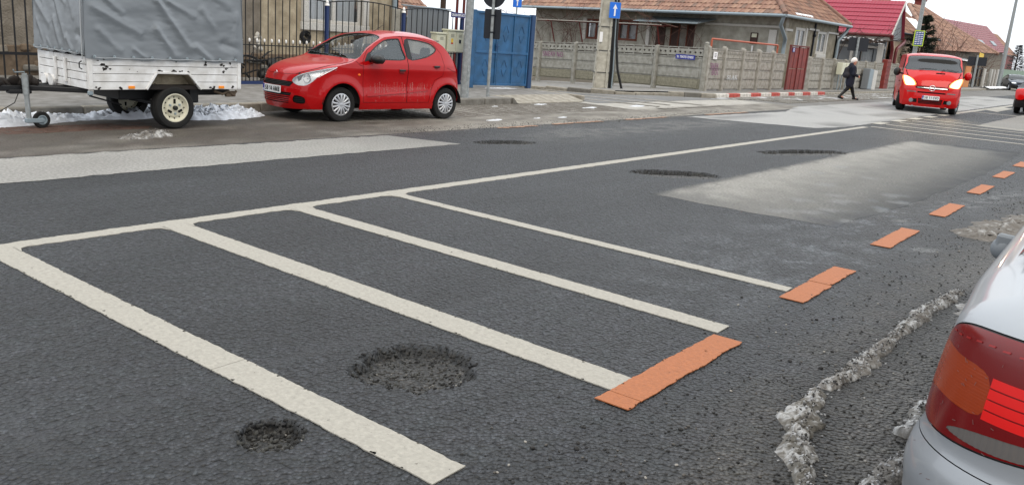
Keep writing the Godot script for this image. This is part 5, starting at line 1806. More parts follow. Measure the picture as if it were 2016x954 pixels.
	tiles(b, Vector3(1.0, 3.2, -0.6), Vector3(1, 0, 0), Vector3(0, 0.68, -0.73), pv([0, 0, 11, 0, 10, 4.6, 1, 4.6]), 0.3, 0.36, Vector2(0, 0), 0)
	gutter(b, [Vector3(0.9, 3.15, -0.55), Vector3(12, 3.15, -0.55)], M.zinc)

# ---------------------------------------------------------------- street furniture
func make_street_furniture() -> void:
	var lp := thing("lamp_post", "thick galvanised lamp post behind the tail of the red hatchback", "lamp post", Vector3(14.38, 0.13, -12.62))
	var mb := MB.new()
	mb.tube([Vector3(0, -0.05, 0), Vector3(0.03, 3.0, 0), Vector3(0.06, 8.0, 0)], [0.098, 0.083, 0.06], 20)
	part("pole", mb, M.galvanised, lp)
	var hatch := MB.new()
	hatch.box(Vector3(0.0, 0.55, 0.095), Vector3(0.09, 0.32, 0.012), Basis.IDENTITY, 0.004)
	part("hatch", hatch, M.galvanised, lp)
	var sp := thing("sign_post", "thin grey sign post with the dark backs of a round and an oblong sign", "road sign", Vector3(15.33, 0.13, -12.72))
	var p := MB.new()
	p.tube([Vector3.ZERO, Vector3(0.0, 3.0, 0)], 0.036, 14)
	part("post", p, M.galvanised, sp)
	var pl := MB.new()
	pl.prism(rrect(-0.21, 1.33, 0.21, 2.0, 0.03), Transform3D(Basis(Vector3.UP, -PI / 2 + 0.25), Vector3(0.05, 0, -0.03)), 0.015)
	part("oblong_sign", pl, M.sign_back, sp)
	var rd := MB.new()
	rd.prism(circle(Vector2(0, 2.33), 0.30, 32), Transform3D(Basis(Vector3.UP, -PI / 2 + 0.25), Vector3(0.05, 0, -0.03)), 0.015)
	part("round_sign", rd, M.sign_back, sp)
	for y in [1.48, 1.86, 2.3]:
		var c := MB.new()
		c.box(Vector3(0.0, y, 0), Vector3(0.1, 0.03, 0.1), Basis.IDENTITY, 0.006)
		part("clamp", c, M.steel_dark, sp)
	# concrete utility pole
	var up := thing("utility_pole", "tapered concrete utility pole with black cables down its side, in front of the diamond fence", "utility pole", Vector3(25.3, 0.0, -15.9))
	var yaw := Basis(Vector3.UP, -0.9)
	var q := MB.new()
	for s in [[0.26, 0.0, 0.16, 9.0]]:
		var b0 := Vector3(0.25, -0.2, 0.17)
		var b1 := Vector3(0.15, 8.8, 0.11)
		for k in 4:
			var e := [Vector3(-1, 1, -1), Vector3(1, 1, -1), Vector3(1, 1, 1), Vector3(-1, 1, 1)]
			q.quad_out(yaw * (b0 * e[k]), yaw * (b0 * e[(k + 1) % 4]), yaw * (b1 * e[(k + 1) % 4]), yaw * (b1 * e[k]), Vector3(0, 4, 0))
	part("shaft", q, M.pole_concrete, up)
	for s in [-1, 1]: # raised ribs along the edges
		var r := MB.new()
		r.bar(yaw * Vector3(s * 0.20, -0.1, 0.18), yaw * Vector3(s * 0.12, 8.8, 0.12), 0.10, 0.04)
		part("rib", r, M.pole_concrete, up)
	for k in 4:
		var cb := MB.new()
		var xx := 0.30 + 0.05 * k
		var w := 0.03 if k < 3 else 0.045
		cb.tube([yaw * Vector3(xx + (0.35 if k == 3 else 0.0), -0.08, 0.1), yaw * Vector3(xx + (0.1 if k == 3 else 0.0), 0.7, 0.12), yaw * Vector3(xx - 0.04, 1.7, 0.12), yaw * Vector3(xx - 0.1, 3.2, 0.12), yaw * Vector3(xx - 0.14, 8.0, 0.12)], w, 8)
		part("cable", cb, M.plastic_black if k != 2 else M.zinc, up)
	var bnd := MB.new()
	for y in [0.55, 1.3, 2.1]: bnd.box(Vector3(0.02, y, 0), Vector3(0.58, 0.02, 0.40), yaw, 0.004)
	part("steel_band", bnd, M.steel_dark, up)
	var nt := MB.new()
	nt.box(yaw * Vector3(-0.15, 1.75, 0.20), Vector3(0.14, 0.34, 0.01), yaw)
	part("paper_notice", nt, M.sign_white, up)
	var one := thing("one_way_sign", "blue square sign with a white arrow pointing up on the utility pole", "road sign", Vector3(25.25, 2.66, -15.55))
	var face := Basis(Vector3.UP, -0.62)
	one.transform.basis = face
	one_way(one, 0.40, 0.52)
	var far := thing("one_way_sign", "small blue arrow sign above the blue gate, further down the side street", "road sign", Vector3(28.05, 2.92, -22.0))
	far.transform.basis = face
	one_way(far, 0.36, 0.40)
	var fp := MB.new()
	fp.tube([Vector3(0, -3.6, -0.03), Vector3(0, 0.2, -0.03)], 0.035, 8)
	part("post", fp, M.galvanised, far)
	# sign backs by the walking person
	var s2 := thing("sign_post", "leaning sign post with two dark oblong sign backs behind the walking person", "road sign", Vector3(45.3, 0.13, -13.2))
	var pp := MB.new()
	pp.tube([Vector3(0, 0, 0), Vector3(0.0, 2.65, 0)], 0.06, 10)
	part("post", pp, M.galvanised, s2)
	var bb := Basis(Vector3.UP, -PI / 2 + 0.5)
	for k in [-1, 1]:
		var pm := MB.new()
		pm.prism(rrect(k * 0.27 - 0.22, 1.95, k * 0.27 + 0.22, 2.62, 0.03), Transform3D(bb, Vector3(0.08, 0, 0)), 0.02)
		part("oblong_sign", pm, M.sign_back, s2)
	# services on the fence
	var gb := thing("gas_meter_box", "pale yellow gas meter box on thin legs beside the walking person", "meter box", Vector3(43.3, 0.1, -13.1))
	var g := MB.new()
	g.box(Vector3(-0.42, 1.06, 0), Vector3(0.55, 0.58, 0.28), Basis.IDENTITY, 0.02)
	part("cabinet", g, M.box_beige, gb)
	var g1 := MB.new()
	g1.box(Vector3(0.32, 1.06, 0), Vector3(0.72, 0.58, 0.28), Basis.IDENTITY, 0.02)
	part("cabinet", g1, M.gas_yellow if false else M.box_beige, gb)
	for x in [-0.6, -0.1, 0.6]:
		var l := MB.new()
		l.tube([Vector3(x, 0, 0), Vector3(x, 0.78, 0)], 0.025, 6)
		part("leg", l, M.zinc, gb)
	var yp := MB.new()
	yp.tube([Vector3(1.2, 0, 0.1), Vector3(1.2, 0.55, 0.1), Vector3(1.15, 0.62, 0.1), Vector3(0.75, 0.62, 0.1), Vector3(0.75, 0.9, 0.1)], 0.035, 8)
	part("yellow_pipe", yp, M.gas_yellow, gb)
	var wc := thing("white_cabinet", "white metal cabinet leaning against the fence, right of the walking person", "cabinet", Vector3(48.35, 0.1, -13.2))
	var w := MB.new()
	var lean := Basis(Vector3(0, 0, 1), -0.05)
	w.box(lean * Vector3(0, 0.56, 0), Vector3(1.5, 1.1, 0.35), lean, 0.02)
	part("body", w, M.gable_grey, wc)
	for k in 2:
		var d := MB.new()
		d.box(lean * Vector3(-0.37 + 0.75 * k, 0.56, 0.185), Vector3(0.70, 1.04, 0.02), lean, 0.008)
		part("door", d, M.trim_white if k else M.zinc, wc)
	var l2 := thing("lamp_post", "tall slim lamp post rising behind the red van, carrying a blue timetable board", "lamp post", Vector3(54.0, 0.1, -12.45))
	var a := MB.new()
	a.tube([Vector3.ZERO, Vector3(0, 9, 0)], [0.13, 0.09], 14)
	part("pole", a, M.galvanised, l2)
	var tb := thing("timetable_board", "blue board with rows of white print in a lime frame on the lamp post", "timetable board", Vector3(53.75, 3.13, -12.30))
	tb.rotation.y = -1.0
	var t1 := MB.new()
	t1.prism(rrect(-0.29, -0.44, 0.29, 0.44, 0.03), Transform3D.IDENTITY, 0.03)
	part("frame", t1, M.panel_lime, tb)
	var t2 := MB.new()
	t2.prism(rrect(-0.24, -0.39, 0.24, 0.39, 0.01), Transform3D(Basis.IDENTITY, Vector3(0, 0, 0.03)), 0.008)
	var panel := part("panel", t2, M.panel_blue, tb)
	for r in 7:
		for c in 3:
			var ln := MB.new()
			ln.box(Vector3(-0.15 + c * 0.15, 0.32 - r * 0.105, 0.041), Vector3(0.10 + 0.03 * ((r + c) % 2), 0.035, 0.004))
			part("printed_line", ln, M.sign_white, panel)
	var l3 := thing("lamp_post", "slim leaning lamp post at the far right, in front of the pale board fence", "lamp post", Vector3(91.0, 0.1, -13.1))
	var b3 := MB.new()
	b3.tube([Vector3.ZERO, Vector3(0, 10, 0)], [0.2, 0.11], 12)
	part("pole", b3, M.galvanised, l3)
	# right hand fences
	var ob := thing("orange_board_gate", "plain orange wooden gate leaf right of the van", "gate", Vector3(81.2, 0, -14.2))
	for k in 4:
		var o := MB.new()
		o.box(Vector3(-0.9 + 0.6 * k, 0.95, 0), Vector3(0.585, 1.8, 0.06), Basis.IDENTITY, 0.01)
		part("board", o, M.board_orange, ob)
	var dk := thing("dark_wire_gate", "dark iron framed gate with rubble behind it, right of the orange gate", "gate", Vector3(84.0, 0, -14.25))
	var df := MB.new()
	for x in [0.0, 2.0, 4.0]: df.box(Vector3(x, 0.9, 0), Vector3(0.12, 1.8, 0.08))
	for y in [0.1, 0.9, 1.75]: df.box(Vector3(2.0, y, 0.001), Vector3(4.0, 0.09, 0.06))
	part("frame", df, M.iron_black, dk)
	for k in 14:
		var st := MB.new()
		st.ball(Vector3.ZERO, Vector3(rng.randf_range(0.3, 0.6), rng.randf_range(0.15, 0.3), 0.25), 8, Basis.from_euler(Vector3(rng.randf(), rng.randf(), rng.randf())))
		var o := part("stone", st, [M.old_stone, M.kerb_dark, M.board_grey][k % 3], dk)
		o.position = Vector3(0.4 + (k % 5) * 0.8, 0.15 + 0.45 * (k / 5), -0.5)
	var pf := thing("board_fence", "pale fence of upright weathered boards at the far right", "fence", Vector3(88.8, 0, -14.2))
	for k in 17:
		if k in [2, 3, 4, 11]: continue
		var o := MB.new()
		o.box(Vector3(0.6 * k, 0.9, 0.03 * (k % 2)), Vector3(0.54, 1.75 + rng.randf_range(-0.08, 0.08), 0.05), Basis(Vector3(0, 0, 1), rng.randf_range(-0.03, 0.03)), 0.01)
		part("board", o, [M.board_grey, M.trim_white, M.fence_concrete][k % 3], pf)
	var rl := MB.new()
	rl.box(Vector3(4.8, 0.5, -0.06), Vector3(10, 0.1, 0.05))
	rl.box(Vector3(4.8, 1.4, -0.06), Vector3(10, 0.1, 0.05))
	part("rail", rl, M.board_grey, pf)
	var gf := thing("green_sheet_fence", "pale green sheet fence at the right edge, behind the silver blue car", "fence", Vector3(99.3, 0, -14.25))
	for k in 10:
		var o := MB.new()
		o.box(Vector3(0.9 + 1.8 * k, 0.95, 0), Vector3(1.74, 1.85, 0.05), Basis.IDENTITY, 0.01)
		part("sheet", o, M.board_green, gf)
	var lean_to := thing("lean_to", "dark lean-to with snow lying on its roof, behind the pale board fence", "shed", Vector3(90, 0, -16.4))
	var lt := MB.new()
	lt.box(Vector3(5, 1.1, -1), Vector3(12, 2.3, 2), Basis.IDENTITY, 0.02)
	part("wall", lt, M.old_stone, lean_to)
	var ls := MB.new()
	ls.colored = true
	ls.grid(30, 6, func(u, v): return Vector3(-1 + 12 * u, 2.35 + 0.5 * v + 0.07 * nz.get_noise_2d(u * 14, v * 5), 0.3 - 1.6 * v), false)
	part("roof_snow", ls, M.snow, lean_to)
	var ys := thing("yellow_sign", "faded yellow board hanging on the old house behind the stone rubble", "sign board", Vector3(87.2, 2.6, -14.4))
	var y1 := MB.new()
	y1.box(Vector3.ZERO, Vector3(2.0, 1.0, 0.06), Basis(Vector3(0, 0, 1), -0.03), 0.02)
	part("board", y1, M.sign_yellow, ys)
	for k in 2:
		var lg := MB.new()
		lg.tube([Vector3(-0.8 + 1.6 * k, -2.6, -0.08), Vector3(-0.8 + 1.6 * k, 0.3, -0.08)], 0.05, 6)
		part("leg", lg, M.board_grey, ys)
	var s3 := thing("sign_post", "distant sign post with a dark sign back above the orange gate", "road sign", Vector3(79.6, 0, -13.4))
	var p3 := MB.new()
	p3.tube([Vector3.ZERO, Vector3(0, 2.8, 0)], 0.08, 8)
	part("post", p3, M.galvanised, s3)
	for k in [-1, 1]:
		var pm := MB.new()
		pm.prism(rrect(k * 0.4 - 0.34, 1.95, k * 0.4 + 0.34, 2.65, 0.03), Transform3D(bb, Vector3(0.1, 0, 0)), 0.03)
		part("oblong_sign", pm, M.sign_back, s3)

func one_way(o: Node3D, w: float, h: float) -> void:
	var b := MB.new()
	b.prism(rrect(-w / 2 - 0.012, -h / 2 - 0.012, w / 2 + 0.012, h / 2 + 0.012, 0.03), Transform3D(Basis.IDENTITY, Vector3(0, 0, -0.012)), 0.012)
	part("backing", b, M.zinc, o)
	var p := MB.new()
	p.prism(rrect(-w / 2, -h / 2, w / 2, h / 2, 0.025), Transform3D.IDENTITY, 0.008)
	part("blue_face", p, M.sign_blue, o)
	var a := MB.new()
	var k := h / 0.52
	a.prism(pv([-0.028 * k, -0.19 * k, 0.028 * k, -0.19 * k, 0.028 * k, 0.06 * k, 0.085 * k, 0.04 * k, 0.0, 0.20 * k, -0.085 * k, 0.04 * k, -0.028 * k, 0.06 * k]), Transform3D(Basis.IDENTITY, Vector3(0, 0, 0.008)), 0.004)
	part("white_arrow", a, M.sign_white, o)

# ---------------------------------------------------------------- wheels
func wheel(parent: Node, c: Vector3, r: float, w: float, side: float, spokes: int, rim_m: Material, steer := 0.0, style := 0) -> Node3D:
	var o := Node3D.new()
	o.name = numbered(parent, "wheel")
	parent.add_child(o, true)
	o.position = c
	o.rotation.y = steer
	# local y of the lathe runs along z (outwards for side = 1)
	var xf := Transform3D(Basis(Vector3(1, 0, 0), Vector3(0, 0, side), Vector3(0, -side, 0)), Vector3.ZERO)
	var t := MB.new()
	var ri := r * 0.66
	t.lathe([Vector2(ri * 0.98, -w / 2), Vector2(r * 0.90, -w / 2), Vector2(r * 0.985, -w * 0.40), Vector2(r, -w * 0.25), Vector2(r, -w * 0.08), Vector2(r - 0.008, -w * 0.07), Vector2(r - 0.008, -w * 0.03), Vector2(r, -w * 0.02), Vector2(r, w * 0.25), Vector2(r * 0.985, w * 0.40), Vector2(r * 0.93, w * 0.49), Vector2(r * 0.80, w / 2), Vector2(ri, w * 0.44), Vector2(ri * 0.98, w * 0.40)], xf, 40)
	part("tyre", t, M.rubber, o)
	var m := MB.new()
	m.lathe([Vector2(ri * 0.80, w * 0.20), Vector2(ri * 0.96, w * 0.40), Vector2(ri * 1.01, w * 0.45), Vector2(ri * 0.95, w * 0.45), Vector2(ri * 0.88, w * 0.34), Vector2(0, w * 0.22)] if style == 0 else [Vector2(ri * 0.9, w * 0.1), Vector2(ri * 1.0, w * 0.45), Vector2(ri * 1.03, w * 0.47), Vector2(ri * 0.95, w * 0.47), Vector2(ri * 0.86, w * 0.30), Vector2(ri * 0.74, w * 0.22), Vector2(ri * 0.60, w * 0.34), Vector2(ri * 0.3, w * 0.36), Vector2(0, w * 0.36)], xf, 40)
	part("rim", m, M.plastic_black if style == 0 else rim_m, o)
	if style == 0: # plastic cover with paired spokes
		var s := MB.new()
		for k in spokes:
			for d in [-0.12, 0.12]:
				var a: float = TAU * k / spokes + d * 1.3
				var a2: float = TAU * k / spokes + d * 2.0
				var p0 := xf * Vector3(cos(a) * ri * 0.16, w * 0.44, sin(a) * ri * 0.16)
				var p1 := xf * Vector3(cos(a2) * ri * 0.90, w * 0.43, sin(a2) * ri * 0.90)
				s.tube([p0, p0.lerp(p1, 0.5) + xf.basis * Vector3(0, 0.012, 0), p1], [ri * 0.085, ri * 0.10, ri * 0.12], 6)
		s.lathe([Vector2(ri * 0.86, w * 0.40), Vector2(ri * 0.98, w * 0.46), Vector2(ri * 0.90, w * 0.50), Vector2(ri * 0.84, w * 0.44)], xf, 40)
		s.lathe([Vector2(ri * 0.22, w * 0.40), Vector2(ri * 0.20, w * 0.52), Vector2(ri * 0.1, w * 0.545), Vector2(0, w * 0.55)], xf, 20)
		part("wheel_cover", s, rim_m, o)
	else:
		for k in 3:
			var sl := MB.new()
			var a := TAU * k / 3 + 0.5
			sl.box(xf * Vector3(cos(a) * ri * 0.47, w * 0.37, sin(a) * ri * 0.47), Vector3(ri * 0.17, ri * 0.34, 0.012), Basis(Vector3(0, 0, 1), a + PI / 2), 0.004)
			part("slot", sl, M.dark_inside, o)
			var bo := MB.new()
			var a3 := a + PI / 3
			bo.lathe([Vector2(0.016, w * 0.34), Vector2(0.014, w * 0.44), Vector2(0, w * 0.46)], xf * Transform3D(Basis.IDENTITY, Vector3(cos(a3) * ri * 0.42, 0, sin(a3) * ri * 0.42)), 8)
			part("bolt", bo, M.zinc, o)
		for k in 12:
			var sl := MB.new()
			var a := TAU * k / 12
			sl.box(xf * Vector3(cos(a) * ri * 0.76, w * 0.25, sin(a) * ri * 0.76), Vector3(ri * 0.1, ri * 0.06, 0.02), Basis(Vector3(0, 0, 1), a), 0.003)
			part("vent", sl, M.dark_inside, o)
		var hb := MB.new()
		hb.lathe([Vector2(ri * 0.17, w * 0.34), Vector2(ri * 0.16, w * 0.56), Vector2(ri * 0.11, w * 0.6), Vector2(0, w * 0.6)], xf, 16)
		part("hub_cap", hb, M.plastic_black, o)
	return o

func number_plate(parent: Node, xf: Transform3D, text: String, w := 0.52, h := 0.115) -> void:
	var p := MB.new()
	p.prism(rrect(-w / 2, -h / 2, w / 2, h / 2, 0.01), xf, 0.01)
	var pl := part("number_plate", p, M.plate_white, parent)
	var b := MB.new()
	b.prism(rect(-w / 2 + 0.004, -h / 2 + 0.004, -w / 2 + 0.047, h / 2 - 0.004), xf * Transform3D(Basis.IDENTITY, Vector3(0, 0, 0.0105)), 0.002)
	part("blue_band", b, M.plate_blue, pl)
	lettering("lettering", text, h * 0.62, M.ink, pl, xf * Transform3D(Basis.IDENTITY, Vector3(0.025, 0, 0.0125)), "Droid Sans", 0.002, w * 0.82)
	lettering("lettering", "RO", h * 0.22, M.sign_white, pl, xf * Transform3D(Basis.IDENTITY, Vector3(-w / 2 + 0.025, -h * 0.28, 0.0135)), "Droid Sans", 0.001)

# ---------------------------------------------------------------- trailer
func make_trailer() -> void:
	var t := thing("box_trailer", "white boarded trailer under a shiny grey tarpaulin, parked on its jockey wheel", "trailer", Vector3(5.0, 0, -11.29))
	# local x along the trailer, z = 0.68 is the side towards the road
	var L := 2.18
	var hw := 0.685
	var y0 := 0.535
	var y1 := 0.94
	var fl := MB.new()
	fl.box(Vector3(L / 2, y0 + 0.02, 0), Vector3(L - 0.04, 0.05, hw * 2 - 0.05))
	part("floor", fl, M.rust, t)
	var arch := pv([0.75, y0 - 0.05, 0.90, 0.755, 1.36, 0.748, 1.56, y0 - 0.05])
	for s in [1.0, -1.0]:
		for k in 4: # boards of the side, cut round the wheel
			var a := y0 + (y1 - y0) * k / 4.0
			var b := y0 + (y1 - y0) * (k + 1) / 4.0 - 0.007
			for piece in Geometry2D.clip_polygons(rect(0.06, a, L - 0.06, b), arch):
				var mb := MB.new()
				mb.prism(piece, Transform3D(Basis.IDENTITY, Vector3(0, 0, s * hw - (0.028 if s > 0 else 0.0) + 0.001 * k)), 0.028)
				part("side_board", mb, M.trailer_white, t)
		for x in [0.03, L - 0.03]:
			var c := MB.new()
			c.box(Vector3(x, (y0 + y1) / 2, s * (hw - 0.012)), Vector3(0.06, y1 - y0, 0.045), Basis.IDENTITY, 0.006)
			part("corner_post", c, M.trailer_white, t)
		var ab := MB.new() # sheet flange round the wheel cut-out
		for e in [[Vector2(0.75, y0), Vector2(0.90, 0.755)], [Vector2(0.90, 0.755), Vector2(1.36, 0.748)], [Vector2(1.36, 0.748), Vector2(1.55, y0)]]:
			ab.bar(Vector3(e[0].x, e[0].y, s * (hw + 0.004)), Vector3(e[1].x, e[1].y, s * (hw + 0.004)), 0.03, 0.03, 0.004)
		part("arch_flange", ab, M.trailer_white, t)
		var wb := MB.new() # wheel box
		wb.quad(Vector3(0.92, 0.75, s * hw), Vector3(1.35, 0.745, s * hw), Vector3(1.35, 0.745, s * 0.45), Vector3(0.92, 0.75, s * 0.45))
		wb.quad(Vector3(0.80, y0, s * 0.45), Vector3(1.55, y0, s * 0.45), Vector3(1.35, 0.745, s * 0.45), Vector3(0.92, 0.75, s * 0.45))
		wb.quad(Vector3(1.35, 0.745, s * hw), Vector3(1.55, y0, s * hw), Vector3(1.55, y0, s * 0.45), Vector3(1.35, 0.745, s * 0.45))
		part("wheel_box", wb, M.stucco_beige, t)
		for x in [0.55, 1.86]:
			var r := MB.new()
			r.box(Vector3(x, y0 + 0.028, s * (hw + 0.008)), Vector3(0.085, 0.036, 0.014), Basis.IDENTITY, 0.004)
			part("side_reflector", r, M.reflector_amber, t)
	for e in [[0.0, -1.0], [L, 1.0]]:
		for k in 4:
			for c in 3:
				var mb := MB.new()
				mb.box(Vector3(e[0] + e[1] * 0.004 * ((c + k) % 2) + e[1] * -0.012, y0 + (y1 - y0) * (k + 0.5) / 4.0, -0.43 + 0.43 * c), Vector3(0.026, (y1 - y0) / 4.0 - 0.008, 0.424), Basis.IDENTITY, 0.004)
				part("end_board", mb, M.trailer_white, t)
	# things fixed to the front board
	for z in [-0.15, 0.12]:
		var f := MB.new()
		f.box(Vector3(-0.02, y0 + 0.2, z), Vector3(0.03, 0.3, 0.05), Basis.IDENTITY, 0.006)
		part("batten", f, M.trailer_white, t)
	for z in [-0.42, -0.22]:
		var f := MB.new()
		f.lathe([Vector2(0.075, 0), Vector2(0.075, 0.05), Vector2(0, 0.05)], Transform3D(Basis(Vector3(0, 0, 1), Vector3(-1, 0, 0), Vector3(0, -1, 0)), Vector3(-0.01, y0 + 0.04, z)), 16)
		part("lamp_socket_cover", f, M.trailer_white, t)
	var hd := MB.new()
	hd.tube([Vector3(-0.03, 0.78, 0.60), Vector3(-0.06, 0.80, 0.60), Vector3(-0.06, 0.86, 0.60), Vector3(-0.03, 0.88, 0.60)], 0.008, 6)
	part("latch", hd, M.plastic_black, t)
	# flaked paint: thin dark chips where the board shows
	var r := RandomNumberGenerator.new()
	r.seed = 40
	for q in [[0.20, 0.83, 0.035, 6], [0.22, 0.79, 0.03, 5], [0.26, 0.81, 0.03, 2], [0.12, 0.895, 0.02, 2], [0.95, 0.77, 0.03, 7], [1.15, 0.775, 0.03, 6], [1.36, 0.77, 0.02, 4], [1.62, 0.865, 0.03, 3], [1.90, 0.78, 0.025, 5], [1.95, 0.82, 0.022, 4], [1.88, 0.875, 0.03, 4], [2.02, 0.885, 0.012, 2], [2.03, 0.85, 0.012, 2], [0.52, 0.80, 0.014, 1], [0.64, 0.77, 0.012, 1], [0.85, 0.60, 0.02, 3], [0.40, 0.545, 0.03, 4], [0.12, 0.548, 0.03, 3], [1.72, 0.547, 0.035, 4], [2.05, 0.56, 0.03, 4], [1.25, 0.765, 0.03, 4], [1.48, 0.60, 0.02, 3]]:
		for i in q[3]:
			var p := PackedVector2Array()
			var c := Vector2(q[0] + r.randf_range(-1, 1) * q[2] * 0.9, q[1] + r.randf_range(-1, 1) * q[2] * 0.6)
			var n := 7
			for k in n: p.append(c + Vector2(cos(TAU * k / n) * q[2] * r.randf_range(0.25, 0.8), sin(TAU * k / n) * q[2] * r.randf_range(0.2, 0.5)))
			var hull := Geometry2D.convex_hull(p)
			hull.remove_at(hull.size() - 1)
			var mb := MB.new()
			mb.prism(hull, Transform3D(Basis.IDENTITY, Vector3(0, 0, hw + 0.0035 + 0.0004 * i)), 0.0015)
			part("paint_chip", mb, M.rust, t)
	for x in [0.2, 0.70, 1.18, 1.62, 2.0]:
		var mb := MB.new()
		mb.lathe([Vector2(0.013, 0), Vector2(0.012, 0.012), Vector2(0, 0.014)], Transform3D(Basis(Vector3(1, 0, 0), Vector3(0, 0, 1), Vector3(0, -1, 0)), Vector3(x, 0.912 - 0.006 * x, hw + 0.002)), 8)
		part("rivet", mb, M.rust, t)
	# tarpaulin: four hanging sides and a ridged roof with folds pulled by the eyelets
	var bot := y1 + 0.015
	var creases := [[0.05, 0.57, 0.32, 0.30, 0.055, 0.04], [0.13, 0.66, 0.22, 0.52, 0.04, 0.03], [0.08, 0.32, 0.20, 0.10, 0.04, 0.02], [0.42, 0.36, 0.53, 0.07, 0.05, 0.045], [0.43, 0.68, 0.63, 0.16, 0.05, 0.05], [0.50, 0.68, 0.66, 0.54, 0.04, 0.03], [0.67, 0.17, 0.78, 0.01, 0.05, 0.035], [0.96, 0.60, 0.94, 0.08, 0.035, 0.03], [0.86, 0.22, 0.99, 0.15, 0.05, -0.035], [0.28, 0.12, 0.36, 0.02, 0.03, 0.02], [0.72, 0.62, 0.80, 0.40, 0.05, 0.02], [0.10, 0.95, 0.50, 0.72, 0.06, 0.03], [0.60, 0.95, 0.90, 0.70, 0.06, 0.03]]
	var fold := func(u: float, v: float, sd: float) -> float:
		# explicit creases pulled between the eyelets and the frame, then slack and a scalloped hem
		var c := 0.018 * nz.get_noise_2d(u * 1.6 + sd, v * 1.8)
		for k in creases.size():
			var q: Array = creases[k]
			if sd > 0.5: q = creases[(k * 3 + int(sd)) % creases.size()]
			var A := Vector2(q[0] * 2.2, q[1] * 1.12)
			var B := Vector2(q[2] * 2.2, q[3] * 1.12)
			var P := Vector2(u * 2.2, v * 1.12)
			var n := Geometry2D.get_closest_point_to_segment(P, A, B)
			var d: float = (P - n).length() / (q[4] * (1.0 + 0.5 * nz.get_noise_2d(u * 7 + k, v * 7)))
			c += q[5] * exp(-d * d) * (1.0 - 0.5 * (n - A).length() / (B - A).length())
		c += 0.014 * cos(u * TAU * 4.35) * exp(-v * 7.0)
		return c
	var sides := [[Vector3(-0.03, 0, hw + 0.015), Vector3(L + 0.03, 0, hw + 0.015), 150], [Vector3(-0.03, 0, -hw - 0.015), Vector3(-0.03, 0, hw + 0.015), 80], [Vector3(L + 0.03, 0, -hw - 0.015), Vector3(-0.03, 0, -hw - 0.015), 60], [Vector3(L + 0.03, 0, hw + 0.015), Vector3(L + 0.03, 0, -hw - 0.015), 60]]
	for s in 4:
		var A: Vector3 = sides[s][0]
		var B: Vector3 = sides[s][1]
		var xd := (B - A).normalized()
		var out := xd.cross(Vector3.UP)
		var mb := MB.new()
		var hem := -0.045 if s == 0 else 0.0
		mb.grid(sides[s][2], 90, func(u, v):
			var f: float = fold.call(u, v, s * 13.0) * (1.0 if s != 1 else 0.55)
			var edge: float = min(1.0, min(u, 1 - u) * 12.0)
			return A.lerp(B, u) + Vector3(0, bot + hem + (0.012 * cos(u * TAU * 4.35) * exp(-v * 9.0)) + 1.12 * v, 0) + out * (f * edge * 0.55 + 0.006) - out * 0.03 * v)
		part("tarpaulin_side", mb, M.tarp, t)
	var rf := MB.new()
	rf.grid(10, 16, func(u, v): return Vector3(-0.03 + (L + 0.06) * u, bot + 1.10 + 0.22 * (1 - pow(abs(v * 2 - 1), 1.6)), -hw + 2 * hw * v), true)
	for x in [-0.025, L + 0.025]: # gable ends of the cover
		var o := PackedVector2Array()
		for k in 17: o.append(Vector2(-hw + 2 * hw * k / 16.0, bot + 1.10 + 0.22 * (1 - pow(abs(k / 8.0 - 1), 1.6))))
		rf.prism(o, Transform3D(Basis(Vector3(0, 0, 1), Vector3.UP, Vector3(-1, 0, 0)), Vector3(x, 0, 0)), 0.004)
	part("tarpaulin_roof", rf, M.tarp, t)
	for q in [[sides[0], 9, 0.0], [sides[1], 7, 0.045]]:
		var A: Vector3 = q[0][0]
		var B: Vector3 = q[0][1]
		var out := (B - A).normalized().cross(Vector3.UP)
		var rope := []
		for i in q[1]:
			var p := A.lerp(B, (i + 0.4) / q[1]) + Vector3(0, bot + 0.035 - 0.045 + q[2], 0) + out * 0.034
			var e := MB.new()
			var xf := Transform3D(Basis((B - A).normalized(), out, Vector3(0, -1, 0)), p)
			e.lathe([Vector2(0.010, 0.0), Vector2(0.019, 0.0), Vector2(0.019, 0.008), Vector2(0.010, 0.010), Vector2(0.010, 0.0)], xf, 12)
			part("eyelet", e, M.zinc, t)
			var d := MB.new()
			d.box(p + out * 0.008, Vector3(0.014, 0.03, 0.014), Basis.IDENTITY, 0.003)
			part("loop", d, M.zinc, t)
			rope.append(p + out * 0.012 + Vector3(0, -0.010, 0))
			if i < q[1] - 1: rope.append(A.lerp(B, (i + 0.9) / q[1]) + Vector3(0, bot + 0.018 - 0.045 + q[2], 0) + out * 0.042)
		var rm := MB.new()
		rm.tube(rope, 0.005, 6)
		part("rope", rm, M.rope, t)
	# seam at the corner
	var sm := MB.new()
	sm.tube([Vector3(-0.05, bot - 0.05, hw - 0.02), Vector3(-0.045, bot + 0.4, hw - 0.03), Vector3(-0.03, bot + 1.1, hw - 0.02)], 0.008, 6)
	part("corner_cord", sm, M.rope, t)
	# running gear
	wheel(t, Vector3(1.16, 0.285, 0.60), 0.285, 0.17, 1.0, 5, M.rim_cream, 0.0, 1)
	wheel(t, Vector3(1.16, 0.285, -0.60), 0.285, 0.17, -1.0, 5, M.rim_cream, 0.0, 1)
	var ax := MB.new()
	ax.tube([Vector3(1.16, 0.30, -0.55), Vector3(1.16, 0.30, 0.52)], 0.035, 10)
	ax.box(Vector3(1.55, 0.43, 0.35), Vector3(0.14, 0.2, 0.3), Basis.IDENTITY, 0.01)
	ax.box(Vector3(0.85, 0.45, 0.0), Vector3(0.6, 0.16, 0.7), Basis.IDENTITY, 0.01)
	ax.box(Vector3(1.7, 0.47, 0.0), Vector3(0.9, 0.08, 0.9), Basis.IDENTITY, 0.01)
	part("axle", ax, M.iron_black, t)
	var tl := MB.new()
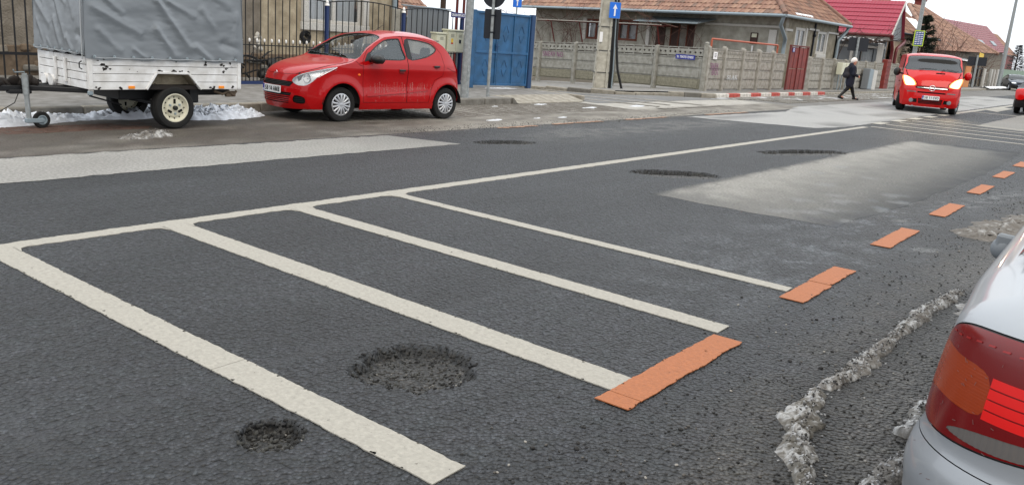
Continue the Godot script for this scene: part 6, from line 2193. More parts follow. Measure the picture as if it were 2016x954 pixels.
	tl.tube([Vector3(1.8, 0.5, 0.6), Vector3(1.92, 0.46, 0.62), Vector3(2.02, 0.5, 0.62), Vector3(2.1, 0.44, 0.62), Vector3(2.16, 0.5, 0.6)], 0.02, 6)
	tl.box(Vector3(2.06, 0.46, 0.6), Vector3(0.16, 0.08, 0.05), Basis.IDENTITY, 0.01)
	part("rear_light_bracket", tl, M.old_stone, t)
	var fr := MB.new()
	fr.box(Vector3(-0.75, 0.495, 0.0), Vector3(2.0, 0.07, 0.09), Basis.IDENTITY, 0.01)
	fr.bar(Vector3(-0.5, 0.50, 0.0), Vector3(0.1, 0.50, 0.45), 0.06, 0.06, 0.008)
	fr.bar(Vector3(-0.5, 0.50, 0.0), Vector3(0.1, 0.50, -0.45), 0.06, 0.06, 0.008)
	fr.box(Vector3(-0.55, 0.455, 0.03), Vector3(0.26, 0.05, 0.12), Basis.IDENTITY, 0.01)
	fr.bar(Vector3(0.05, 0.45, 0.6), Vector3(0.6, 0.30, 0.3), 0.02, 0.02)
	part("drawbar", fr, M.iron_black, t)
	var ml := MB.new()
	ml.box(Vector3(0.03, 0.49, 0.66), Vector3(0.06, 0.055, 0.05), Basis.IDENTITY, 0.01)
	part("marker_lamp", ml, M.lens_clear if false else M.zinc, t)
	var jk := MB.new()
	jk.tube([Vector3(-0.48, 0.08, 0.10), Vector3(-0.50, 0.68, 0.10)], 0.030, 14)
	jk.tube([Vector3(-0.495, 0.42, 0.10), Vector3(-0.50, 0.66, 0.10)], 0.038, 14)
	part("jack_post", jk, M.galvanised, t)
	var cr := MB.new()
	cr.tube([Vector3(-0.50, 0.68, 0.10), Vector3(-0.50, 0.70, 0.10), Vector3(-0.62, 0.695, 0.11), Vector3(-0.63, 0.73, 0.11)], 0.008, 6)
	part("crank_handle", cr, M.zinc, t)
	var jf := MB.new()
	jf.box(Vector3(-0.42, 0.10, 0.10), Vector3(0.2, 0.055, 0.085), Basis.IDENTITY, 0.006)
	part("fork", jf, M.zinc, t)
	var jw := Node3D.new()
	jw.name = "jockey_wheel"
	t.add_child(jw, true)
	jw.position = Vector3(-0.335, 0.105, 0.10)
	var xf := Transform3D(Basis(Vector3(1, 0, 0), Vector3(0, 0, 1), Vector3(0, -1, 0)), Vector3.ZERO)
	var jt := MB.new()
	jt.lathe([Vector2(0.05, -0.03), Vector2(0.095, -0.03), Vector2(0.105, -0.01), Vector2(0.105, 0.01), Vector2(0.095, 0.03), Vector2(0.05, 0.03)], xf, 28)
	part("tyre", jt, M.rubber, jw)
	var jr := MB.new()
	jr.lathe([Vector2(0.056, 0.005), Vector2(0.06, 0.032), Vector2(0.05, 0.034), Vector2(0.04, 0.018), Vector2(0.018, 0.018), Vector2(0.016, 0.045), Vector2(0, 0.046)], xf, 20)
	part("rim", jr, M.zinc, jw)
	var cw := MB.new()
	cw.tube([Vector3(-0.55, 0.47, 0.05), Vector3(-0.62, 0.32, 0.06), Vector3(-0.80, 0.22, 0.08), Vector3(-1.0, 0.2, 0.1)], 0.006, 6)
	part("electric_cable", cw, M.plastic_black, t)
	var rags := MB.new()
	for i in 12: rags.ball(Vector3(-1.0 + 0.06 * i, 0.56 + 0.02 * sin(i * 2.0), -0.05 + 0.04 * cos(i * 1.7)), Vector3(0.09, 0.035, 0.07), 8, Basis.from_euler(Vector3(i, i * 2, i * 3)))
	var rg := lone("dark_rags", rags, M.rust, "dark rags lying over the trailer drawbar at the left edge", "rags")
	rg.position = Vector3(5.0, 0, -11.29)

# ---------------------------------------------------------------- cars
func seat(parent: Node, x: float, z: float, y := 0.42, h := 0.62) -> void:
	var s := MB.new()
	s.box(Vector3(x, y, z), Vector3(0.48, 0.16, 0.44), Basis.IDENTITY, 0.05)
	s.box(Vector3(x + 0.25, y + h * 0.5, z), Vector3(0.14, h, 0.42), Basis(Vector3(0, 0, 1), -0.25), 0.05)
	s.box(Vector3(x + 0.36, y + h + 0.13, z), Vector3(0.09, 0.19, 0.25), Basis(Vector3(0, 0, 1), -0.2), 0.04)
	part("seat", s, M.seat_cloth, parent)

func make_hatchback() -> void:
	var t := thing("red_hatchback", "small cherry red five door hatchback parked half on the muddy paving behind the trailer", "car", Vector3(9.11, 0, -11.33), -deg_to_rad(5.5))
	var red: Material = M.paint_red
	var sh := Shell.new()
	sh.E = pv([-0.50, 0.20, -0.56, 0.31, -0.57, 0.46, -0.53, 0.585, -0.40, 0.735, -0.12, 0.885, 0.24, 0.985, 0.56, 1.20, 0.94, 1.375, 1.42, 1.425, 2.08, 1.365, 2.42, 1.09, 2.60, 0.70, 2.63, 0.45, 2.58, 0.28])
	sh.C = pv([-0.74, 0.18, -0.79, 0.31, -0.795, 0.47, -0.77, 0.62, -0.67, 0.785, -0.36, 0.90, 0.26, 1.015, 0.60, 1.23, 1.02, 1.43, 1.5, 1.495, 2.15, 1.435, 2.50, 1.09, 2.68, 0.70, 2.71, 0.45, 2.66, 0.26])
	sh.W = func(x: float, y: float) -> float:
		var w := 0.79 - 0.055 * pow(max(0.0, 0.45 - y) / 0.25, 2.0) * 0.6
		w += 0.014 * exp(-pow((y - 0.86) / 0.07, 2)) * smoothstep(-0.3, 0.4, x)
		w -= 0.022 * exp(-pow((y - 0.60) / 0.16, 2)) * smoothstep(0.25, 0.55, x) * (1 - smoothstep(1.65, 1.95, x))
		if y > 0.95: w -= 0.40 * (y - 0.95)
		w -= 0.15 * pow(max(0.0, -0.12 - x) / 0.45, 2.0)
		w -= 0.11 * pow(max(0.0, x - 2.1) / 0.5, 2.0)
		for c in [0.0, 2.27]: # flares round the wheel arches
			var d: float = Vector2(x - c, y - 0.29).length()
			w += 0.020 * exp(-pow((d - 0.36) / 0.07, 2)) * smoothstep(0.1, 0.4, y)
		return w
	var sill := 0.20
	var arches := [circle(Vector2(0, 0.285), 0.345, 36), circle(Vector2(2.27, 0.285), 0.345, 36), rect(-0.345, 0, 0.345, 0.285), rect(1.925, 0, 2.615, 0.285)]
	var fw := smooth(pv([0.50, 1.015, 0.60, 1.155, 0.90, 1.335, 1.16, 1.375, 1.245, 1.36, 1.275, 1.20, 1.295, 1.035, 0.9, 1.015]), 3)
	var rw := smooth(pv([1.36, 1.045, 1.355, 1.36, 1.60, 1.375, 1.90, 1.335, 2.03, 1.26, 2.03, 1.20, 1.90, 1.125, 1.70, 1.065]), 3)
	var fd := pv([0.42, 0.32, 0.40, 0.75, 0.39, 0.98, 0.52, 1.165, 0.70, 1.285, 0.93, 1.385, 1.15, 1.415, 1.30, 1.41, 1.335, 1.05, 1.335, 0.315])
	var rdr := pv([1.347, 0.315, 1.347, 1.05, 1.315, 1.41, 1.65, 1.40, 1.98, 1.335, 2.14, 1.15, 2.17, 0.96, 2.13, 0.78, 1.95, 0.70, 1.87, 0.52, 1.83, 0.315])
	var out := sh.outline(sill)
	var lamp := smooth(pv([3.15, 0.60, 2.76, 0.76, 2.85, 0.93, 3.4, 1.0, 4.1, 1.02, 4.95, 1.02, 4.75, 0.93, 4.15, 0.77, 3.65, 0.65]), 4)
	var under := MB.new()
	under.box(Vector3(0.95, 0.30, 0), Vector3(2.9, 0.22, 1.0), Basis.IDENTITY, 0.03)
	under.box(Vector3(-0.45, 0.52, 0), Vector3(0.34, 0.50, 1.0), Basis.IDENTITY, 0.03)
	under.box(Vector3(0.95, 0.42, 0), Vector3(1.55, 0.3, 1.42), Basis.IDENTITY, 0.03)
	under.box(Vector3(2.3, 0.65, 0), Vector3(0.6, 0.62, 1.05), Basis.IDENTITY, 0.03)
	under.box(Vector3(-0.02, 0.62, 0), Vector3(0.5, 0.5, 1.05), Basis.IDENTITY, 0.03)
	part("underbody", under, M.dark_inside, t)
	for s in [1.0, -1.0]:
		var smap := func(v: Vector2) -> Vector3: return sh.side(v, s)
		var liner := MB.new()
		liner.region([out], arches + [fw, rw], smap, 0.12, s < 0, -0.014)
		part("seam_backing", liner, M.dark_inside, t)
		var b := MB.new()
		var grow := func(p: PackedVector2Array) -> PackedVector2Array: return Geometry2D.offset_polygon(p, 0.007)[0]
		var seams: Array = strip(pv([0.24, 0.99, 0.33, 0.92, 0.40, 0.90]), 0.008) + strip(pv([2.24, 0.92, 2.42, 0.86, 2.60, 0.83]), 0.007)
		b.region([out], arches + [grow.call(fd), grow.call(rdr)] + seams, smap, 0.055, s < 0)
		part("body_side", b, red, t)
		var d1 := MB.new()
		d1.region([fd], [fw], smap, 0.055, s < 0)
		var door := part("door", d1, red, t)
		var d2 := MB.new()
		d2.region([rdr], [rw] + arches, smap, 0.055, s < 0)
		var door2 := part("door", d2, red, t)
		for q in [[fw, door], [rw, door2]]:
			var fr := MB.new()
			var inner: PackedVector2Array = Geometry2D.offset_polygon(q[0], -0.018)[0]
			fr.region([q[0]], [inner], smap, 0.08, s < 0, -0.004)
			part("window_seal", fr, M.plastic_black, q[1])
			var g := MB.new()
			g.region([q[0]], [], smap, 0.08, s < 0, -0.012)
			part("window", g, M.glass_side, q[1])
		var sr := RandomNumberGenerator.new()
		sr.seed = 77
		for q in [[0.48, 1.30, door], [1.40, 1.88, door2]]: # dried salt running down the doors
			var ss := MB.new()
			for i in 26:
				var x := sr.randf_range(q[0], q[1])
				var y := sr.randf_range(0.50, 0.66)
				var l := sr.randf_range(0.06, 0.30)
				var w := sr.randf_range(0.002, 0.006)
				ss.region([pv([x - w, y, x + w, y, x + w * 0.6, max(0.33, y - l), x - w * 0.6, max(0.33, y - l)])], [], smap, 0.5, s < 0, 0.0025)
			part("salt_streaks", ss, M.salt_streak, q[2])
		# black sail panels
		var bp := MB.new()
		bp.region([pv([1.35, 1.04, 1.35, 1.37, 1.435, 1.375, 1.455, 1.05])], [], smap, 0.08, s < 0, -0.001)
		part("black_pillar", bp, M.plastic_black, door2)
		var bq := MB.new()
		bq.region([pv([0.42, 0.98, 0.50, 1.10, 0.56, 1.14, 0.60, 1.01])], [], smap, 0.08, s < 0, 0.004)
		part("mirror_base", bq, M.plastic_black, door)
		var sk := MB.new() # sill line
		sk.region([pv([0.34, 0.20, 0.34, 0.295, 1.93, 0.295, 1.93, 0.20])], [], smap, 0.2, s < 0, 0.008)
		part("sill", sk, red, t)
		# pressed crease along the doors
		var cr := MB.new()
		cr.region([pv([0.47, 0.415, 0.49, 0.45, 1.32, 0.50, 1.32, 0.475])], [], func(v): return sh.side(v, s) + Vector3(0, 0, s * 0.012 * clamp((0.50 - v.y) / 0.03, 0.0, 1.0)), 0.1, s < 0, 0.001)
		part("crease", cr, red, door)
		var cr2 := MB.new()
		cr2.region([pv([1.36, 0.478, 1.36, 0.502, 1.80, 0.545, 1.83, 0.52])], [], func(v): return sh.side(v, s) + Vector3(0, 0, s * 0.012), 0.1, s < 0, 0.001)
		part("crease", cr2, red, door2)
		for h in [[1.20, 0.845, door], [1.98, 0.925, door2]]:
			var w: float = sh.W.call(h[0], h[1])
			var hm := MB.new()
			hm.box(Vector3(h[0], h[1] + 0.012, s * (w + 0.018)), Vector3(0.14, 0.032, 0.03), Basis.IDENTITY, 0.012)
			part("handle", hm, M.plastic_black, h[2])
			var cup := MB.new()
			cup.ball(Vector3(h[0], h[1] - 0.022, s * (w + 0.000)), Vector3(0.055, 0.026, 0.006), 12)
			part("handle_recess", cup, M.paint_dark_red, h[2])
		var mr := MB.new()
		mr.ball(Vector3(0.57, 1.03, s * 0.93), Vector3(0.11, 0.075, 0.12), 16)
		mr.box(Vector3(0.62, 1.03, s * 0.93), Vector3(0.15, 0.135, 0.20), Basis.IDENTITY, 0.05)
		mr.bar(Vector3(0.54, 1.0, s * 0.76), Vector3(0.56, 1.02, s * 0.86), 0.05, 0.06, 0.01)
		part("mirror", mr, M.plastic_black, t)
		var rp := MB.new()
		rp.ball(Vector3(0.315, 0.765, s * (sh.W.call(0.315, 0.765) + 0.002)), Vector3(0.028, 0.02, 0.012), 12)
		part("side_repeater", rp, M.amber, t)
		for x in [0.0, 2.27]:
			wheel(t, Vector3(x, 0.28, s * 0.675), 0.28, 0.165, s, 7, M.rim_silver)
			var well := MB.new()
			well.grid(20, 1, func(u, v): return Vector3(x + 0.36 * cos(PI * u), 0.285 + 0.36 * sin(PI * u), s * (0.45 + 0.325 * v)), s > 0)
			part("wheel_well", well, M.dark_inside, t)
		# headlamps
		var hl := MB.new()
		var tmap := func(v: Vector2) -> Vector3: return sh.top(Vector2(v.x, v.y * s))
		hl.region([lamp], [], tmap, 0.1, s > 0, -0.04)
		var hu := part("headlamp", hl, M.lamp_white, t)
		var hc := MB.new()
		hc.region([lamp], [], tmap, 0.1, s > 0, -0.002)
		part("lens", hc, M.lens_clear, hu)
		var rim := MB.new()
		rim.region([lamp], [Geometry2D.offset_polygon(lamp, -0.035)[0]], tmap, 0.1, s > 0, -0.006)
		part("lamp_surround", rim, M.rim_silver, hu)
		for q in [[3.6, 0.85, 0.066], [4.35, 0.95, 0.042]]:
			var bw := MB.new()
			var c: Vector3 = sh.top(Vector2(q[0], q[1] * s))
			var fwd := Vector3(-0.93, 0.18, s * 0.32).normalized()
			var bx := fwd.cross(Vector3.UP).normalized()
			bw.lathe([Vector2(0.012, -0.03), Vector2(q[2] * 0.7, -0.02), Vector2(q[2], 0.012), Vector2(q[2] * 1.08, 0.012), Vector2(q[2] * 1.08, 0.0)], Transform3D(Basis(bx, fwd, bx.cross(fwd)), c - fwd * 0.022 - Vector3(0, 0.01, 0)), 20)
			bw.ball(c - fwd * 0.03, Vector3(0.014, 0.014, 0.014), 8)
			part("reflector_bowl", bw, M.chrome, hu)
		# tail lamp on the rear corner
		var tl := MB.new()
		tl.region([smooth(pv([11.1, 0.78, 11.1, 1.0, 11.9, 1.0, 11.95, 0.80]), 3)], [], tmap, 0.12, s > 0, 0.003)
		part("tail_lamp", tl, M.lamp_red, t)
		var fg := MB.new()
		fg.region([smooth(pv([0.9, 0.70, 0.8, 0.93, 1.45, 0.95, 1.6, 0.74]), 3)], [], tmap, 0.1, s > 0, -0.02)
		part("fog_recess", fg, M.dark_inside, t)
		for k in 3:
			var fs := MB.new()
			fs.region([pv([0.95 + 0.2 * k, 0.73, 0.95 + 0.2 * k, 0.92, 1.02 + 0.2 * k, 0.92, 1.02 + 0.2 * k, 0.73])], [], tmap, 0.1, s > 0, -0.006)
			part("fog_slat", fs, M.plastic_black, t)
	# upper skin
	var all := rect(0, -1, 14, 1)
	var top := func(v: Vector2) -> Vector3: return sh.top(v)
	var mirror := func(p: PackedVector2Array) -> PackedVector2Array:
		var q := PackedVector2Array()
		for v in p: q.append(Vector2(v.x, -v.y))
		return q
	var wsc := smooth(pv([6.12, -0.93, 6.02, 0, 6.12, 0.93, 7.0, 0.925, 7.80, 0.88, 7.95, 0.5, 7.98, 0, 7.95, -0.5, 7.80, -0.88, 7.0, -0.925]), 3)
	var rsc := smooth(pv([10.2, -0.75, 10.15, 0, 10.2, 0.75, 10.9, 0.8, 10.95, 0, 10.9, -0.8]), 3)
	var gr := pv([2.46, -0.60, 2.42, 0, 2.46, 0.60, 3.02, 0.66, 3.0, 0, 3.02, -0.66])
	var lg := pv([0.72, -0.55, 0.70, 0, 0.72, 0.55, 1.82, 0.66, 1.82, -0.66])
	var fog := smooth(pv([0.9, 0.70, 0.8, 0.93, 1.45, 0.95, 1.6, 0.74]), 3)
	var hseam: Array = strip(pv([6.0, -0.93, 5.4, -0.90, 4.5, -0.78, 3.75, -0.60, 3.6, -0.3, 3.58, 0, 3.6, 0.3, 3.75, 0.60, 4.5, 0.78, 5.4, 0.90, 6.0, 0.93]), 0.028)
	var body := MB.new()
	body.region([all], [wsc, rsc, gr, lg, lamp, mirror.call(lamp), fog, mirror.call(fog)] + hseam, top, 0.07, true)
	part("body_top", body, red, t)
	var lb := MB.new()
	lb.region([rect(0.0, -1, 6.2, 1)], [lamp, mirror.call(lamp)], top, 0.2, true, -0.03)
	part("seam_backing", lb, M.dark_inside, t)
	var wm := MB.new()
	wm.region([wsc], [], top, 0.15, true, -0.006)
	part("windscreen", wm, M.glass, t)
	var wf := MB.new()
	wf.region([wsc], [smooth(Geometry2D.offset_polygon(wsc, -0.035)[0], 1)], top, 0.1, true, -0.002)
	part("windscreen_seal", wf, M.plastic_black, t)
	var rm := MB.new()
	rm.region([rsc], [], top, 0.15, true, -0.006)
	part("rear_window", rm, M.glass_side, t)
	for k in 3:
		var sl := MB.new()
		sl.region([pv([2.52 + 0.17 * k, -0.6, 2.52 + 0.17 * k, 0.6, 2.60 + 0.17 * k, 0.62, 2.60 + 0.17 * k, -0.62])], [], top, 0.12, true, -0.008)
		part("grille_slat", sl, M.plastic_black, t)
	for k in 5:
		var sl := MB.new()
		sl.region([pv([0.80 + 0.2 * k, -0.56 - 0.02 * k, 0.80 + 0.2 * k, 0.56 + 0.02 * k, 0.90 + 0.2 * k, 0.57 + 0.02 * k, 0.90 + 0.2 * k, -0.57 - 0.02 * k])], [], top, 0.12, true, -0.008)
		part("bumper_slat", sl, M.plastic_black if k > 3 else red, t)
	number_plate(t, Transform3D(Basis(Vector3(0, 0, 1), Vector3(0.03, 1, 0), Vector3(-1, 0.03, 0)), Vector3(-0.812, 0.475, 0.0)), "SB 14 AMB")
	# the badge on the nose: a folded S of two bars
	var bd := MB.new()
	var bx := Transform3D(Basis(Vector3(0, 0, 1), Vector3(0.42, 0.9, 0).normalized(), Vector3(-0.9, 0.42, 0).normalized()), Vector3(-0.745, 0.715, 0))
	bd.prism(pv([-0.045, 0.0, 0.0, 0.05, 0.045, 0.015, 0.03, 0.0, 0.005, 0.018, -0.012, 0.0, 0.045, -0.012, 0.045, -0.0, 0.0, -0.05, -0.045, -0.015, -0.03, 0.0, -0.005, -0.018, 0.012, 0.0, -0.045, 0.012]), bx, 0.012)
	part("nose_badge", bd, M.chrome, t)
	for z in [0.33, -0.28]:
		var wp := MB.new()
		var a: Vector3 = sh.top(Vector2(6.02, z / 0.8)) + Vector3(0, 0.02, 0)
		wp.tube([a, sh.top(Vector2(6.35, z / 0.8 - 0.25)) + Vector3(-0.01, 0.02, 0), sh.top(Vector2(6.42, z / 0.8 - 0.75)) + Vector3(-0.01, 0.015, 0)], [0.014, 0.009, 0.006], 6)
		part("wiper", wp, M.plastic_black, t)
	var an := MB.new()
	an.tube([Vector3(1.18, 1.46, -0.02), Vector3(1.42, 1.60, -0.02)], [0.006, 0.003], 5)
	an.ball(Vector3(1.18, 1.465, -0.02), Vector3(0.03, 0.015, 0.02), 8)
	part("aerial", an, M.plastic_black, t)
	# cabin
	var ds := MB.new()
	ds.box(Vector3(0.45, 0.86, 0), Vector3(0.42, 0.22, 1.30), Basis.IDENTITY, 0.06)
	part("dashboard", ds, M.plastic_black, t)
	for z in [0.34, -0.34]:
		seat(t, 0.95, z, 0.52, 0.5)
		seat(t, 1.72, z, 0.52, 0.5)
	var st := MB.new()
	var sr := []
	for k in 17: sr.append(Vector3(0.72 + 0.06 * sin(TAU * k / 16.0), 0.95 + 0.16 * sin(TAU * k / 16.0), 0.34 + 0.18 * cos(TAU * k / 16.0)))
	st.tube(sr, 0.014, 6, false)
	part("steering_wheel", st, M.plastic_black, t)
	var rv := MB.new()
	rv.box(Vector3(0.78, 1.27, 0), Vector3(0.04, 0.07, 0.22), Basis.IDENTITY, 0.015)
	part("inside_mirror", rv, M.plastic_black, t)

func make_van() -> void:
	var h := Vector3(-0.958, 0, 0.285).normalized() # the way it heads; local x runs the other way
	var t := thing("red_van", "bright red panel van with lit headlights turning on the road", "van", Vector3(32.55, 0, -6.78), atan2(h.z, -h.x))
	var red: Material = M.paint_van
	var sh := Shell.new()
	sh.E = pv([-0.52, 0.24, -0.62, 0.42, -0.63, 0.66, -0.56, 0.86, -0.40, 1.13, -0.08, 1.41, 0.24, 1.66, 0.56, 1.89, 0.95, 1.95, 2.2, 1.96, 3.5, 1.95, 3.86, 1.86, 3.93, 1.0, 3.9, 0.3])
	sh.C = pv([-0.84, 0.22, -0.91, 0.40, -0.91, 0.68, -0.86, 0.88, -0.66, 1.16, -0.28, 1.45, 0.08, 1.69, 0.44, 1.94, 0.95, 2.03, 2.2, 2.04, 3.5, 2.03, 3.9, 1.90, 3.96, 1.0, 3.93, 0.3])
	sh.p = 3.5
	sh.W = func(x: float, y: float) -> float:
		var w := 0.965
		if y > 1.1: w -= 0.10 * (y - 1.1)
		w -= 0.12 * pow(max(0.0, -0.05 - x) / 0.58, 2.0)
		w -= 0.04 * pow(max(0.0, 0.4 - y) / 0.2, 2.0)
		for c in [0.0, 3.1]:
			var d: float = Vector2(x - c, y - 0.33).length()
			w += 0.025 * exp(-pow((d - 0.43) / 0.07, 2)) * smoothstep(0.1, 0.4, y)
		return w
	var arches := [circle(Vector2(0, 0.33), 0.41, 36), circle(Vector2(3.1, 0.33), 0.41, 36), rect(-0.41, 0, 0.41, 0.33), rect(2.69, 0, 3.51, 0.33)]
	var out := sh.outline(0.25)
	var win := smooth(pv([0.26, 1.42, 0.44, 1.62, 0.70, 1.82, 1.02, 1.84, 1.08, 1.40, 0.7, 1.38]), 3)
	var lamp := smooth(pv([3.2, 0.60, 3.12, 0.80, 3.2, 0.97, 3.8, 1.03, 4.35, 1.03, 4.3, 0.90, 4.0, 0.72, 3.55, 0.60]), 4)
	var un := MB.new()
	un.box(Vector3(1.5, 0.45, 0), Vector3(4.5, 0.3, 1.1), Basis.IDENTITY, 0.03)
	un.box(Vector3(1.9, 0.85, 0), Vector3(3.7, 0.9, 1.2), Basis.IDENTITY, 0.03)
	un.box(Vector3(-0.55, 0.62, 0), Vector3(0.45, 0.6, 1.2), Basis.IDENTITY, 0.03)
	un.box(Vector3(2.6, 1.45, 0), Vector3(2.3, 0.85, 1.5), Basis.IDENTITY, 0.03)
	part("underbody", un, M.dark_inside, t)
	for s in [1.0, -1.0]:
		var smap := func(v: Vector2) -> Vector3: return sh.side(v, s)
		var tmap := func(v: Vector2) -> Vector3: return sh.top(Vector2(v.x, v.y * s))
		var door := pv([0.16, 0.40, 0.44, 0.72, 0.14, 1.22, 0.40, 1.60, 0.66, 1.86, 1.10, 1.88, 1.16, 0.40, 0.46, 0.40])
		door = pv([0.47, 0.40, 0.44, 0.60, 0.20, 0.85, 0.14, 1.25, 0.40, 1.60, 0.66, 1.86, 1.10, 1.88, 1.16, 0.40])
		var lin := MB.new()
		lin.region([out], arches + [win], smap, 0.15, s < 0, -0.015)
		part("seam_backing", lin, M.dark_inside, t)
		var b := MB.new()
		b.region([out], arches + [Geometry2D.offset_polygon(door, 0.008)[0]], smap, 0.08, s < 0)
		part("body_side", b, red, t)
		var d := MB.new()
		d.region([door], [win], smap, 0.08, s < 0)
		var dr := part("door", d, red, t)
		var g := MB.new()
		g.region([win], [], smap, 0.1, s < 0, -0.01)
		part("window", g, M.glass_dark, dr)
		var hm := MB.new()
		hm.box(Vector3(1.05, 1.0, s * 0.975), Vector3(0.14, 0.04, 0.03), Basis.IDENTITY, 0.012)
		part("handle", hm, M.plastic_black, dr)
		# mirrors: one black, one red
		var mr := MB.new()
		mr.ball(Vector3(0.20, 1.33, s * 1.14), Vector3(0.10, 0.145, 0.12), 16)
		var mir := part("mirror", mr, M.plastic_black if s < 0 else red, t)
		mir.set_meta("label", "black door mirror" if s < 0 else "red door mirror")
		var ma := MB.new()
		ma.bar(Vector3(0.22, 1.27, s * 0.92), Vector3(0.20, 1.30, s * 1.08), 0.06, 0.05, 0.01)
		part("arm", ma, M.plastic_black, mir)
		for x in [0.0, 3.1]:
			wheel(t, Vector3(x, 0.325, s * 0.85), 0.325, 0.215, s, 8, M.zinc, -0.30 if x < 1 else 0.0)
			var well := MB.new()
			well.grid(20, 1, func(u, v): return Vector3(x + 0.43 * cos(PI * u), 0.33 + 0.43 * sin(PI * u), s * (0.5 + 0.44 * v)), s > 0)
			part("wheel_well", well, M.dark_inside, t)
		var hl := MB.new()
		hl.region([lamp], [], tmap, 0.1, s > 0, -0.004)
		var hu := part("headlight", hl, M.headlight_rim, t)
		var hc := MB.new()
		hc.region([smooth(Geometry2D.offset_polygon(lamp, -0.055)[0], 1)], [], tmap, 0.1, s > 0, 0.004)
		part("lit_bowl", hc, M.headlight_lit, hu)
		var fm := MB.new()
		var fc: Vector3 = sh.top(Vector2(1.02, 0.70 * s))
		fm.lathe([Vector2(0.07, -0.02), Vector2(0.07, 0.01), Vector2(0.055, 0.02), Vector2(0, 0.022)], Transform3D(Basis(Vector3(0, 0, 1), Vector3(-0.96, 0, s * 0.28).normalized(), Vector3(0, -1, 0)), fc), 18)
		part("fog_lamp", fm, M.gable_grey, t)
		var ind := MB.new()
		ind.region([pv([2.08, 0.56, 2.08, 0.90, 2.26, 0.90, 2.26, 0.58])], [], tmap, 0.1, s > 0, 0.004)
		part("bumper_lamp", ind, M.reflector_amber if s > 0 and false else M.tail_clear, t)
	var top := func(v: Vector2) -> Vector3: return sh.top(v)
	var wsc := smooth(pv([5.02, -0.93, 5.0, 0, 5.02, 0.93, 6.0, 0.935, 6.9, 0.93, 7.0, 0.7, 7.02, 0, 7.0, -0.7, 6.9, -0.93, 6.0, -0.935]), 3)
	var gr := smooth(pv([2.72, -0.52, 2.70, 0, 2.72, 0.52, 3.08, 0.56, 3.1, 0, 3.08, -0.56]), 3)
	var up := pv([2.0, -0.52, 2.0, 0.52, 2.22, 0.52, 2.22, -0.52])
	var lo := pv([0.62, -0.42, 0.62, 0.42, 1.35, 0.46, 1.35, -0.46])
	var lo2 := pv([0.75, -0.66, 0.75, -0.48, 1.3, -0.50, 1.25, -0.66])
	var lo3 := pv([0.75, 0.66, 0.75, 0.48, 1.3, 0.50, 1.25, 0.66])
	var vent := pv([4.62, 0.08, 4.62, 0.38, 4.76, 0.38, 4.76, 0.08])
	var mirror := func(p: PackedVector2Array) -> PackedVector2Array:
		var q := PackedVector2Array()
		for v in p: q.append(Vector2(v.x, -v.y))
		return q
	var hs: Array = strip(pv([4.95, -0.93, 4.3, -0.86, 3.6, -0.57, 3.16, -0.55, 3.16, 0.55, 3.6, 0.57, 4.3, 0.86, 4.95, 0.93]), 0.03) + strip(pv([2.55, -1, 2.5, 0, 2.55, 1]), 0.02)
	var b := MB.new()
	b.region([rect(0, -1, 13, 1)], [wsc, gr, up, lo, lo2, lo3, vent, lamp, mirror.call(lamp)] + hs, top, 0.09, true)
	part("body_top", b, red, t)
	var lb := MB.new()
	lb.region([rect(0.0, -1, 5.1, 1)], [], top, 0.2, true, -0.03)
	part("seam_backing", lb, M.dark_inside, t)
	var ws := MB.new()
	ws.region([wsc], [], top, 0.12, true, -0.006)
	part("windscreen", ws, M.glass_dark, t)
	var wf := MB.new()
	wf.region([wsc], [Geometry2D.offset_polygon(wsc, -0.03)[0]], top, 0.1, true, -0.001)
	part("windscreen_seal", wf, M.plastic_black, t)
	var bar := MB.new()
	bar.region([pv([2.86, -0.54, 2.86, 0.54, 2.95, 0.54, 2.95, -0.54])], [], top, 0.12, true, 0.01)
	part("grille_bar", bar, M.chrome, t)
	for k in 3:
		var sl := MB.new()
		sl.region([pv([0.72 + 0.22 * k, -0.44, 0.72 + 0.22 * k, 0.44, 0.80 + 0.22 * k, 0.44, 0.80 + 0.22 * k, -0.44])], [], top, 0.12, true, -0.006)
		part("bumper_slat", sl, M.paint_dark_red, t)
	var tr := MB.new() # the paler sill under the bumper
	tr.box(Vector3(-0.70, 0.235, 0), Vector3(0.2, 0.03, 1.1), Basis.IDENTITY, 0.01)
	part("undertray", tr, M.zinc, t)
	var em := MB.new()
	var ec := sh.top(Vector2(2.9, 0)) + Vector3(-0.03, 0, 0)
	var ring := []
	for k in 25: ring.append(ec + Vector3(0, 0.088 * sin(TAU * k / 24.0), 0.088 * cos(TAU * k / 24.0)))
	em.tube(ring, 0.014, 8, false)
	em.prism(pv([-0.13, 0.012, -0.01, 0.012, -0.03, -0.004, 0.13, -0.012, 0.01, -0.012, 0.03, 0.004]), Transform3D(Basis(Vector3(0, 0, 1), Vector3(0, 1, 0), Vector3(-1, 0, 0)), ec), 0.012)
	part("nose_badge", em, M.chrome, t)
	number_plate(t, Transform3D(Basis(Vector3(0, 0, 1), Vector3(0, 1, 0), Vector3(-1, 0, 0)), Vector3(-0.935, 0.535, 0.0)), "SB 11 CVO", 0.54, 0.13)
	for z in [0.25, -0.5]:
		var wp := MB.new()
		wp.tube([sh.top(Vector2(4.98, z)) + Vector3(-0.02, 0.03, 0), sh.top(Vector2(5.12, z + 0.2)) + Vector3(-0.03, 0.02, 0), sh.top(Vector2(5.14, z + 0.6)) + Vector3(-0.03, 0.01, 0)], [0.016, 0.012, 0.008], 6)
		part("wiper", wp, M.plastic_black, t)
	var ds := MB.new()
	ds.box(Vector3(0.15, 1.15, 0), Vector3(0.5, 0.2, 1.6), Basis.IDENTITY, 0.05)
	part("dashboard", ds, M.plastic_black, t)
	for z in [-0.5, 0.5]: seat(t, 0.85, z, 0.85, 0.62)
	var vest := MB.new()
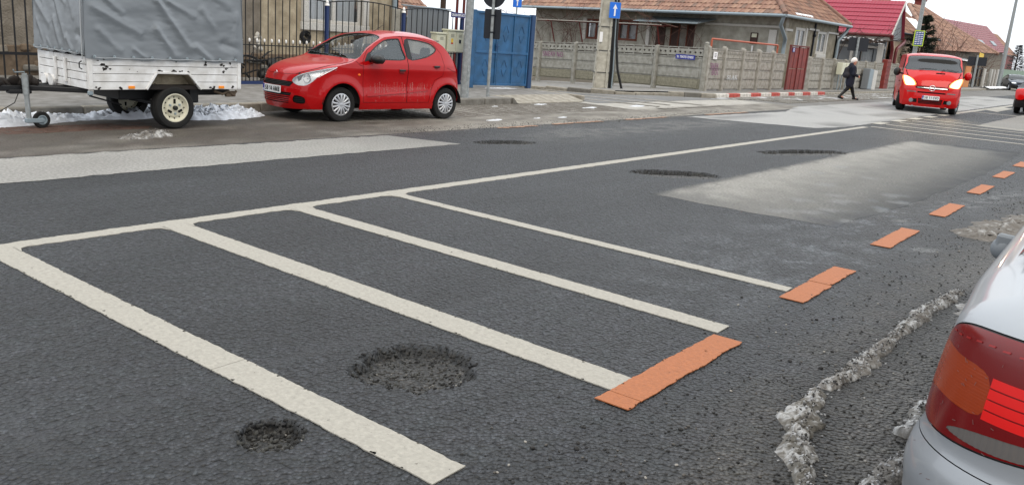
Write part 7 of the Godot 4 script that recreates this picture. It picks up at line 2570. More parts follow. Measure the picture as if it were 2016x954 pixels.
	vest.box(Vector3(0.0, 1.37, -0.62), Vector3(0.05, 0.22, 0.22), Basis(Vector3(1, 0, 0), 0.3), 0.03)
	part("lime_vest", vest, M.panel_lime, t)
	for s in [1.0, -1.0]:
		var l := SpotLight3D.new()
		l.name = "headlight_beam"
		l.light_color = Color(1, 0.9, 0.72)
		l.light_energy = 1.5
		l.light_specular = 0.0
		l.spot_angle = 32
		l.spot_range = 40
		l.spot_attenuation = 2
		l.light_size = 0.02
		l.shadow_enabled = true
		t.add_child(l, true)
		l.position = Vector3(-0.98, 1.02, 0.66 * s)
		l.rotation = Vector3(-0.06, PI / 2, 0)

# the silver saloon at the near right corner: an upright skin wrapped round side, corner and tail
func make_silver_car() -> void:
	var t := thing("silver_saloon", "silver saloon parked nose away at the bottom right, its red tail lamp closest to us", "car", Vector3(2.28, 0, 0.475), deg_to_rad(1.5))
	# local: x forwards, z = -0.85 is the side towards the road, x = 0 the tail
	var hw := 0.85
	var Lc := 4.3
	var R := 0.34
	# plan contour: u runs from the far front along the road side (u < 0), round the corner (0..R*PI/2) and along the tail (u > corner)
	var arc := R * PI / 2
	var inset := func(u: float, y: float) -> float: # how far the skin stands in from the nominal box
		var d := 0.0
		var back := smoothstep(-0.55, 0.1, u)
		# bumper: rounded ledge under the lamp
		var bump := 0.022 * (1.0 - smoothstep(0.515, 0.595, y)) * back
		d -= bump
		d += 0.085 * pow(clamp((0.36 - y) / 0.2, 0, 1), 1.6)
		d -= 0.012 * exp(-pow((y - 0.46) / 0.06, 2)) * back
		# tumble-in towards the boot lid and shoulder
		d += (0.02 + 0.035 * back) * pow(clamp((y - 0.60) / 0.40, 0, 1), 1.6)
		d += 0.13 * pow(clamp((y - 0.875) / 0.11, 0, 1), 2.5)
		return d
	var plan := func(u: float) -> Array:
		if u < 0: return [Vector3(R - u, 0, -hw), Vector3(0, 0, -1)]
		if u < arc:
			var a := u / R
			return [Vector3(R - R * sin(a), 0, -hw + R - R * cos(a)), Vector3(-sin(a), 0, -cos(a))]
		return [Vector3(-0.02 * pow(sin(clamp((u - arc) / (2 * (hw - R)), 0, 1) * PI), 1.0), 0, -hw + R + u - arc), Vector3(-1, 0, 0)]
	var skin := func(v: Vector2) -> Vector3:
		var p: Array = plan.call(v.x)
		return p[0] - p[1] * inset.call(v.x, v.y) + Vector3(0, v.y, 0)
	var tail_end := arc + 2 * (hw - R)
	var f := false
	# the tail lamp outline in (u, y)
	var lamp := PackedVector2Array()
	lamp = smooth(pv([-0.12, 0.665, -0.075, 0.72, 0.03, 0.845, 0.14, 0.905, 0.32, 0.925, 0.60, 0.925, 0.86, 0.915, 0.90, 0.80, 0.86, 0.70, 0.62, 0.652, 0.32, 0.612, 0.08, 0.602, -0.06, 0.628]), 6)
	var arches := [circle(Vector2(-0.72 + R - 0.02, 0.0), 0.001, 8)]
	var rear_arch := circle(Vector2(R - 0.98, 0.29), 0.35, 32)
	var side := MB.new()
	var body_cuts := [lamp, rear_arch, rect(R - 1.33, 0, R - 0.63, 0.29)]
	# seam between bumper and wing, a hair under the lamp
	var seam: Array = strip(pv([-0.42, 0.535, -0.20, 0.56, 0.0, 0.56, 0.4, 0.56, 0.95, 0.578, tail_end, 0.578]), 0.003)
	side.region([pv([-3.7, 0.24, -3.7, 0.985, -2.6, 0.995, -0.4, 0.985, 0.1, 0.985, tail_end, 0.985, tail_end, 0.22, -0.3, 0.22])], body_cuts + seam, skin, 0.028, f)
	part("body_side", side, M.paint_silver, t)
	var back := MB.new()
	back.region([pv([-0.6, 0.24, -0.6, 0.95, tail_end, 0.95, tail_end, 0.22])], [rear_arch], skin, 0.08, f, -0.035)
	part("seam_backing", back, M.dark_inside, t)
	# lamp housing and lenses, one piece of glass each
	var seal := MB.new()
	seal.region([lamp], [Geometry2D.offset_polygon(lamp, -0.006)[0]], skin, 0.04, f, -0.004)
	var unit := part("tail_lamp", seal, M.plastic_black, t)
	var inner: PackedVector2Array = Geometry2D.offset_polygon(lamp, -0.006)[0]
	var amber := smooth(pv([-0.04, 0.70, 0.045, 0.825, 0.20, 0.83, 0.325, 0.815, 0.33, 0.712, 0.16, 0.708, 0.04, 0.692]), 4)
	var bright := pv([0.338, 0.705, 0.338, 0.815, 0.80, 0.835, 0.80, 0.715])
	var clear := smooth(pv([0.24, 0.634, 0.34, 0.668, 0.56, 0.690, 0.76, 0.695, 0.80, 0.69, 0.60, 0.660, 0.40, 0.632]), 4)
	var deep := MB.new()
	deep.region([inner], [amber, clear], skin, 0.02, f, 0.002)
	part("deep_red_lens", deep, M.tail_deep_red, unit)
	# fluted amber field: real ridges running across
	var am := MB.new()
	am.region(Geometry2D.intersect_polygons(amber, inner), [], func(v): return skin.call(v) + plan.call(v.x)[1] * (0.0012 + 0.0012 * sin(v.y * TAU / 0.0085)), 0.0035, f)
	part("amber_lens", am, M.tail_amber, unit)
	for k in 4:
		var y0 := 0.705 + 0.0285 * k
		var br := MB.new()
		br.region([pv([0.34, y0 + 0.0015, 0.34, y0 + 0.0265, 0.78, y0 + 0.031, 0.78, y0 + 0.006])], [], skin, 0.03, f, 0.003)
		part("bright_red_block", br, M.tail_bright_red, unit)
	var cl := MB.new()
	cl.region(Geometry2D.intersect_polygons(clear, inner), [], func(v): return skin.call(v) + plan.call(v.x)[1] * (0.0012 + 0.001 * sin(v.x * TAU / 0.018)), 0.005, f)
	part("clear_lens", cl, M.tail_clear, unit)
	for k in 11: # dashes of the upper reflector
		var u := 0.10 + 0.048 * k
		var yy: float = 0.868 + 0.018 * smoothstep(0.1, 0.3, u) 
		var rf := MB.new()
		rf.region([pv([u, yy, u + 0.022, yy + 0.002, u + 0.023, yy + 0.007, u + 0.001, yy + 0.005])], [], skin, 0.05, f, 0.0035)
		part("reflector_dash", rf, M.tail_dash, unit)
	# dried splashes on the lens and scuffs on the bumper: thin flakes of dirt
	var r := RandomNumberGenerator.new()
	r.seed = 9
	var spl := MB.new()
	for i in 60:
		var c := Vector2(r.randf_range(0.0, 0.5), r.randf_range(0.62, 0.89))
		if nz.get_noise_2d(c.x * 9, c.y * 14) < 0.0: continue
		var a := r.randf() * TAU
		var l := r.randf_range(0.003, 0.012)
		for q in strip(PackedVector2Array([c, c + Vector2(cos(a), sin(a)) * l]), r.randf_range(0.0008, 0.0018)): spl.region([q], [lamp] if not Geometry2D.is_point_in_polygon(c, inner) else [], skin, 0.03, f, 0.0045)
	part("dried_splashes", spl, tri_tex(mat("splash", Color(0.42, 0.33, 0.32), 0.9), 0.3), unit)
	var sc := MB.new()
	for q in [[0.06, 0.515, 0.045, 0.533], [0.07, 0.50, 0.078, 0.512], [0.22, 0.48, 0.228, 0.487], [0.25, 0.485, 0.262, 0.489], [0.12, 0.53, 0.13, 0.535]]:
		for g in strip(PackedVector2Array([Vector2(q[0], q[1]), Vector2(q[2], q[3])]), 0.0014): sc.region([g], [], skin, 0.03, f, 0.0012)
	part("scuffs", sc, M.splash, t)
	# shoulder, boot lid, far side
	var sy := 0.985
	var lid := MB.new()
	lid.grid(40, 20, func(u, v):
		var uu: float = lerp(-3.7, tail_end, u)
		var p: Vector3 = skin.call(Vector2(uu, sy))
		var c := Vector3(clamp(p.x + 0.25, 0.3, 4.4), 1.03, 0)
		var w: float = v
		return Vector3(lerp(p.x, max(p.x, 0.28), w), sy + 0.075 * (1.0 - pow(1.0 - w, 2.6)), lerp(p.z, 0.0, w)), false)
	part("boot_lid", lid, M.paint_silver, t)
	var far := MB.new()
	far.grid(24, 12, func(u, v):
		var p: Vector3 = skin.call(Vector2(-3.7 * u, lerp(0.24, sy, v)))
		return Vector3(p.x, p.y, -p.z + 0.0), false)
	far.quad(Vector3(0.1, sy, hw - 0.15), Vector3(4, sy, hw - 0.1), Vector3(4, 1.02, 0), Vector3(0.1, 1.02, 0))
	part("far_side", far, M.paint_silver, t)
	# cabin, out of the picture but there: a smooth canopy cut into glass, pillars and roof
	var prof := pv([0.78, 1.045, 1.15, 1.20, 1.62, 1.37, 2.2, 1.435, 2.75, 1.41, 3.2, 1.24, 3.66, 1.02])
	var can := func(v: Vector2) -> Vector3: # x: along the profile, y: across, -1..1
		var q := Shell.cr(prof, v.x)
		var e: float = pow(abs(v.y), 2.4)
		var low := 1.0
		return Vector3(q.x, lerp(q.y, lerp(low, q.y, 0.0), e * e * e), v.y * (0.74 - 0.30 * (q.y - 1.0) * (1.0 - pow(abs(v.y), 6.0))))
	var rear_glass := smooth(pv([0.25, -0.70, 0.25, 0.70, 1.75, 0.66, 1.75, -0.66]), 3)
	var front_glass := smooth(pv([4.2, -0.68, 4.2, 0.68, 5.8, 0.74, 5.8, -0.74]), 3)
	var canopy := MB.new()
	canopy.region([rect(0, -0.92, 6, 0.92)], [rear_glass, front_glass], can, 0.12, true)
	part("roof", canopy, M.paint_silver, t)
	var inr := MB.new()
	inr.box(Vector3(2.2, 1.08, 0), Vector3(2.0, 0.16, 1.2), Basis.IDENTITY, 0.05)
	part("cabin_trim", inr, M.seat_cloth, t)
	for q in [rear_glass, front_glass]:
		var g := MB.new()
		g.region([q], [], can, 0.12, true, -0.004)
		part("windscreen", g, M.glass_dark, t)
	for s in [-1.0, 1.0]:
		var sg := MB.new()
		sg.region([rect(0.05, 0.92, 5.95, 1.0)], [], func(v): return can.call(Vector2(v.x, v.y * s)), 0.1, s > 0)
		part("side_window", sg, M.glass_dark, t)
	var hood := MB.new()
	hood.box(Vector3(3.95, 0.8, 0), Vector3(1.0, 0.32, 1.55), Basis.IDENTITY, 0.1)
	part("bonnet", hood, M.paint_silver, t)
	var ub := MB.new()
	ub.box(Vector3(2.2, 0.5, 0), Vector3(3.9, 0.55, 1.1), Basis.IDENTITY, 0.03)
	part("underbody", ub, M.dark_inside, t)
	for s in [-1.0, 1.0]:
		for x in [0.98, 3.55]:
			wheel(t, Vector3(x, 0.30, s * 0.70), 0.30, 0.19, s, 7, M.rim_silver)
	var mr := MB.new()
	mr.ball(Vector3(2.06, 0.79, -0.885), Vector3(0.05, 0.055, 0.055), 18)
	mr.bar(Vector3(2.05, 0.82, -0.75), Vector3(2.05, 0.83, -0.92), 0.06, 0.06, 0.01)
	part("mirror", mr, M.gable_grey, t)

func simple_car(called: String, label: String, at: Vector3, yaw: float, paint: Material, lower: Material, front: bool) -> void:
	# a plain saloon for the far edge of the picture: nose at local -x
	var t := thing(called, label, "car", at, yaw)
	var sh := Shell.new()
	sh.E = pv([-0.62, 0.22, -0.70, 0.40, -0.68, 0.58, -0.58, 0.72, -0.2, 0.84, 0.45, 0.95, 0.85, 1.20, 1.25, 1.37, 1.9, 1.39, 2.5, 1.28, 2.95, 1.0, 3.3, 0.96, 3.42, 0.6, 3.40, 0.28])
	sh.C = pv([-0.85, 0.2, -0.92, 0.40, -0.90, 0.60, -0.82, 0.74, -0.4, 0.90, 0.35, 1.0, 0.80, 1.25, 1.25, 1.43, 1.9, 1.46, 2.5, 1.36, 3.0, 1.05, 3.42, 1.0, 3.56, 0.6, 3.52, 0.26])
	sh.W = func(x: float, y: float) -> float:
		var w := 0.85
		if y > 0.92: w -= 0.40 * (y - 0.92)
		w -= 0.14 * pow(max(0.0, -0.1 - x) / 0.6, 2.0)
		w -= 0.10 * pow(max(0.0, x - 2.9) / 0.5, 2.0)
		return w
	var arches := [circle(Vector2(0, 0.3), 0.36, 28), circle(Vector2(2.6, 0.3), 0.36, 28), rect(-0.36, 0, 0.36, 0.3), rect(2.24, 0, 2.96, 0.3)]
	var win := smooth(pv([0.62, 1.0, 0.95, 1.2, 1.3, 1.32, 1.9, 1.335, 2.45, 1.23, 2.75, 1.03, 1.6, 1.0]), 3)
	var out := sh.outline(0.22)
	var low := rect(-2, 0, 5, 0.52)
	for s in [1.0, -1.0]:
		var smap := func(v: Vector2) -> Vector3: return sh.side(v, s)
		var tmap := func(v: Vector2) -> Vector3: return sh.top(Vector2(v.x, v.y * s))
		var b := MB.new()
		b.region([out], arches + [win, low], smap, 0.12, s < 0)
		part("body_side", b, paint, t)
		var l := MB.new()
		l.region(Geometry2D.intersect_polygons(out, low), arches, smap, 0.12, s < 0)
		part("lower_side", l, lower, t)
		var g := MB.new()
		g.region([win], [], smap, 0.12, s < 0, -0.01)
		part("window", g, M.glass_dark, t)
		for x in [0.0, 2.6]: wheel(t, Vector3(x, 0.3, s * 0.72), 0.3, 0.18, s, 7, M.rim_silver)
		var hl := MB.new()
		hl.region([smooth(pv([2.4, 0.58, 2.4, 0.97, 3.1, 0.97, 3.1, 0.62]), 3)], [], tmap, 0.12, s > 0, 0.006)
		part("headlight", hl, M.mirror_bowl, t)
		var tl := MB.new()
		tl.region([smooth(pv([11.0, 0.60, 11.0, 1.0, 12.0, 1.0, 12.0, 0.60]), 3)], [], tmap, 0.12, s > 0, 0.006)
		part("tail_lamp", tl, M.lamp_red, t)
		var mr := MB.new()
		mr.ball(Vector3(0.75, 1.02, s * 0.93), Vector3(0.07, 0.08, 0.1), 10)
		part("mirror", mr, M.plastic_black, t)
	var wsc := smooth(pv([5.1, -0.9, 5.0, 0, 5.1, 0.9, 6.9, 0.86, 7.0, 0, 6.9, -0.86]), 3)
	var rsc := smooth(pv([9.1, -0.82, 9.1, 0.82, 9.95, 0.86, 9.95, -0.86]), 3)
	var gr := pv([2.5, -0.45, 2.5, 0.45, 3.0, 0.45, 3.0, -0.45])
	var top := func(v: Vector2) -> Vector3: return sh.top(v)
	var tb := MB.new()
	tb.region([rect(1.7, -1, 12.2, 1)], [wsc, rsc, gr], top, 0.14, true)
	part("body_top", tb, paint, t)
	var lw := MB.new()
	lw.region([rect(0, -1, 1.7, 1)], [], top, 0.14, true, 0.004)
	part("front_bumper", lw, lower, t)
	var lr := MB.new()
	lr.region([rect(12.2, -1, 13, 1)], [], top, 0.14, true, 0.004)
	part("rear_bumper", lr, lower, t)
	for q in [wsc, rsc]:
		var g := MB.new()
		g.region([q], [], top, 0.16, true, -0.006)
		part("windscreen", g, M.glass_dark, t)
	var gm := MB.new()
	gm.region([gr], [], top, 0.16, true, -0.01)
	part("grille", gm, M.dark_inside, t)
	var ub := MB.new()
	ub.box(Vector3(1.3, 0.5, 0), Vector3(3.9, 0.5, 1.1), Basis.IDENTITY, 0.05)
	ub.box(Vector3(1.5, 0.85, 0), Vector3(2.4, 0.3, 1.4), Basis.IDENTITY, 0.05)
	part("underbody", ub, M.dark_inside, t)
	number_plate(t, Transform3D(Basis(Vector3(0, 0, 1), Vector3(0, 1, 0), Vector3(-1, 0, 0)), Vector3(-0.94, 0.47, 0.0)), "SB")

func make_far_cars() -> void:
	simple_car("silver_blue_car", "dark bodied car with a pale bonnet parked by the green fence at the right edge", Vector3(90.5, 0, -11.4), 0.35, M.paint_navy, M.plastic_black, true)
	simple_car("dark_saloon", "dark car with a red tail lamp, cut off by the right picture edge", Vector3(42.2, 0, -4.15), PI, M.paint_black, M.plastic_black, false)

# ---------------------------------------------------------------- the walking person
# bones: [a, b, radius a, radius b]; the joined field is meshed as surface nets
func nets(mb: MB, bones: Array, cell: float, k: float) -> void:
	var lo := Vector3.ONE * 1e6
	var hi := -lo
	for b in bones:
		var r: float = max(b[2], b[3]) + cell * 2
		for e in [b[0], b[1]]:
			lo = lo.min(e - Vector3.ONE * r)
			hi = hi.max(e + Vector3.ONE * r)
	var n := Vector3i(((hi - lo) / cell).ceil()) + Vector3i.ONE
	var field := PackedFloat32Array()
	field.resize(n.x * n.y * n.z)
	field.fill(9.0)
	var sd := func(p: Vector3, b: Array) -> float:
		var ab: Vector3 = b[1] - b[0]
		var h: float = clamp((p - b[0]).dot(ab) / max(1e-9, ab.length_squared()), 0, 1)
		return (p - b[0] - ab * h).length() - lerp(b[2], b[3], h)
	for b in bones:
		var r: float = max(b[2], b[3]) + k + cell * 2
		var l: Vector3 = (b[0] as Vector3).min(b[1]) - Vector3.ONE * r
		var u: Vector3 = (b[0] as Vector3).max(b[1]) + Vector3.ONE * r
		var i0 := Vector3i(((l - lo) / cell).floor()).clamp(Vector3i.ZERO, n - Vector3i.ONE)
		var i1 := Vector3i(((u - lo) / cell).ceil()).clamp(Vector3i.ZERO, n - Vector3i.ONE)
		for x in range(i0.x, i1.x + 1):
			for y in range(i0.y, i1.y + 1):
				for z in range(i0.z, i1.z + 1):
					var d: float = sd.call(lo + Vector3(x, y, z) * cell, b)
					var id := (x * n.y + y) * n.z + z
					var f := field[id]
					var h: float = max(k - abs(f - d), 0.0) / k
					field[id] = min(f, d) - h * h * k * 0.25
	var vid := {}
	var pos := PackedVector3Array()
	var at := func(x, y, z) -> float: return field[(x * n.y + y) * n.z + z]
	for x in n.x - 1:
		for y in n.y - 1:
			for z in n.z - 1:
				var c := Vector3.ZERO
				var m := 0
				var base := (x * n.y + y) * n.z + z
				var v := [field[base], field[base + 1], field[base + n.z], field[base + n.z + 1], field[base + n.y * n.z], field[base + n.y * n.z + 1], field[base + n.y * n.z + n.z], field[base + n.y * n.z + n.z + 1]]
				var neg := 0
				for q in v: if q < 0: neg += 1
				if neg == 0 or neg == 8: continue
				for e in [[0, 1], [2, 3], [4, 5], [6, 7], [0, 2], [1, 3], [4, 6], [5, 7], [0, 4], [1, 5], [2, 6], [3, 7]]:
					var a: float = v[e[0]]
					var b: float = v[e[1]]
					if (a < 0) == (b < 0): continue
					var t := a / (a - b)
					var pa := Vector3(e[0] >> 2, (e[0] >> 1) & 1, e[0] & 1)
					var pb := Vector3(e[1] >> 2, (e[1] >> 1) & 1, e[1] & 1)
					c += pa.lerp(pb, t)
					m += 1
				vid[base] = pos.size()
				pos.append(lo + (Vector3(x, y, z) + c / m) * cell)
	var nrm := PackedVector3Array()
	nrm.resize(pos.size())
	var quads := []
	for base in vid:
		var x: int = base / (n.y * n.z)
		var y: int = (base / n.z) % n.y
		var z: int = base % n.z
		var s := [n.y * n.z, n.z, 1]
		for ax in 3:
			var o := [x, y, z]
			var j: int = s[(ax + 1) % 3]
			var l: int = s[(ax + 2) % 3]
			if o[(ax + 1) % 3] == 0 or o[(ax + 2) % 3] == 0: continue
			var f0 := field[base]
			var f1 := field[base + s[ax]]
			if (f0 < 0) == (f1 < 0): continue
			if not (vid.has(base - j) and vid.has(base - l) and vid.has(base - j - l)): continue
			var q := [vid[base], vid[base - j], vid[base - j - l], vid[base - l]]
			if f0 >= 0: q.reverse()
			quads.append(q)
	for q in quads:
		var fn: Vector3 = (pos[q[1]] - pos[q[0]]).cross(pos[q[2]] - pos[q[0]])
		for w in q: nrm[w] += fn
	for q in quads:
		for t in [[0, 1, 2], [0, 2, 3]]:
			mb.trin(pos[q[t[0]]], pos[q[t[1]]], pos[q[t[2]]], nrm[q[t[0]]].normalized(), nrm[q[t[1]]].normalized(), nrm[q[t[2]]].normalized())

func make_person() -> void:
	# local: +x is the way they walk, y up, +z their right hand side
	var t := thing("person", "person in a navy coat and white knitted hat striding along the far roadside", "person", Vector3(36.0, 0.0, -10.55), atan2(-0.70, 0.72))
	var hip := Vector3(0, 0.86, 0)
	var lk := Vector3(0.17, 0.47, -0.07)   # leading leg
	var la := Vector3(0.33, 0.09, -0.07)
	var rk := Vector3(-0.10, 0.47, 0.08)   # trailing leg
	var ra := Vector3(-0.40, 0.14, 0.08)
	var neck := Vector3(0.02, 1.39, 0)
	var head := Vector3(0.05, 1.53, 0)
	var body := [[hip, Vector3(0.0, 1.10, 0), 0.13, 0.12], [Vector3(0, 1.1, 0), Vector3(0.0, 1.30, 0), 0.12, 0.13], [Vector3(0, 1.31, -0.13), Vector3(0, 1.31, 0.13), 0.07, 0.07], [Vector3(0, 1.32, 0), neck, 0.08, 0.052], [neck, head, 0.05, 0.055]]
	for l in [[-0.08, lk, la], [0.08, rk, ra]]:
		body.append([Vector3(0, 0.84, l[0]), l[1], 0.088, 0.062])
		body.append([l[1], l[2], 0.06, 0.042])
		body.append([l[2], l[2] + Vector3(0.15, -0.045, 0), 0.04, 0.034])
	var arms := [[Vector3(0, 1.31, -0.17), Vector3(-0.05, 1.07, -0.21), Vector3(0.16, 0.95, -0.20)], [Vector3(0, 1.31, 0.17), Vector3(-0.02, 1.06, 0.22), Vector3(0.20, 0.98, 0.17)]]
	for a in arms:
		body.append([a[0], a[1], 0.05, 0.042])
		body.append([a[1], a[2], 0.04, 0.028])
		var d: Vector3 = (a[2] - a[1]).normalized()
		var pc: Vector3 = a[2] + d * 0.05
		body.append([a[2], pc, 0.028, 0.034])
		for f in 4: # four curled fingers and a thumb
			var r := pc + Vector3(0.0, 0.024 - 0.016 * f, 0.0)
			var l: float = [0.036, 0.042, 0.039, 0.030][f]
			body.append([r, r + d * l, 0.0095, 0.009])
			body.append([r + d * l, r + d * (l + 0.012) + Vector3(-0.01, -0.018, 0.0), 0.009, 0.008])
		body.append([a[2] + d * 0.02 + Vector3(0, 0.02, 0), a[2] + d * 0.065 + Vector3(0, 0.045, 0), 0.011, 0.009])
	var b := MB.new()
	nets(b, body, 0.016, 0.035)
	# head with face on its own finer grid
	var hb := [[head + Vector3(-0.015, 0.02, 0), head + Vector3(0.0, 0.035, 0), 0.092, 0.09], [head + Vector3(0.02, -0.05, 0), head + Vector3(0.05, -0.075, 0), 0.058, 0.036], [head + Vector3(0.085, 0.01, 0), head + Vector3(0.107, -0.025, 0), 0.012, 0.017], [head + Vector3(0.075, -0.065, -0.02), head + Vector3(0.075, -0.065, 0.02), 0.011, 0.011], [head + Vector3(-0.01, 0.0, 0.085), head + Vector3(-0.015, -0.03, 0.083), 0.018, 0.012], [head + Vector3(-0.01, 0.0, -0.085), head + Vector3(-0.015, -0.03, -0.083), 0.018, 0.012], [head + Vector3(0.078, 0.035, -0.05), head + Vector3(0.078, 0.035, 0.05), 0.012, 0.012]]
	nets(b, hb, 0.007, 0.018)
	part("body", b, M.skin, t)
	var eyes := MB.new()
	for z in [-0.034, 0.034]: eyes.ball(head + Vector3(0.083, 0.012, z), Vector3(0.008, 0.007, 0.012), 8)
	part("eyes", eyes, M.ink, t)
	var lips := MB.new()
	lips.ball(head + Vector3(0.086, -0.066, 0), Vector3(0.008, 0.007, 0.022), 8)
	part("lips", lips, M.board_orange if false else M.gas_orange, t)
	var coat := [[Vector3(0.0, 0.72, 0), Vector3(0, 0.95, 0), 0.175, 0.165], [Vector3(0.05, 0.62, -0.06), Vector3(0.02, 0.9, -0.05), 0.13, 0.14], [Vector3(-0.06, 0.62, 0.06), Vector3(-0.02, 0.9, 0.05), 0.13, 0.14], [Vector3(0, 0.95, 0), Vector3(0.0, 1.28, 0), 0.16, 0.155], [Vector3(-0.01, 1.30, -0.14), Vector3(-0.01, 1.30, 0.14), 0.085, 0.085], [Vector3(-0.03, 1.36, 0), Vector3(-0.05, 1.42, 0), 0.10, 0.085], [Vector3(-0.07, 1.40, -0.05), Vector3(-0.07, 1.40, 0.05), 0.06, 0.06]]
	for a in arms:
		coat.append([a[0], a[1], 0.078, 0.068])
		coat.append([a[1], a[2] + (a[2] - a[1]).normalized() * -0.01, 0.066, 0.052])
	var c := MB.new()
	nets(c, coat, 0.018, 0.04)
	var ct := part("coat", c, M.coat_navy, t)
	var tr := []
	for l in [[-0.08, lk, la], [0.08, rk, ra]]:
		tr.append([Vector3(0, 0.84, l[0]), l[1], 0.105, 0.075])
		tr.append([l[1], l[1].lerp(l[2], 0.85), 0.073, 0.056])
	var tm := MB.new()
	nets(tm, tr, 0.018, 0.03)
	part("trousers", tm, M.trousers, t)
	var bt := []
	for l in [[lk, la, 0.10], [rk, ra, -0.30]]:
		var toe: Vector3 = Vector3(0.17, -0.04, 0) if l[2] > 0 else Vector3(0.14, -0.085, 0)
		bt.append([l[0].lerp(l[1], 0.45), l[1], 0.066, 0.052])
		bt.append([l[1] + Vector3(-0.035, -0.035, 0), l[1] + toe, 0.05, 0.04])
	var bm := MB.new()
	nets(bm, bt, 0.015, 0.03)
	part("boots", bm, M.boot, t)
	var hat := MB.new()
	nets(hat, [[head + Vector3(-0.035, 0.075, 0), head + Vector3(-0.02, 0.095, 0), 0.105, 0.095], [head + Vector3(-0.075, 0.03, 0), head + Vector3(0.02, 0.075, 0), 0.075, 0.09]], 0.012, 0.03)
	part("knitted_hat", hat, M.hat, t)
	var bag := MB.new()
	nets(bag, [[Vector3(-0.23, 1.0, 0), Vector3(-0.22, 1.22, 0), 0.12, 0.10], [Vector3(-0.22, 1.0, -0.06), Vector3(-0.22, 1.0, 0.06), 0.12, 0.12]], 0.02, 0.04)
	for z in [-0.11, 0.11]: bag.tube([Vector3(-0.17, 1.30, z), Vector3(-0.05, 1.41, z), Vector3(0.12, 1.30, z), Vector3(0.15, 1.12, z), Vector3(0.0, 1.0, z * 1.6), Vector3(-0.17, 0.98, z)], 0.018, 6)
	var bg := part("bag", bag, M.bag, self)
	bg.name = numbered(self, "backpack")
	tag(bg, "dark grey backpack worn by the walking person", "backpack")
	bg.transform = t.transform
	counts.erase(str(get_instance_id()) + "bag")

# ---------------------------------------------------------------- plants
func branch(mb: MB, r: RandomNumberGenerator, p: Vector3, d: Vector3, len: float, rad: float, depth: int, droop := 0.0) -> void:
	var pts := [p]
	var rads := [rad]
	var q := p
	var n := 4
	for i in n:
		d = (d + Vector3(r.randf_range(-0.28, 0.28), r.randf_range(-0.2, 0.25) - droop, r.randf_range(-0.28, 0.28))).normalized()
		q += d * len / n
		pts.append(q)
		rads.append(rad * (1.0 - 0.7 * (i + 1.0) / n))
		if depth > 0 and i > 0 and r.randf() < 0.8: branch(mb, r, q, (d + Vector3(r.randf_range(-1, 1), r.randf_range(-0.2, 0.8), r.randf_range(-1, 1)) * 0.8).normalized(), len * 0.6, rad * 0.55, depth - 1, droop)
	mb.tube(pts, rads, 5, false)

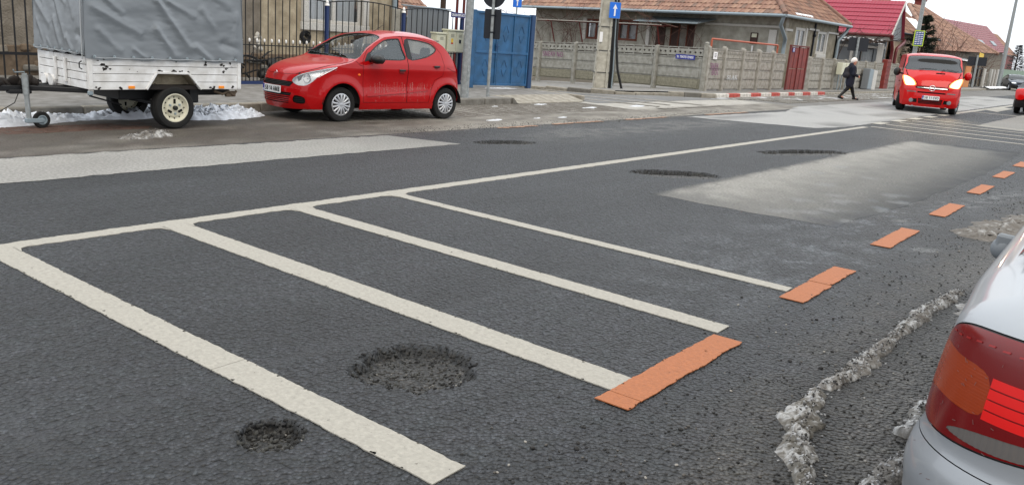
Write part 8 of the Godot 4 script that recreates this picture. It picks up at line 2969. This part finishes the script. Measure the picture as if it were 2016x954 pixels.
func make_plants() -> void:
	var r := RandomNumberGenerator.new()
	r.seed = 21
	# dark conifer behind the van
	var t := thing("conifer_tree", "dark ragged conifer between the lamp post and the big tiled roof", "tree", Vector3(66.5, 0, -14.9))
	var tk := MB.new()
	tk.tube([Vector3(0, -0.2, 0), Vector3(0.05, 2.5, 0), Vector3(0.1, 4.9, 0)], [0.14, 0.09, 0.02], 8)
	part("trunk", tk, M.bark, t)
	var lobes := [[MB.new(), M.needles], [MB.new(), M.needles_light]]
	for i in 150:
		var y := 0.5 + 4.5 * pow(r.randf(), 1.15)
		var w: float = (1.0 - (y - 0.3) / 5.0) * 2.9 * r.randf_range(0.55, 1.12) * (0.8 + 0.4 * nz.get_noise_1d(y * 3.0))
		var a := r.randf() * TAU
		var dirv := Vector3(cos(a), r.randf_range(0.02, 0.45), sin(a)).normalized()
		var mb: MB = lobes[0 if r.randf() < 0.65 else 1][0]
		var o := Vector3(0.05, y, 0)
		tk.tube([o, o + dirv * w * 0.7], [0.02, 0.006], 4, false)
		for k in 55: # sprays of needles along the bough
			var f := sqrt(r.randf())
			var p := o + dirv * w * f + Vector3(r.randf_range(-0.12, 0.12), r.randf_range(-0.12, 0.08), r.randf_range(-0.12, 0.12))
			var e := (dirv + Vector3(r.randf_range(-0.8, 0.8), r.randf_range(-0.5, 0.6), r.randf_range(-0.8, 0.8))).normalized() * r.randf_range(0.14, 0.28)
			var sidev := e.cross(Vector3(r.randf_range(-1, 1), 1, r.randf_range(-1, 1))).normalized() * 0.04
			mb.tri(p - sidev, p + sidev, p + e)
	part("crown", lobes[0][0], lobes[0][1], t)
	part("crown", lobes[1][0], lobes[1][1], t)
	var t2 := thing("conifer_tree", "far small dark conifer at the right edge under the pale gable", "tree", Vector3(117, 0, -15.5))
	var tk2 := MB.new()
	tk2.tube([Vector3(0, -0.2, 0), Vector3(0, 4.6, 0)], [0.2, 0.03], 6)
	part("trunk", tk2, M.bark, t2)
	var cr := MB.new()
	for i in 1500:
		var y := 0.6 + 4.2 * r.randf()
		var w := (1 - (y - 0.4) / 4.8) * 1.5 * sqrt(r.randf())
		var a := r.randf() * TAU
		var p := Vector3(cos(a) * w, y, sin(a) * w)
		var e := Vector3(cos(a), 0.2, sin(a)) * 0.35
		var sv := Vector3(-sin(a), 0.3, cos(a)) * 0.06
		cr.tri(p - sv, p + sv, p + e)
	part("crown", cr, M.needles, t2)
	# bare shrubs
	for q in [[72.5, -15.4, 3.6, "bare brown shrub in front of the big tiled roof, right of the conifer"], [75.6, -15.2, 2.9, "lower bare shrub in front of the big tiled roof"], [95.0, -16.0, 2.8, "tangled bare shrubs above the pale board fence"]]:
		var sb := thing("bare_shrub", q[3], "shrub", Vector3(q[0], 0, q[1]), 0, "bare shrubs behind the fence")
		var mb := MB.new()
		for i in 13: branch(mb, r, Vector3(r.randf_range(-0.5, 0.5), 0, r.randf_range(-0.4, 0.4)), Vector3(r.randf_range(-0.5, 0.5), 1, r.randf_range(-0.4, 0.4)).normalized(), q[2] * r.randf_range(0.7, 1.0), 0.035, 2)
		part("branches", mb, M.vine, sb)
	# grapevines trained along the corner house
	var da := Vector3(0.20, 0, -0.98).normalized()
	var outA := Vector3(-0.98, 0, -0.2)
	var base := Vector3(40.25, 0, -15.2) + outA * 0.6
	var per := thing("pergola", "thin rust brown pergola frame along the grey house wall, tangled with bare vine", "pergola", Vector3.ZERO)
	for x in [6.4, 9.4, 12.2, 14.6, 17.0]:
		var pm := MB.new()
		pm.tube([base + da * x + Vector3(0, -0.8, 0), base + da * x + outA * 1.2 + Vector3(0, -0.8, 0) * 0.0 + Vector3(0, 2.62, 0)], 0.035, 6)
		part("post", pm, M.rust_pipe, per)
		var pb := MB.new()
		pb.tube([base + da * x + outA * -0.5 + Vector3(0, 2.64, 0), base + da * x + outA * 1.5 + Vector3(0, 2.60, 0)], 0.03, 6)
		part("cross_rail", pb, M.rust_pipe, per)
	for o in [0.0, 0.7, 1.35]:
		var rl := MB.new()
		rl.tube([base + da * 6.0 + outA * o + Vector3(0, 2.66, 0), base + da * 18.0 + outA * o + Vector3(0, 2.62, 0)], 0.03, 6)
		part("rail", rl, M.rust_pipe if o < 1 else M.board_grey, per)
	for q in [[2.9, 8, "bare grapevine hanging over the porch of the corner house"], [9.5, 6, "bare grapevine behind the utility pole"], [13.0, 7, "bare grapevine on the pergola behind the graffiti bay"]]:
		var v := thing("bare_grapevine", q[2], "vine", base + da * (q[0] + 3.2), 0, "bare vines along the corner house")
		var mb := MB.new()
		for i in q[1]:
			var st := da * r.randf_range(-1.7, 1.7) + outA * r.randf_range(-0.2, 0.5)
			branch(mb, r, st + Vector3(0, 0.2, 0), Vector3(r.randf_range(-0.3, 0.3), 1, r.randf_range(-0.3, 0.3)).normalized(), 2.3, 0.022, 1)
			branch(mb, r, st + Vector3(0, 2.6, 0) + outA * 0.5, (da * r.randf_range(-1, 1) + Vector3(0, 0.1, 0) + outA * r.randf_range(-0.5, 0.5)).normalized(), 1.9, 0.02, 2, 0.03)
			branch(mb, r, st + Vector3(0, 2.55, 0) + outA * 0.2, (da * r.randf_range(-1, 1) + Vector3(0, -0.3, 0)).normalized(), 1.2, 0.014, 2, 0.1)
		part("stems", mb, M.vine, v)
	# pergola vine of the red roofed house, with snow on it
	var pv2 := thing("bare_grapevine", "bare vine with specks of snow under the eave of the red roofed house", "vine", Vector3(59.3, 0, -17.8), 0, "bare vines along the corner house")
	var m2 := MB.new()
	for i in 26:
		branch(m2, r, Vector3(r.randf_range(-0.6, 0.2), 2.85, r.randf_range(-2.6, 2.2)), Vector3(r.randf_range(-0.5, 0.5), 0.1, r.randf_range(-1, 1)).normalized(), 1.6, 0.03, 2, 0.03)
	for i in 8: branch(m2, r, Vector3(r.randf_range(-0.5, 0.3), 1.0, r.randf_range(-2.6, -0.6)), Vector3(0, 1, 0), 2.0, 0.03, 1)
	part("stems", m2, M.bark, pv2)
	var ms := MB.new()
	ms.colored = true
	for i in 60: ms.ball(Vector3(r.randf_range(-0.6, 0.3), 2.93 + r.randf_range(-0.12, 0.2), r.randf_range(-2.6, 2.2)), Vector3(0.07, 0.04, 0.08) * r.randf_range(0.5, 1.4), 6)
	part("snow_specks", ms, M.snow, pv2)

# ---------------------------------------------------------------- snow and gravel
func ridge(called: String, pts: Array, widths: Array, heights: Array, m: Material, dirty: float, label: String, group: String, sd: float, step := 0.014) -> void:
	var L := 0.0
	for i in pts.size() - 1: L += (pts[i] as Vector2).distance_to(pts[i + 1])
	var c := Vector2.ZERO
	for p in pts: c += p
	c /= pts.size()
	var t := thing(called, label, "snow pile", Vector3(c.x, 0, c.y), 0, group)
	var wmax: float = widths.max()
	var nu := int(clamp(L / step, 12, 420))
	var nv := int(clamp(wmax * 2 / step, 8, 90))
	var at := func(u: float) -> Array:
		var s: float = u * (pts.size() - 1)
		var i: int = clamp(int(s), 0, pts.size() - 2)
		var f: float = s - i
		var p0: Vector2 = pts[max(i - 1, 0)]
		var p3: Vector2 = pts[min(i + 2, pts.size() - 1)]
		var wv: float = 1.0 + 0.55 * dirty * nz.get_noise_2d(u * L * 1.9 + sd, 3.0)
		return [(pts[i] as Vector2).cubic_interpolate(pts[i + 1], p0, p3, f), lerp(float(widths[i]), float(widths[i + 1]), f) * wv, lerp(float(heights[i]), float(heights[i + 1]), f) * (0.4 + 0.6 * wv)]
	var mb := MB.new()
	mb.colored = true
	mb.grid(nu, nv, func(u, v):
		var a: Array = at.call(u)
		var b: Array = at.call(min(u + 0.01, 1.0))
		var b0: Array = at.call(max(u - 0.01, 0.0))
		var d: Vector2 = (b[0] - b0[0]).normalized()
		var n := Vector2(-d.y, d.x)
		var e: float = v * 2 - 1
		var p: Vector2 = a[0] + n * e * a[1] * (1 + (0.3 + 0.4 * dirty) * nz.get_noise_2d(u * L * (3 + 3 * dirty) + sd, e * 0.5 + (7 if e > 0 else 0)))
		var ends: float = smoothstep(0, 0.05, u) * smoothstep(1, 0.95, u)
		var prof: float = pow(max(0.0, 1 - e * e), 0.6) * ends
		var q := Vector2(p.x, p.y)
		var hgt: float = a[2] * prof * (0.85 + 0.6 * nz.get_noise_2d(q.x * 5 + sd, q.y * 5)) + prof * a[2] * (0.42 * nz.get_noise_2d(q.x * 15, q.y * 15 + sd) + 0.45 * nf.get_noise_2d(q.x * 26, q.y * 26))
		var jut: Vector2 = Vector2(nz.get_noise_2d(q.x * 30, q.y * 30 + 50), nz.get_noise_2d(q.x * 30 + 50, q.y * 30)) * 0.35 * a[2] * prof
		return Vector3(q.x + jut.x - c.x, hgt - 0.004 * (1 - prof), q.y + jut.y - c.y), false, func(p):
			var k: float = smoothstep(-0.22, 0.30, nz.get_noise_2d((p.x + c.x) * 4 + sd, (p.z + c.y) * 4) * 0.8 + 0.9 * nz.get_noise_2d((p.x + c.x) * 26, (p.z + c.y) * 26) + 5.0 * p.y - 0.30 - (0.4 if called == "dirty_snow_patch" else 0.0))
			return Color(0.88, 0.90, 0.93).lerp(Color(0.50, 0.50, 0.50), clamp(dirty * 1.1 - 0.1, 0, 1)).lerp(Color(0.15, 0.135, 0.115), dirty * (1.0 - k)))
	part("snow", mb, m, t)
	if dirty < 0.5 or step > 0.015: return
	# crumbs of refrozen slush and grit over the crust and along its foot
	var gr := MB.new()
	gr.colored = true
	var r := RandomNumberGenerator.new()
	r.seed = int(sd) + 5
	for i in int(L * 260):
		var u := r.randf_range(0.02, 0.98)
		var a: Array = at.call(u)
		var b: Array = at.call(min(u + 0.01, 1.0))
		var d: Vector2 = ((b[0] as Vector2) - a[0]).normalized()
		var e := clampf(r.randfn() * 0.62, -1.7, 1.7)
		var p: Vector2 = (a[0] as Vector2) + Vector2(-d.y, d.x) * e * a[1]
		var y: float = a[2] * pow(max(0.0, 1 - e * e), 0.6) * r.randf_range(0.55, 1.05)
		var s := r.randf_range(0.002, 0.0075)
		var k := r.randf()
		gr.col = Color(0.46, 0.46, 0.47) if k < 0.4 else (Color(0.24, 0.23, 0.22) if k < 0.68 else Color(0.07, 0.065, 0.06))
		gr.ball(Vector3(p.x - c.x, y + s * 0.3, p.y - c.y), Vector3(s * 1.4, s * 0.8, s), 5, Basis.from_euler(Vector3(r.randf(), r.randf() * 6, r.randf())))
	stuff("slush_crumbs", gr, M.dirt, t)

func make_snow() -> void:
	var g := "dirty snow ridges beside the silver car"
	ridge("dirty_snow_ridge", [Vector2(2.86, -0.73), Vector2(3.05, -0.82), Vector2(3.28, -0.93), Vector2(3.55, -1.0), Vector2(3.95, -1.06)], [0.028, 0.04, 0.06, 0.068, 0.048], [0.03, 0.045, 0.06, 0.065, 0.045], M.snow_dirty, 0.95, "near half of the grimy snow ridge, widest part, left of the tail lamp", g, 1.0, 0.007)
	ridge("dirty_snow_ridge", [Vector2(3.98, -1.05), Vector2(4.3, -1.01), Vector2(4.7, -1.0), Vector2(5.2, -1.0), Vector2(5.8, -0.985), Vector2(6.4, -0.94), Vector2(6.65, -0.92)], [0.032, 0.044, 0.048, 0.048, 0.056, 0.06, 0.03], [0.035, 0.05, 0.05, 0.05, 0.06, 0.055, 0.02], M.snow_dirty, 0.85, "far half of the grimy snow ridge, narrow and winding to its tip", g, 5.0, 0.009)
	ridge("dirty_snow_ridge", [Vector2(2.98, -0.60), Vector2(3.2, -0.58), Vector2(3.42, -0.555), Vector2(3.62, -0.53)], [0.05, 0.065, 0.06, 0.04], [0.05, 0.06, 0.06, 0.04], M.snow_dirty, 0.85, "short lump of dirty snow at the bottom edge beside the bumper", g, 9.0, 0.007)
	ridge("dirty_snow_ridge", [Vector2(3.72, -0.60), Vector2(3.95, -0.60), Vector2(4.2, -0.62)], [0.05, 0.06, 0.04], [0.07, 0.08, 0.05], M.snow_dirty, 0.8, "small clump of dirty snow touching the silver bumper", g, 13.0, 0.008)
	ridge("dirty_snow_patch", [Vector2(8.9, -1.22), Vector2(9.4, -1.15), Vector2(10.2, -0.98), Vector2(11.0, -0.8)], [0.16, 0.26, 0.26, 0.2], [0.05, 0.07, 0.08, 0.06], M.snow_dirty, 0.9, "spread of lumpy grey slush at the right edge, beyond the silver car", "slush at the right edge", 17.0, 0.02)
	ridge("thin_ice", [Vector2(5.9, -0.72), Vector2(6.3, -0.70), Vector2(6.8, -0.68)], [0.12, 0.16, 0.1], [0.006, 0.008, 0.006], M.snow_dirty, 0.75, "thin film of melting snow just past the end of the long ridge", "", 21.0, 0.02)
	var w := "white snow banks along the far kerb"
	ridge("snow_bank", [Vector2(2.6, -11.75), Vector2(4.2, -11.72), Vector2(4.9, -11.85), Vector2(5.5, -11.98), Vector2(5.9, -12.05)], [0.35, 0.40, 0.28, 0.2, 0.15], [0.16, 0.20, 0.13, 0.08, 0.05], M.snow, 0.06, "white snow bank behind the jockey wheel, at the left edge", w, 25.0, 0.03)
	ridge("snow_bank", [Vector2(5.6, -12.0), Vector2(6.1, -11.95), Vector2(6.55, -12.0), Vector2(6.9, -12.1)], [0.15, 0.24, 0.22, 0.14], [0.08, 0.18, 0.24, 0.10], M.snow, 0.06, "snow bank heaped against the kerb under the trailer", w, 29.0, 0.03)
	ridge("snow_bank", [Vector2(6.9, -11.75), Vector2(7.4, -11.72), Vector2(7.9, -11.75), Vector2(8.3, -11.85)], [0.28, 0.40, 0.34, 0.18], [0.17, 0.22, 0.18, 0.06], M.snow, 0.06, "bright snow bank between the trailer wheel and the red car", w, 33.0, 0.025)
	ridge("grey_slush_heap", [Vector2(5.05, -9.98), Vector2(5.3, -10.0), Vector2(5.55, -10.05), Vector2(5.75, -10.1)], [0.07, 0.12, 0.13, 0.08], [0.02, 0.07, 0.10, 0.05], M.snow_dirty, 0.85, "little heap of grey slush on the mud in front of the trailer wheel", "", 37.0, 0.012)
	for q in [[12.25, -9.95, 1.0, "thin white snow smear on the mud behind the red car"], [13.55, -9.92, 0.5, "small snow lump on the mud, nearest the orange dash"], [14.35, -9.85, 0.7, "flat snow scrap on the mud right of the small lump"], [14.6, -11.9, 0.5, "snow scrap at the foot of the kerb by the sign post"], [19.6, -11.1, 1.7, "larger snow patch lying on the side street mouth"], [17.3, -11.1, 1.4, "icy puddle edge on the mud beyond the paving"], [16.5, -12.0, 1.2, "snow scrap along the foot of the concrete ramp"]]:
		var s: float = q[2] * 0.75
		ridge("snow_scrap", [Vector2(q[0] - 0.3 * s, q[1]), Vector2(q[0], q[1] + 0.02), Vector2(q[0] + 0.3 * s, q[1] - 0.02)], [0.03, 0.09 * s, 0.03], [0.01, 0.028, 0.01], M.snow, 0.25, q[3], "scraps of snow on the muddy strip", q[0], 0.02)
	var fp := MB.new()
	fp.colored = true
	fp.grid(60, 6, func(u, v): return Vector3(80.5 + 11 * u, 0.16 + 0.12 * sin(v * PI) + 0.06 * nz.get_noise_2d(u * 20, v * 4), -13.0 + 0.8 * v), true)
	lone("snow_bank", fp, M.snow, "white snow strip lying on the far pavement right of the van", "snow pile", w)
	# snow in the gap under the blue gate and on the tile eave of the corner house
	ridge("snow_scrap", [Vector2(17.6, -14.72), Vector2(18.2, -14.65), Vector2(18.8, -14.55)], [0.03, 0.08, 0.03], [0.01, 0.03, 0.01], M.snow, 0.1, "white snow line under the bottom rail of the blue gate", "scraps of snow on the muddy strip", 51.0, 0.03)
	get_node("snow_scrap_007").position.y = 0.131
	var es := MB.new()
	es.colored = true
	es.grid(40, 4, func(u, v): return Vector3(40.3 + 2.4 * u, 3.49 + 0.10 * v + 0.04 * nz.get_noise_2d(u * 12, v * 3) + 0.05 * sin(v * PI), -14.78 - 0.16 * v * (0.6 + 0.4 * nz.get_noise_1d(u * 9))), true)
	lone("eave_snow", es, M.snow, "strip of snow left along the tile eave of the corner house", "snow")

func make_gravel() -> void:
	# loose stones along the near shoulder and the muddy edge of the far lane
	var st := MB.new()
	st.ball(Vector3.ZERO, Vector3(1.25, 0.7, 1.0), 6)
	var groups := [[1500, 1], [1200, 2], [700, 3]]
	for g in groups:
		var mm := MultiMesh.new()
		mm.transform_format = MultiMesh.TRANSFORM_3D
		mm.use_colors = true
		mm.mesh = st.mesh()
		mm.instance_count = g[0]
		var r := RandomNumberGenerator.new()
		r.seed = 60 + g[1]
		for i in g[0]:
			var x := 0.0
			var z := 0.0
			var s := 0.0
			if g[1] == 1:
				x = 2.2 + 12.0 * pow(r.randf(), 1.5)
				z = -1.15 + r.randfn() * 0.34
				s = r.randf_range(0.0025, 0.0075) * (1.6 if r.randf() < 0.06 else 1.0)
			elif g[1] == 2:
				x = r.randf_range(9.0, 22.0)
				z = -9.2 + r.randfn() * 0.16 - 0.02 * abs(x - 14)
				s = r.randf_range(0.003, 0.008)
			else:
				x = 2.0 + 9.0 * pow(r.randf(), 1.3)
				z = r.randf_range(-0.9, 0.2)
				s = r.randf_range(0.003, 0.008)
			var b := Basis.from_euler(Vector3(r.randf_range(-0.4, 0.4), r.randf() * TAU, r.randf_range(-0.4, 0.4))).scaled(Vector3.ONE * s)
			mm.set_instance_transform(i, Transform3D(b, Vector3(x, s * 0.4 + (0.006 if g[1] == 2 else 0.0), z)))
			var t := r.randf()
			mm.set_instance_color(i, Color(0.035, 0.034, 0.034) if t < 0.72 else (Color(0.12, 0.11, 0.10) if t < 0.95 else Color(0.38, 0.36, 0.33)))
		var mi := MultiMeshInstance3D.new()
		mi.name = numbered(self, "gravel")
		mi.multimesh = mm
		mi.material_override = M.dirt
		add_child(mi, true)
		tag(mi, ["loose gravel scattered between the orange dashes and the dirty snow", "dark gravel along the muddy edge of the far lane", "fine grit on the shoulder beside the silver car"][g[1] - 1], "gravel")
		mi.set_meta("kind", "stuff")
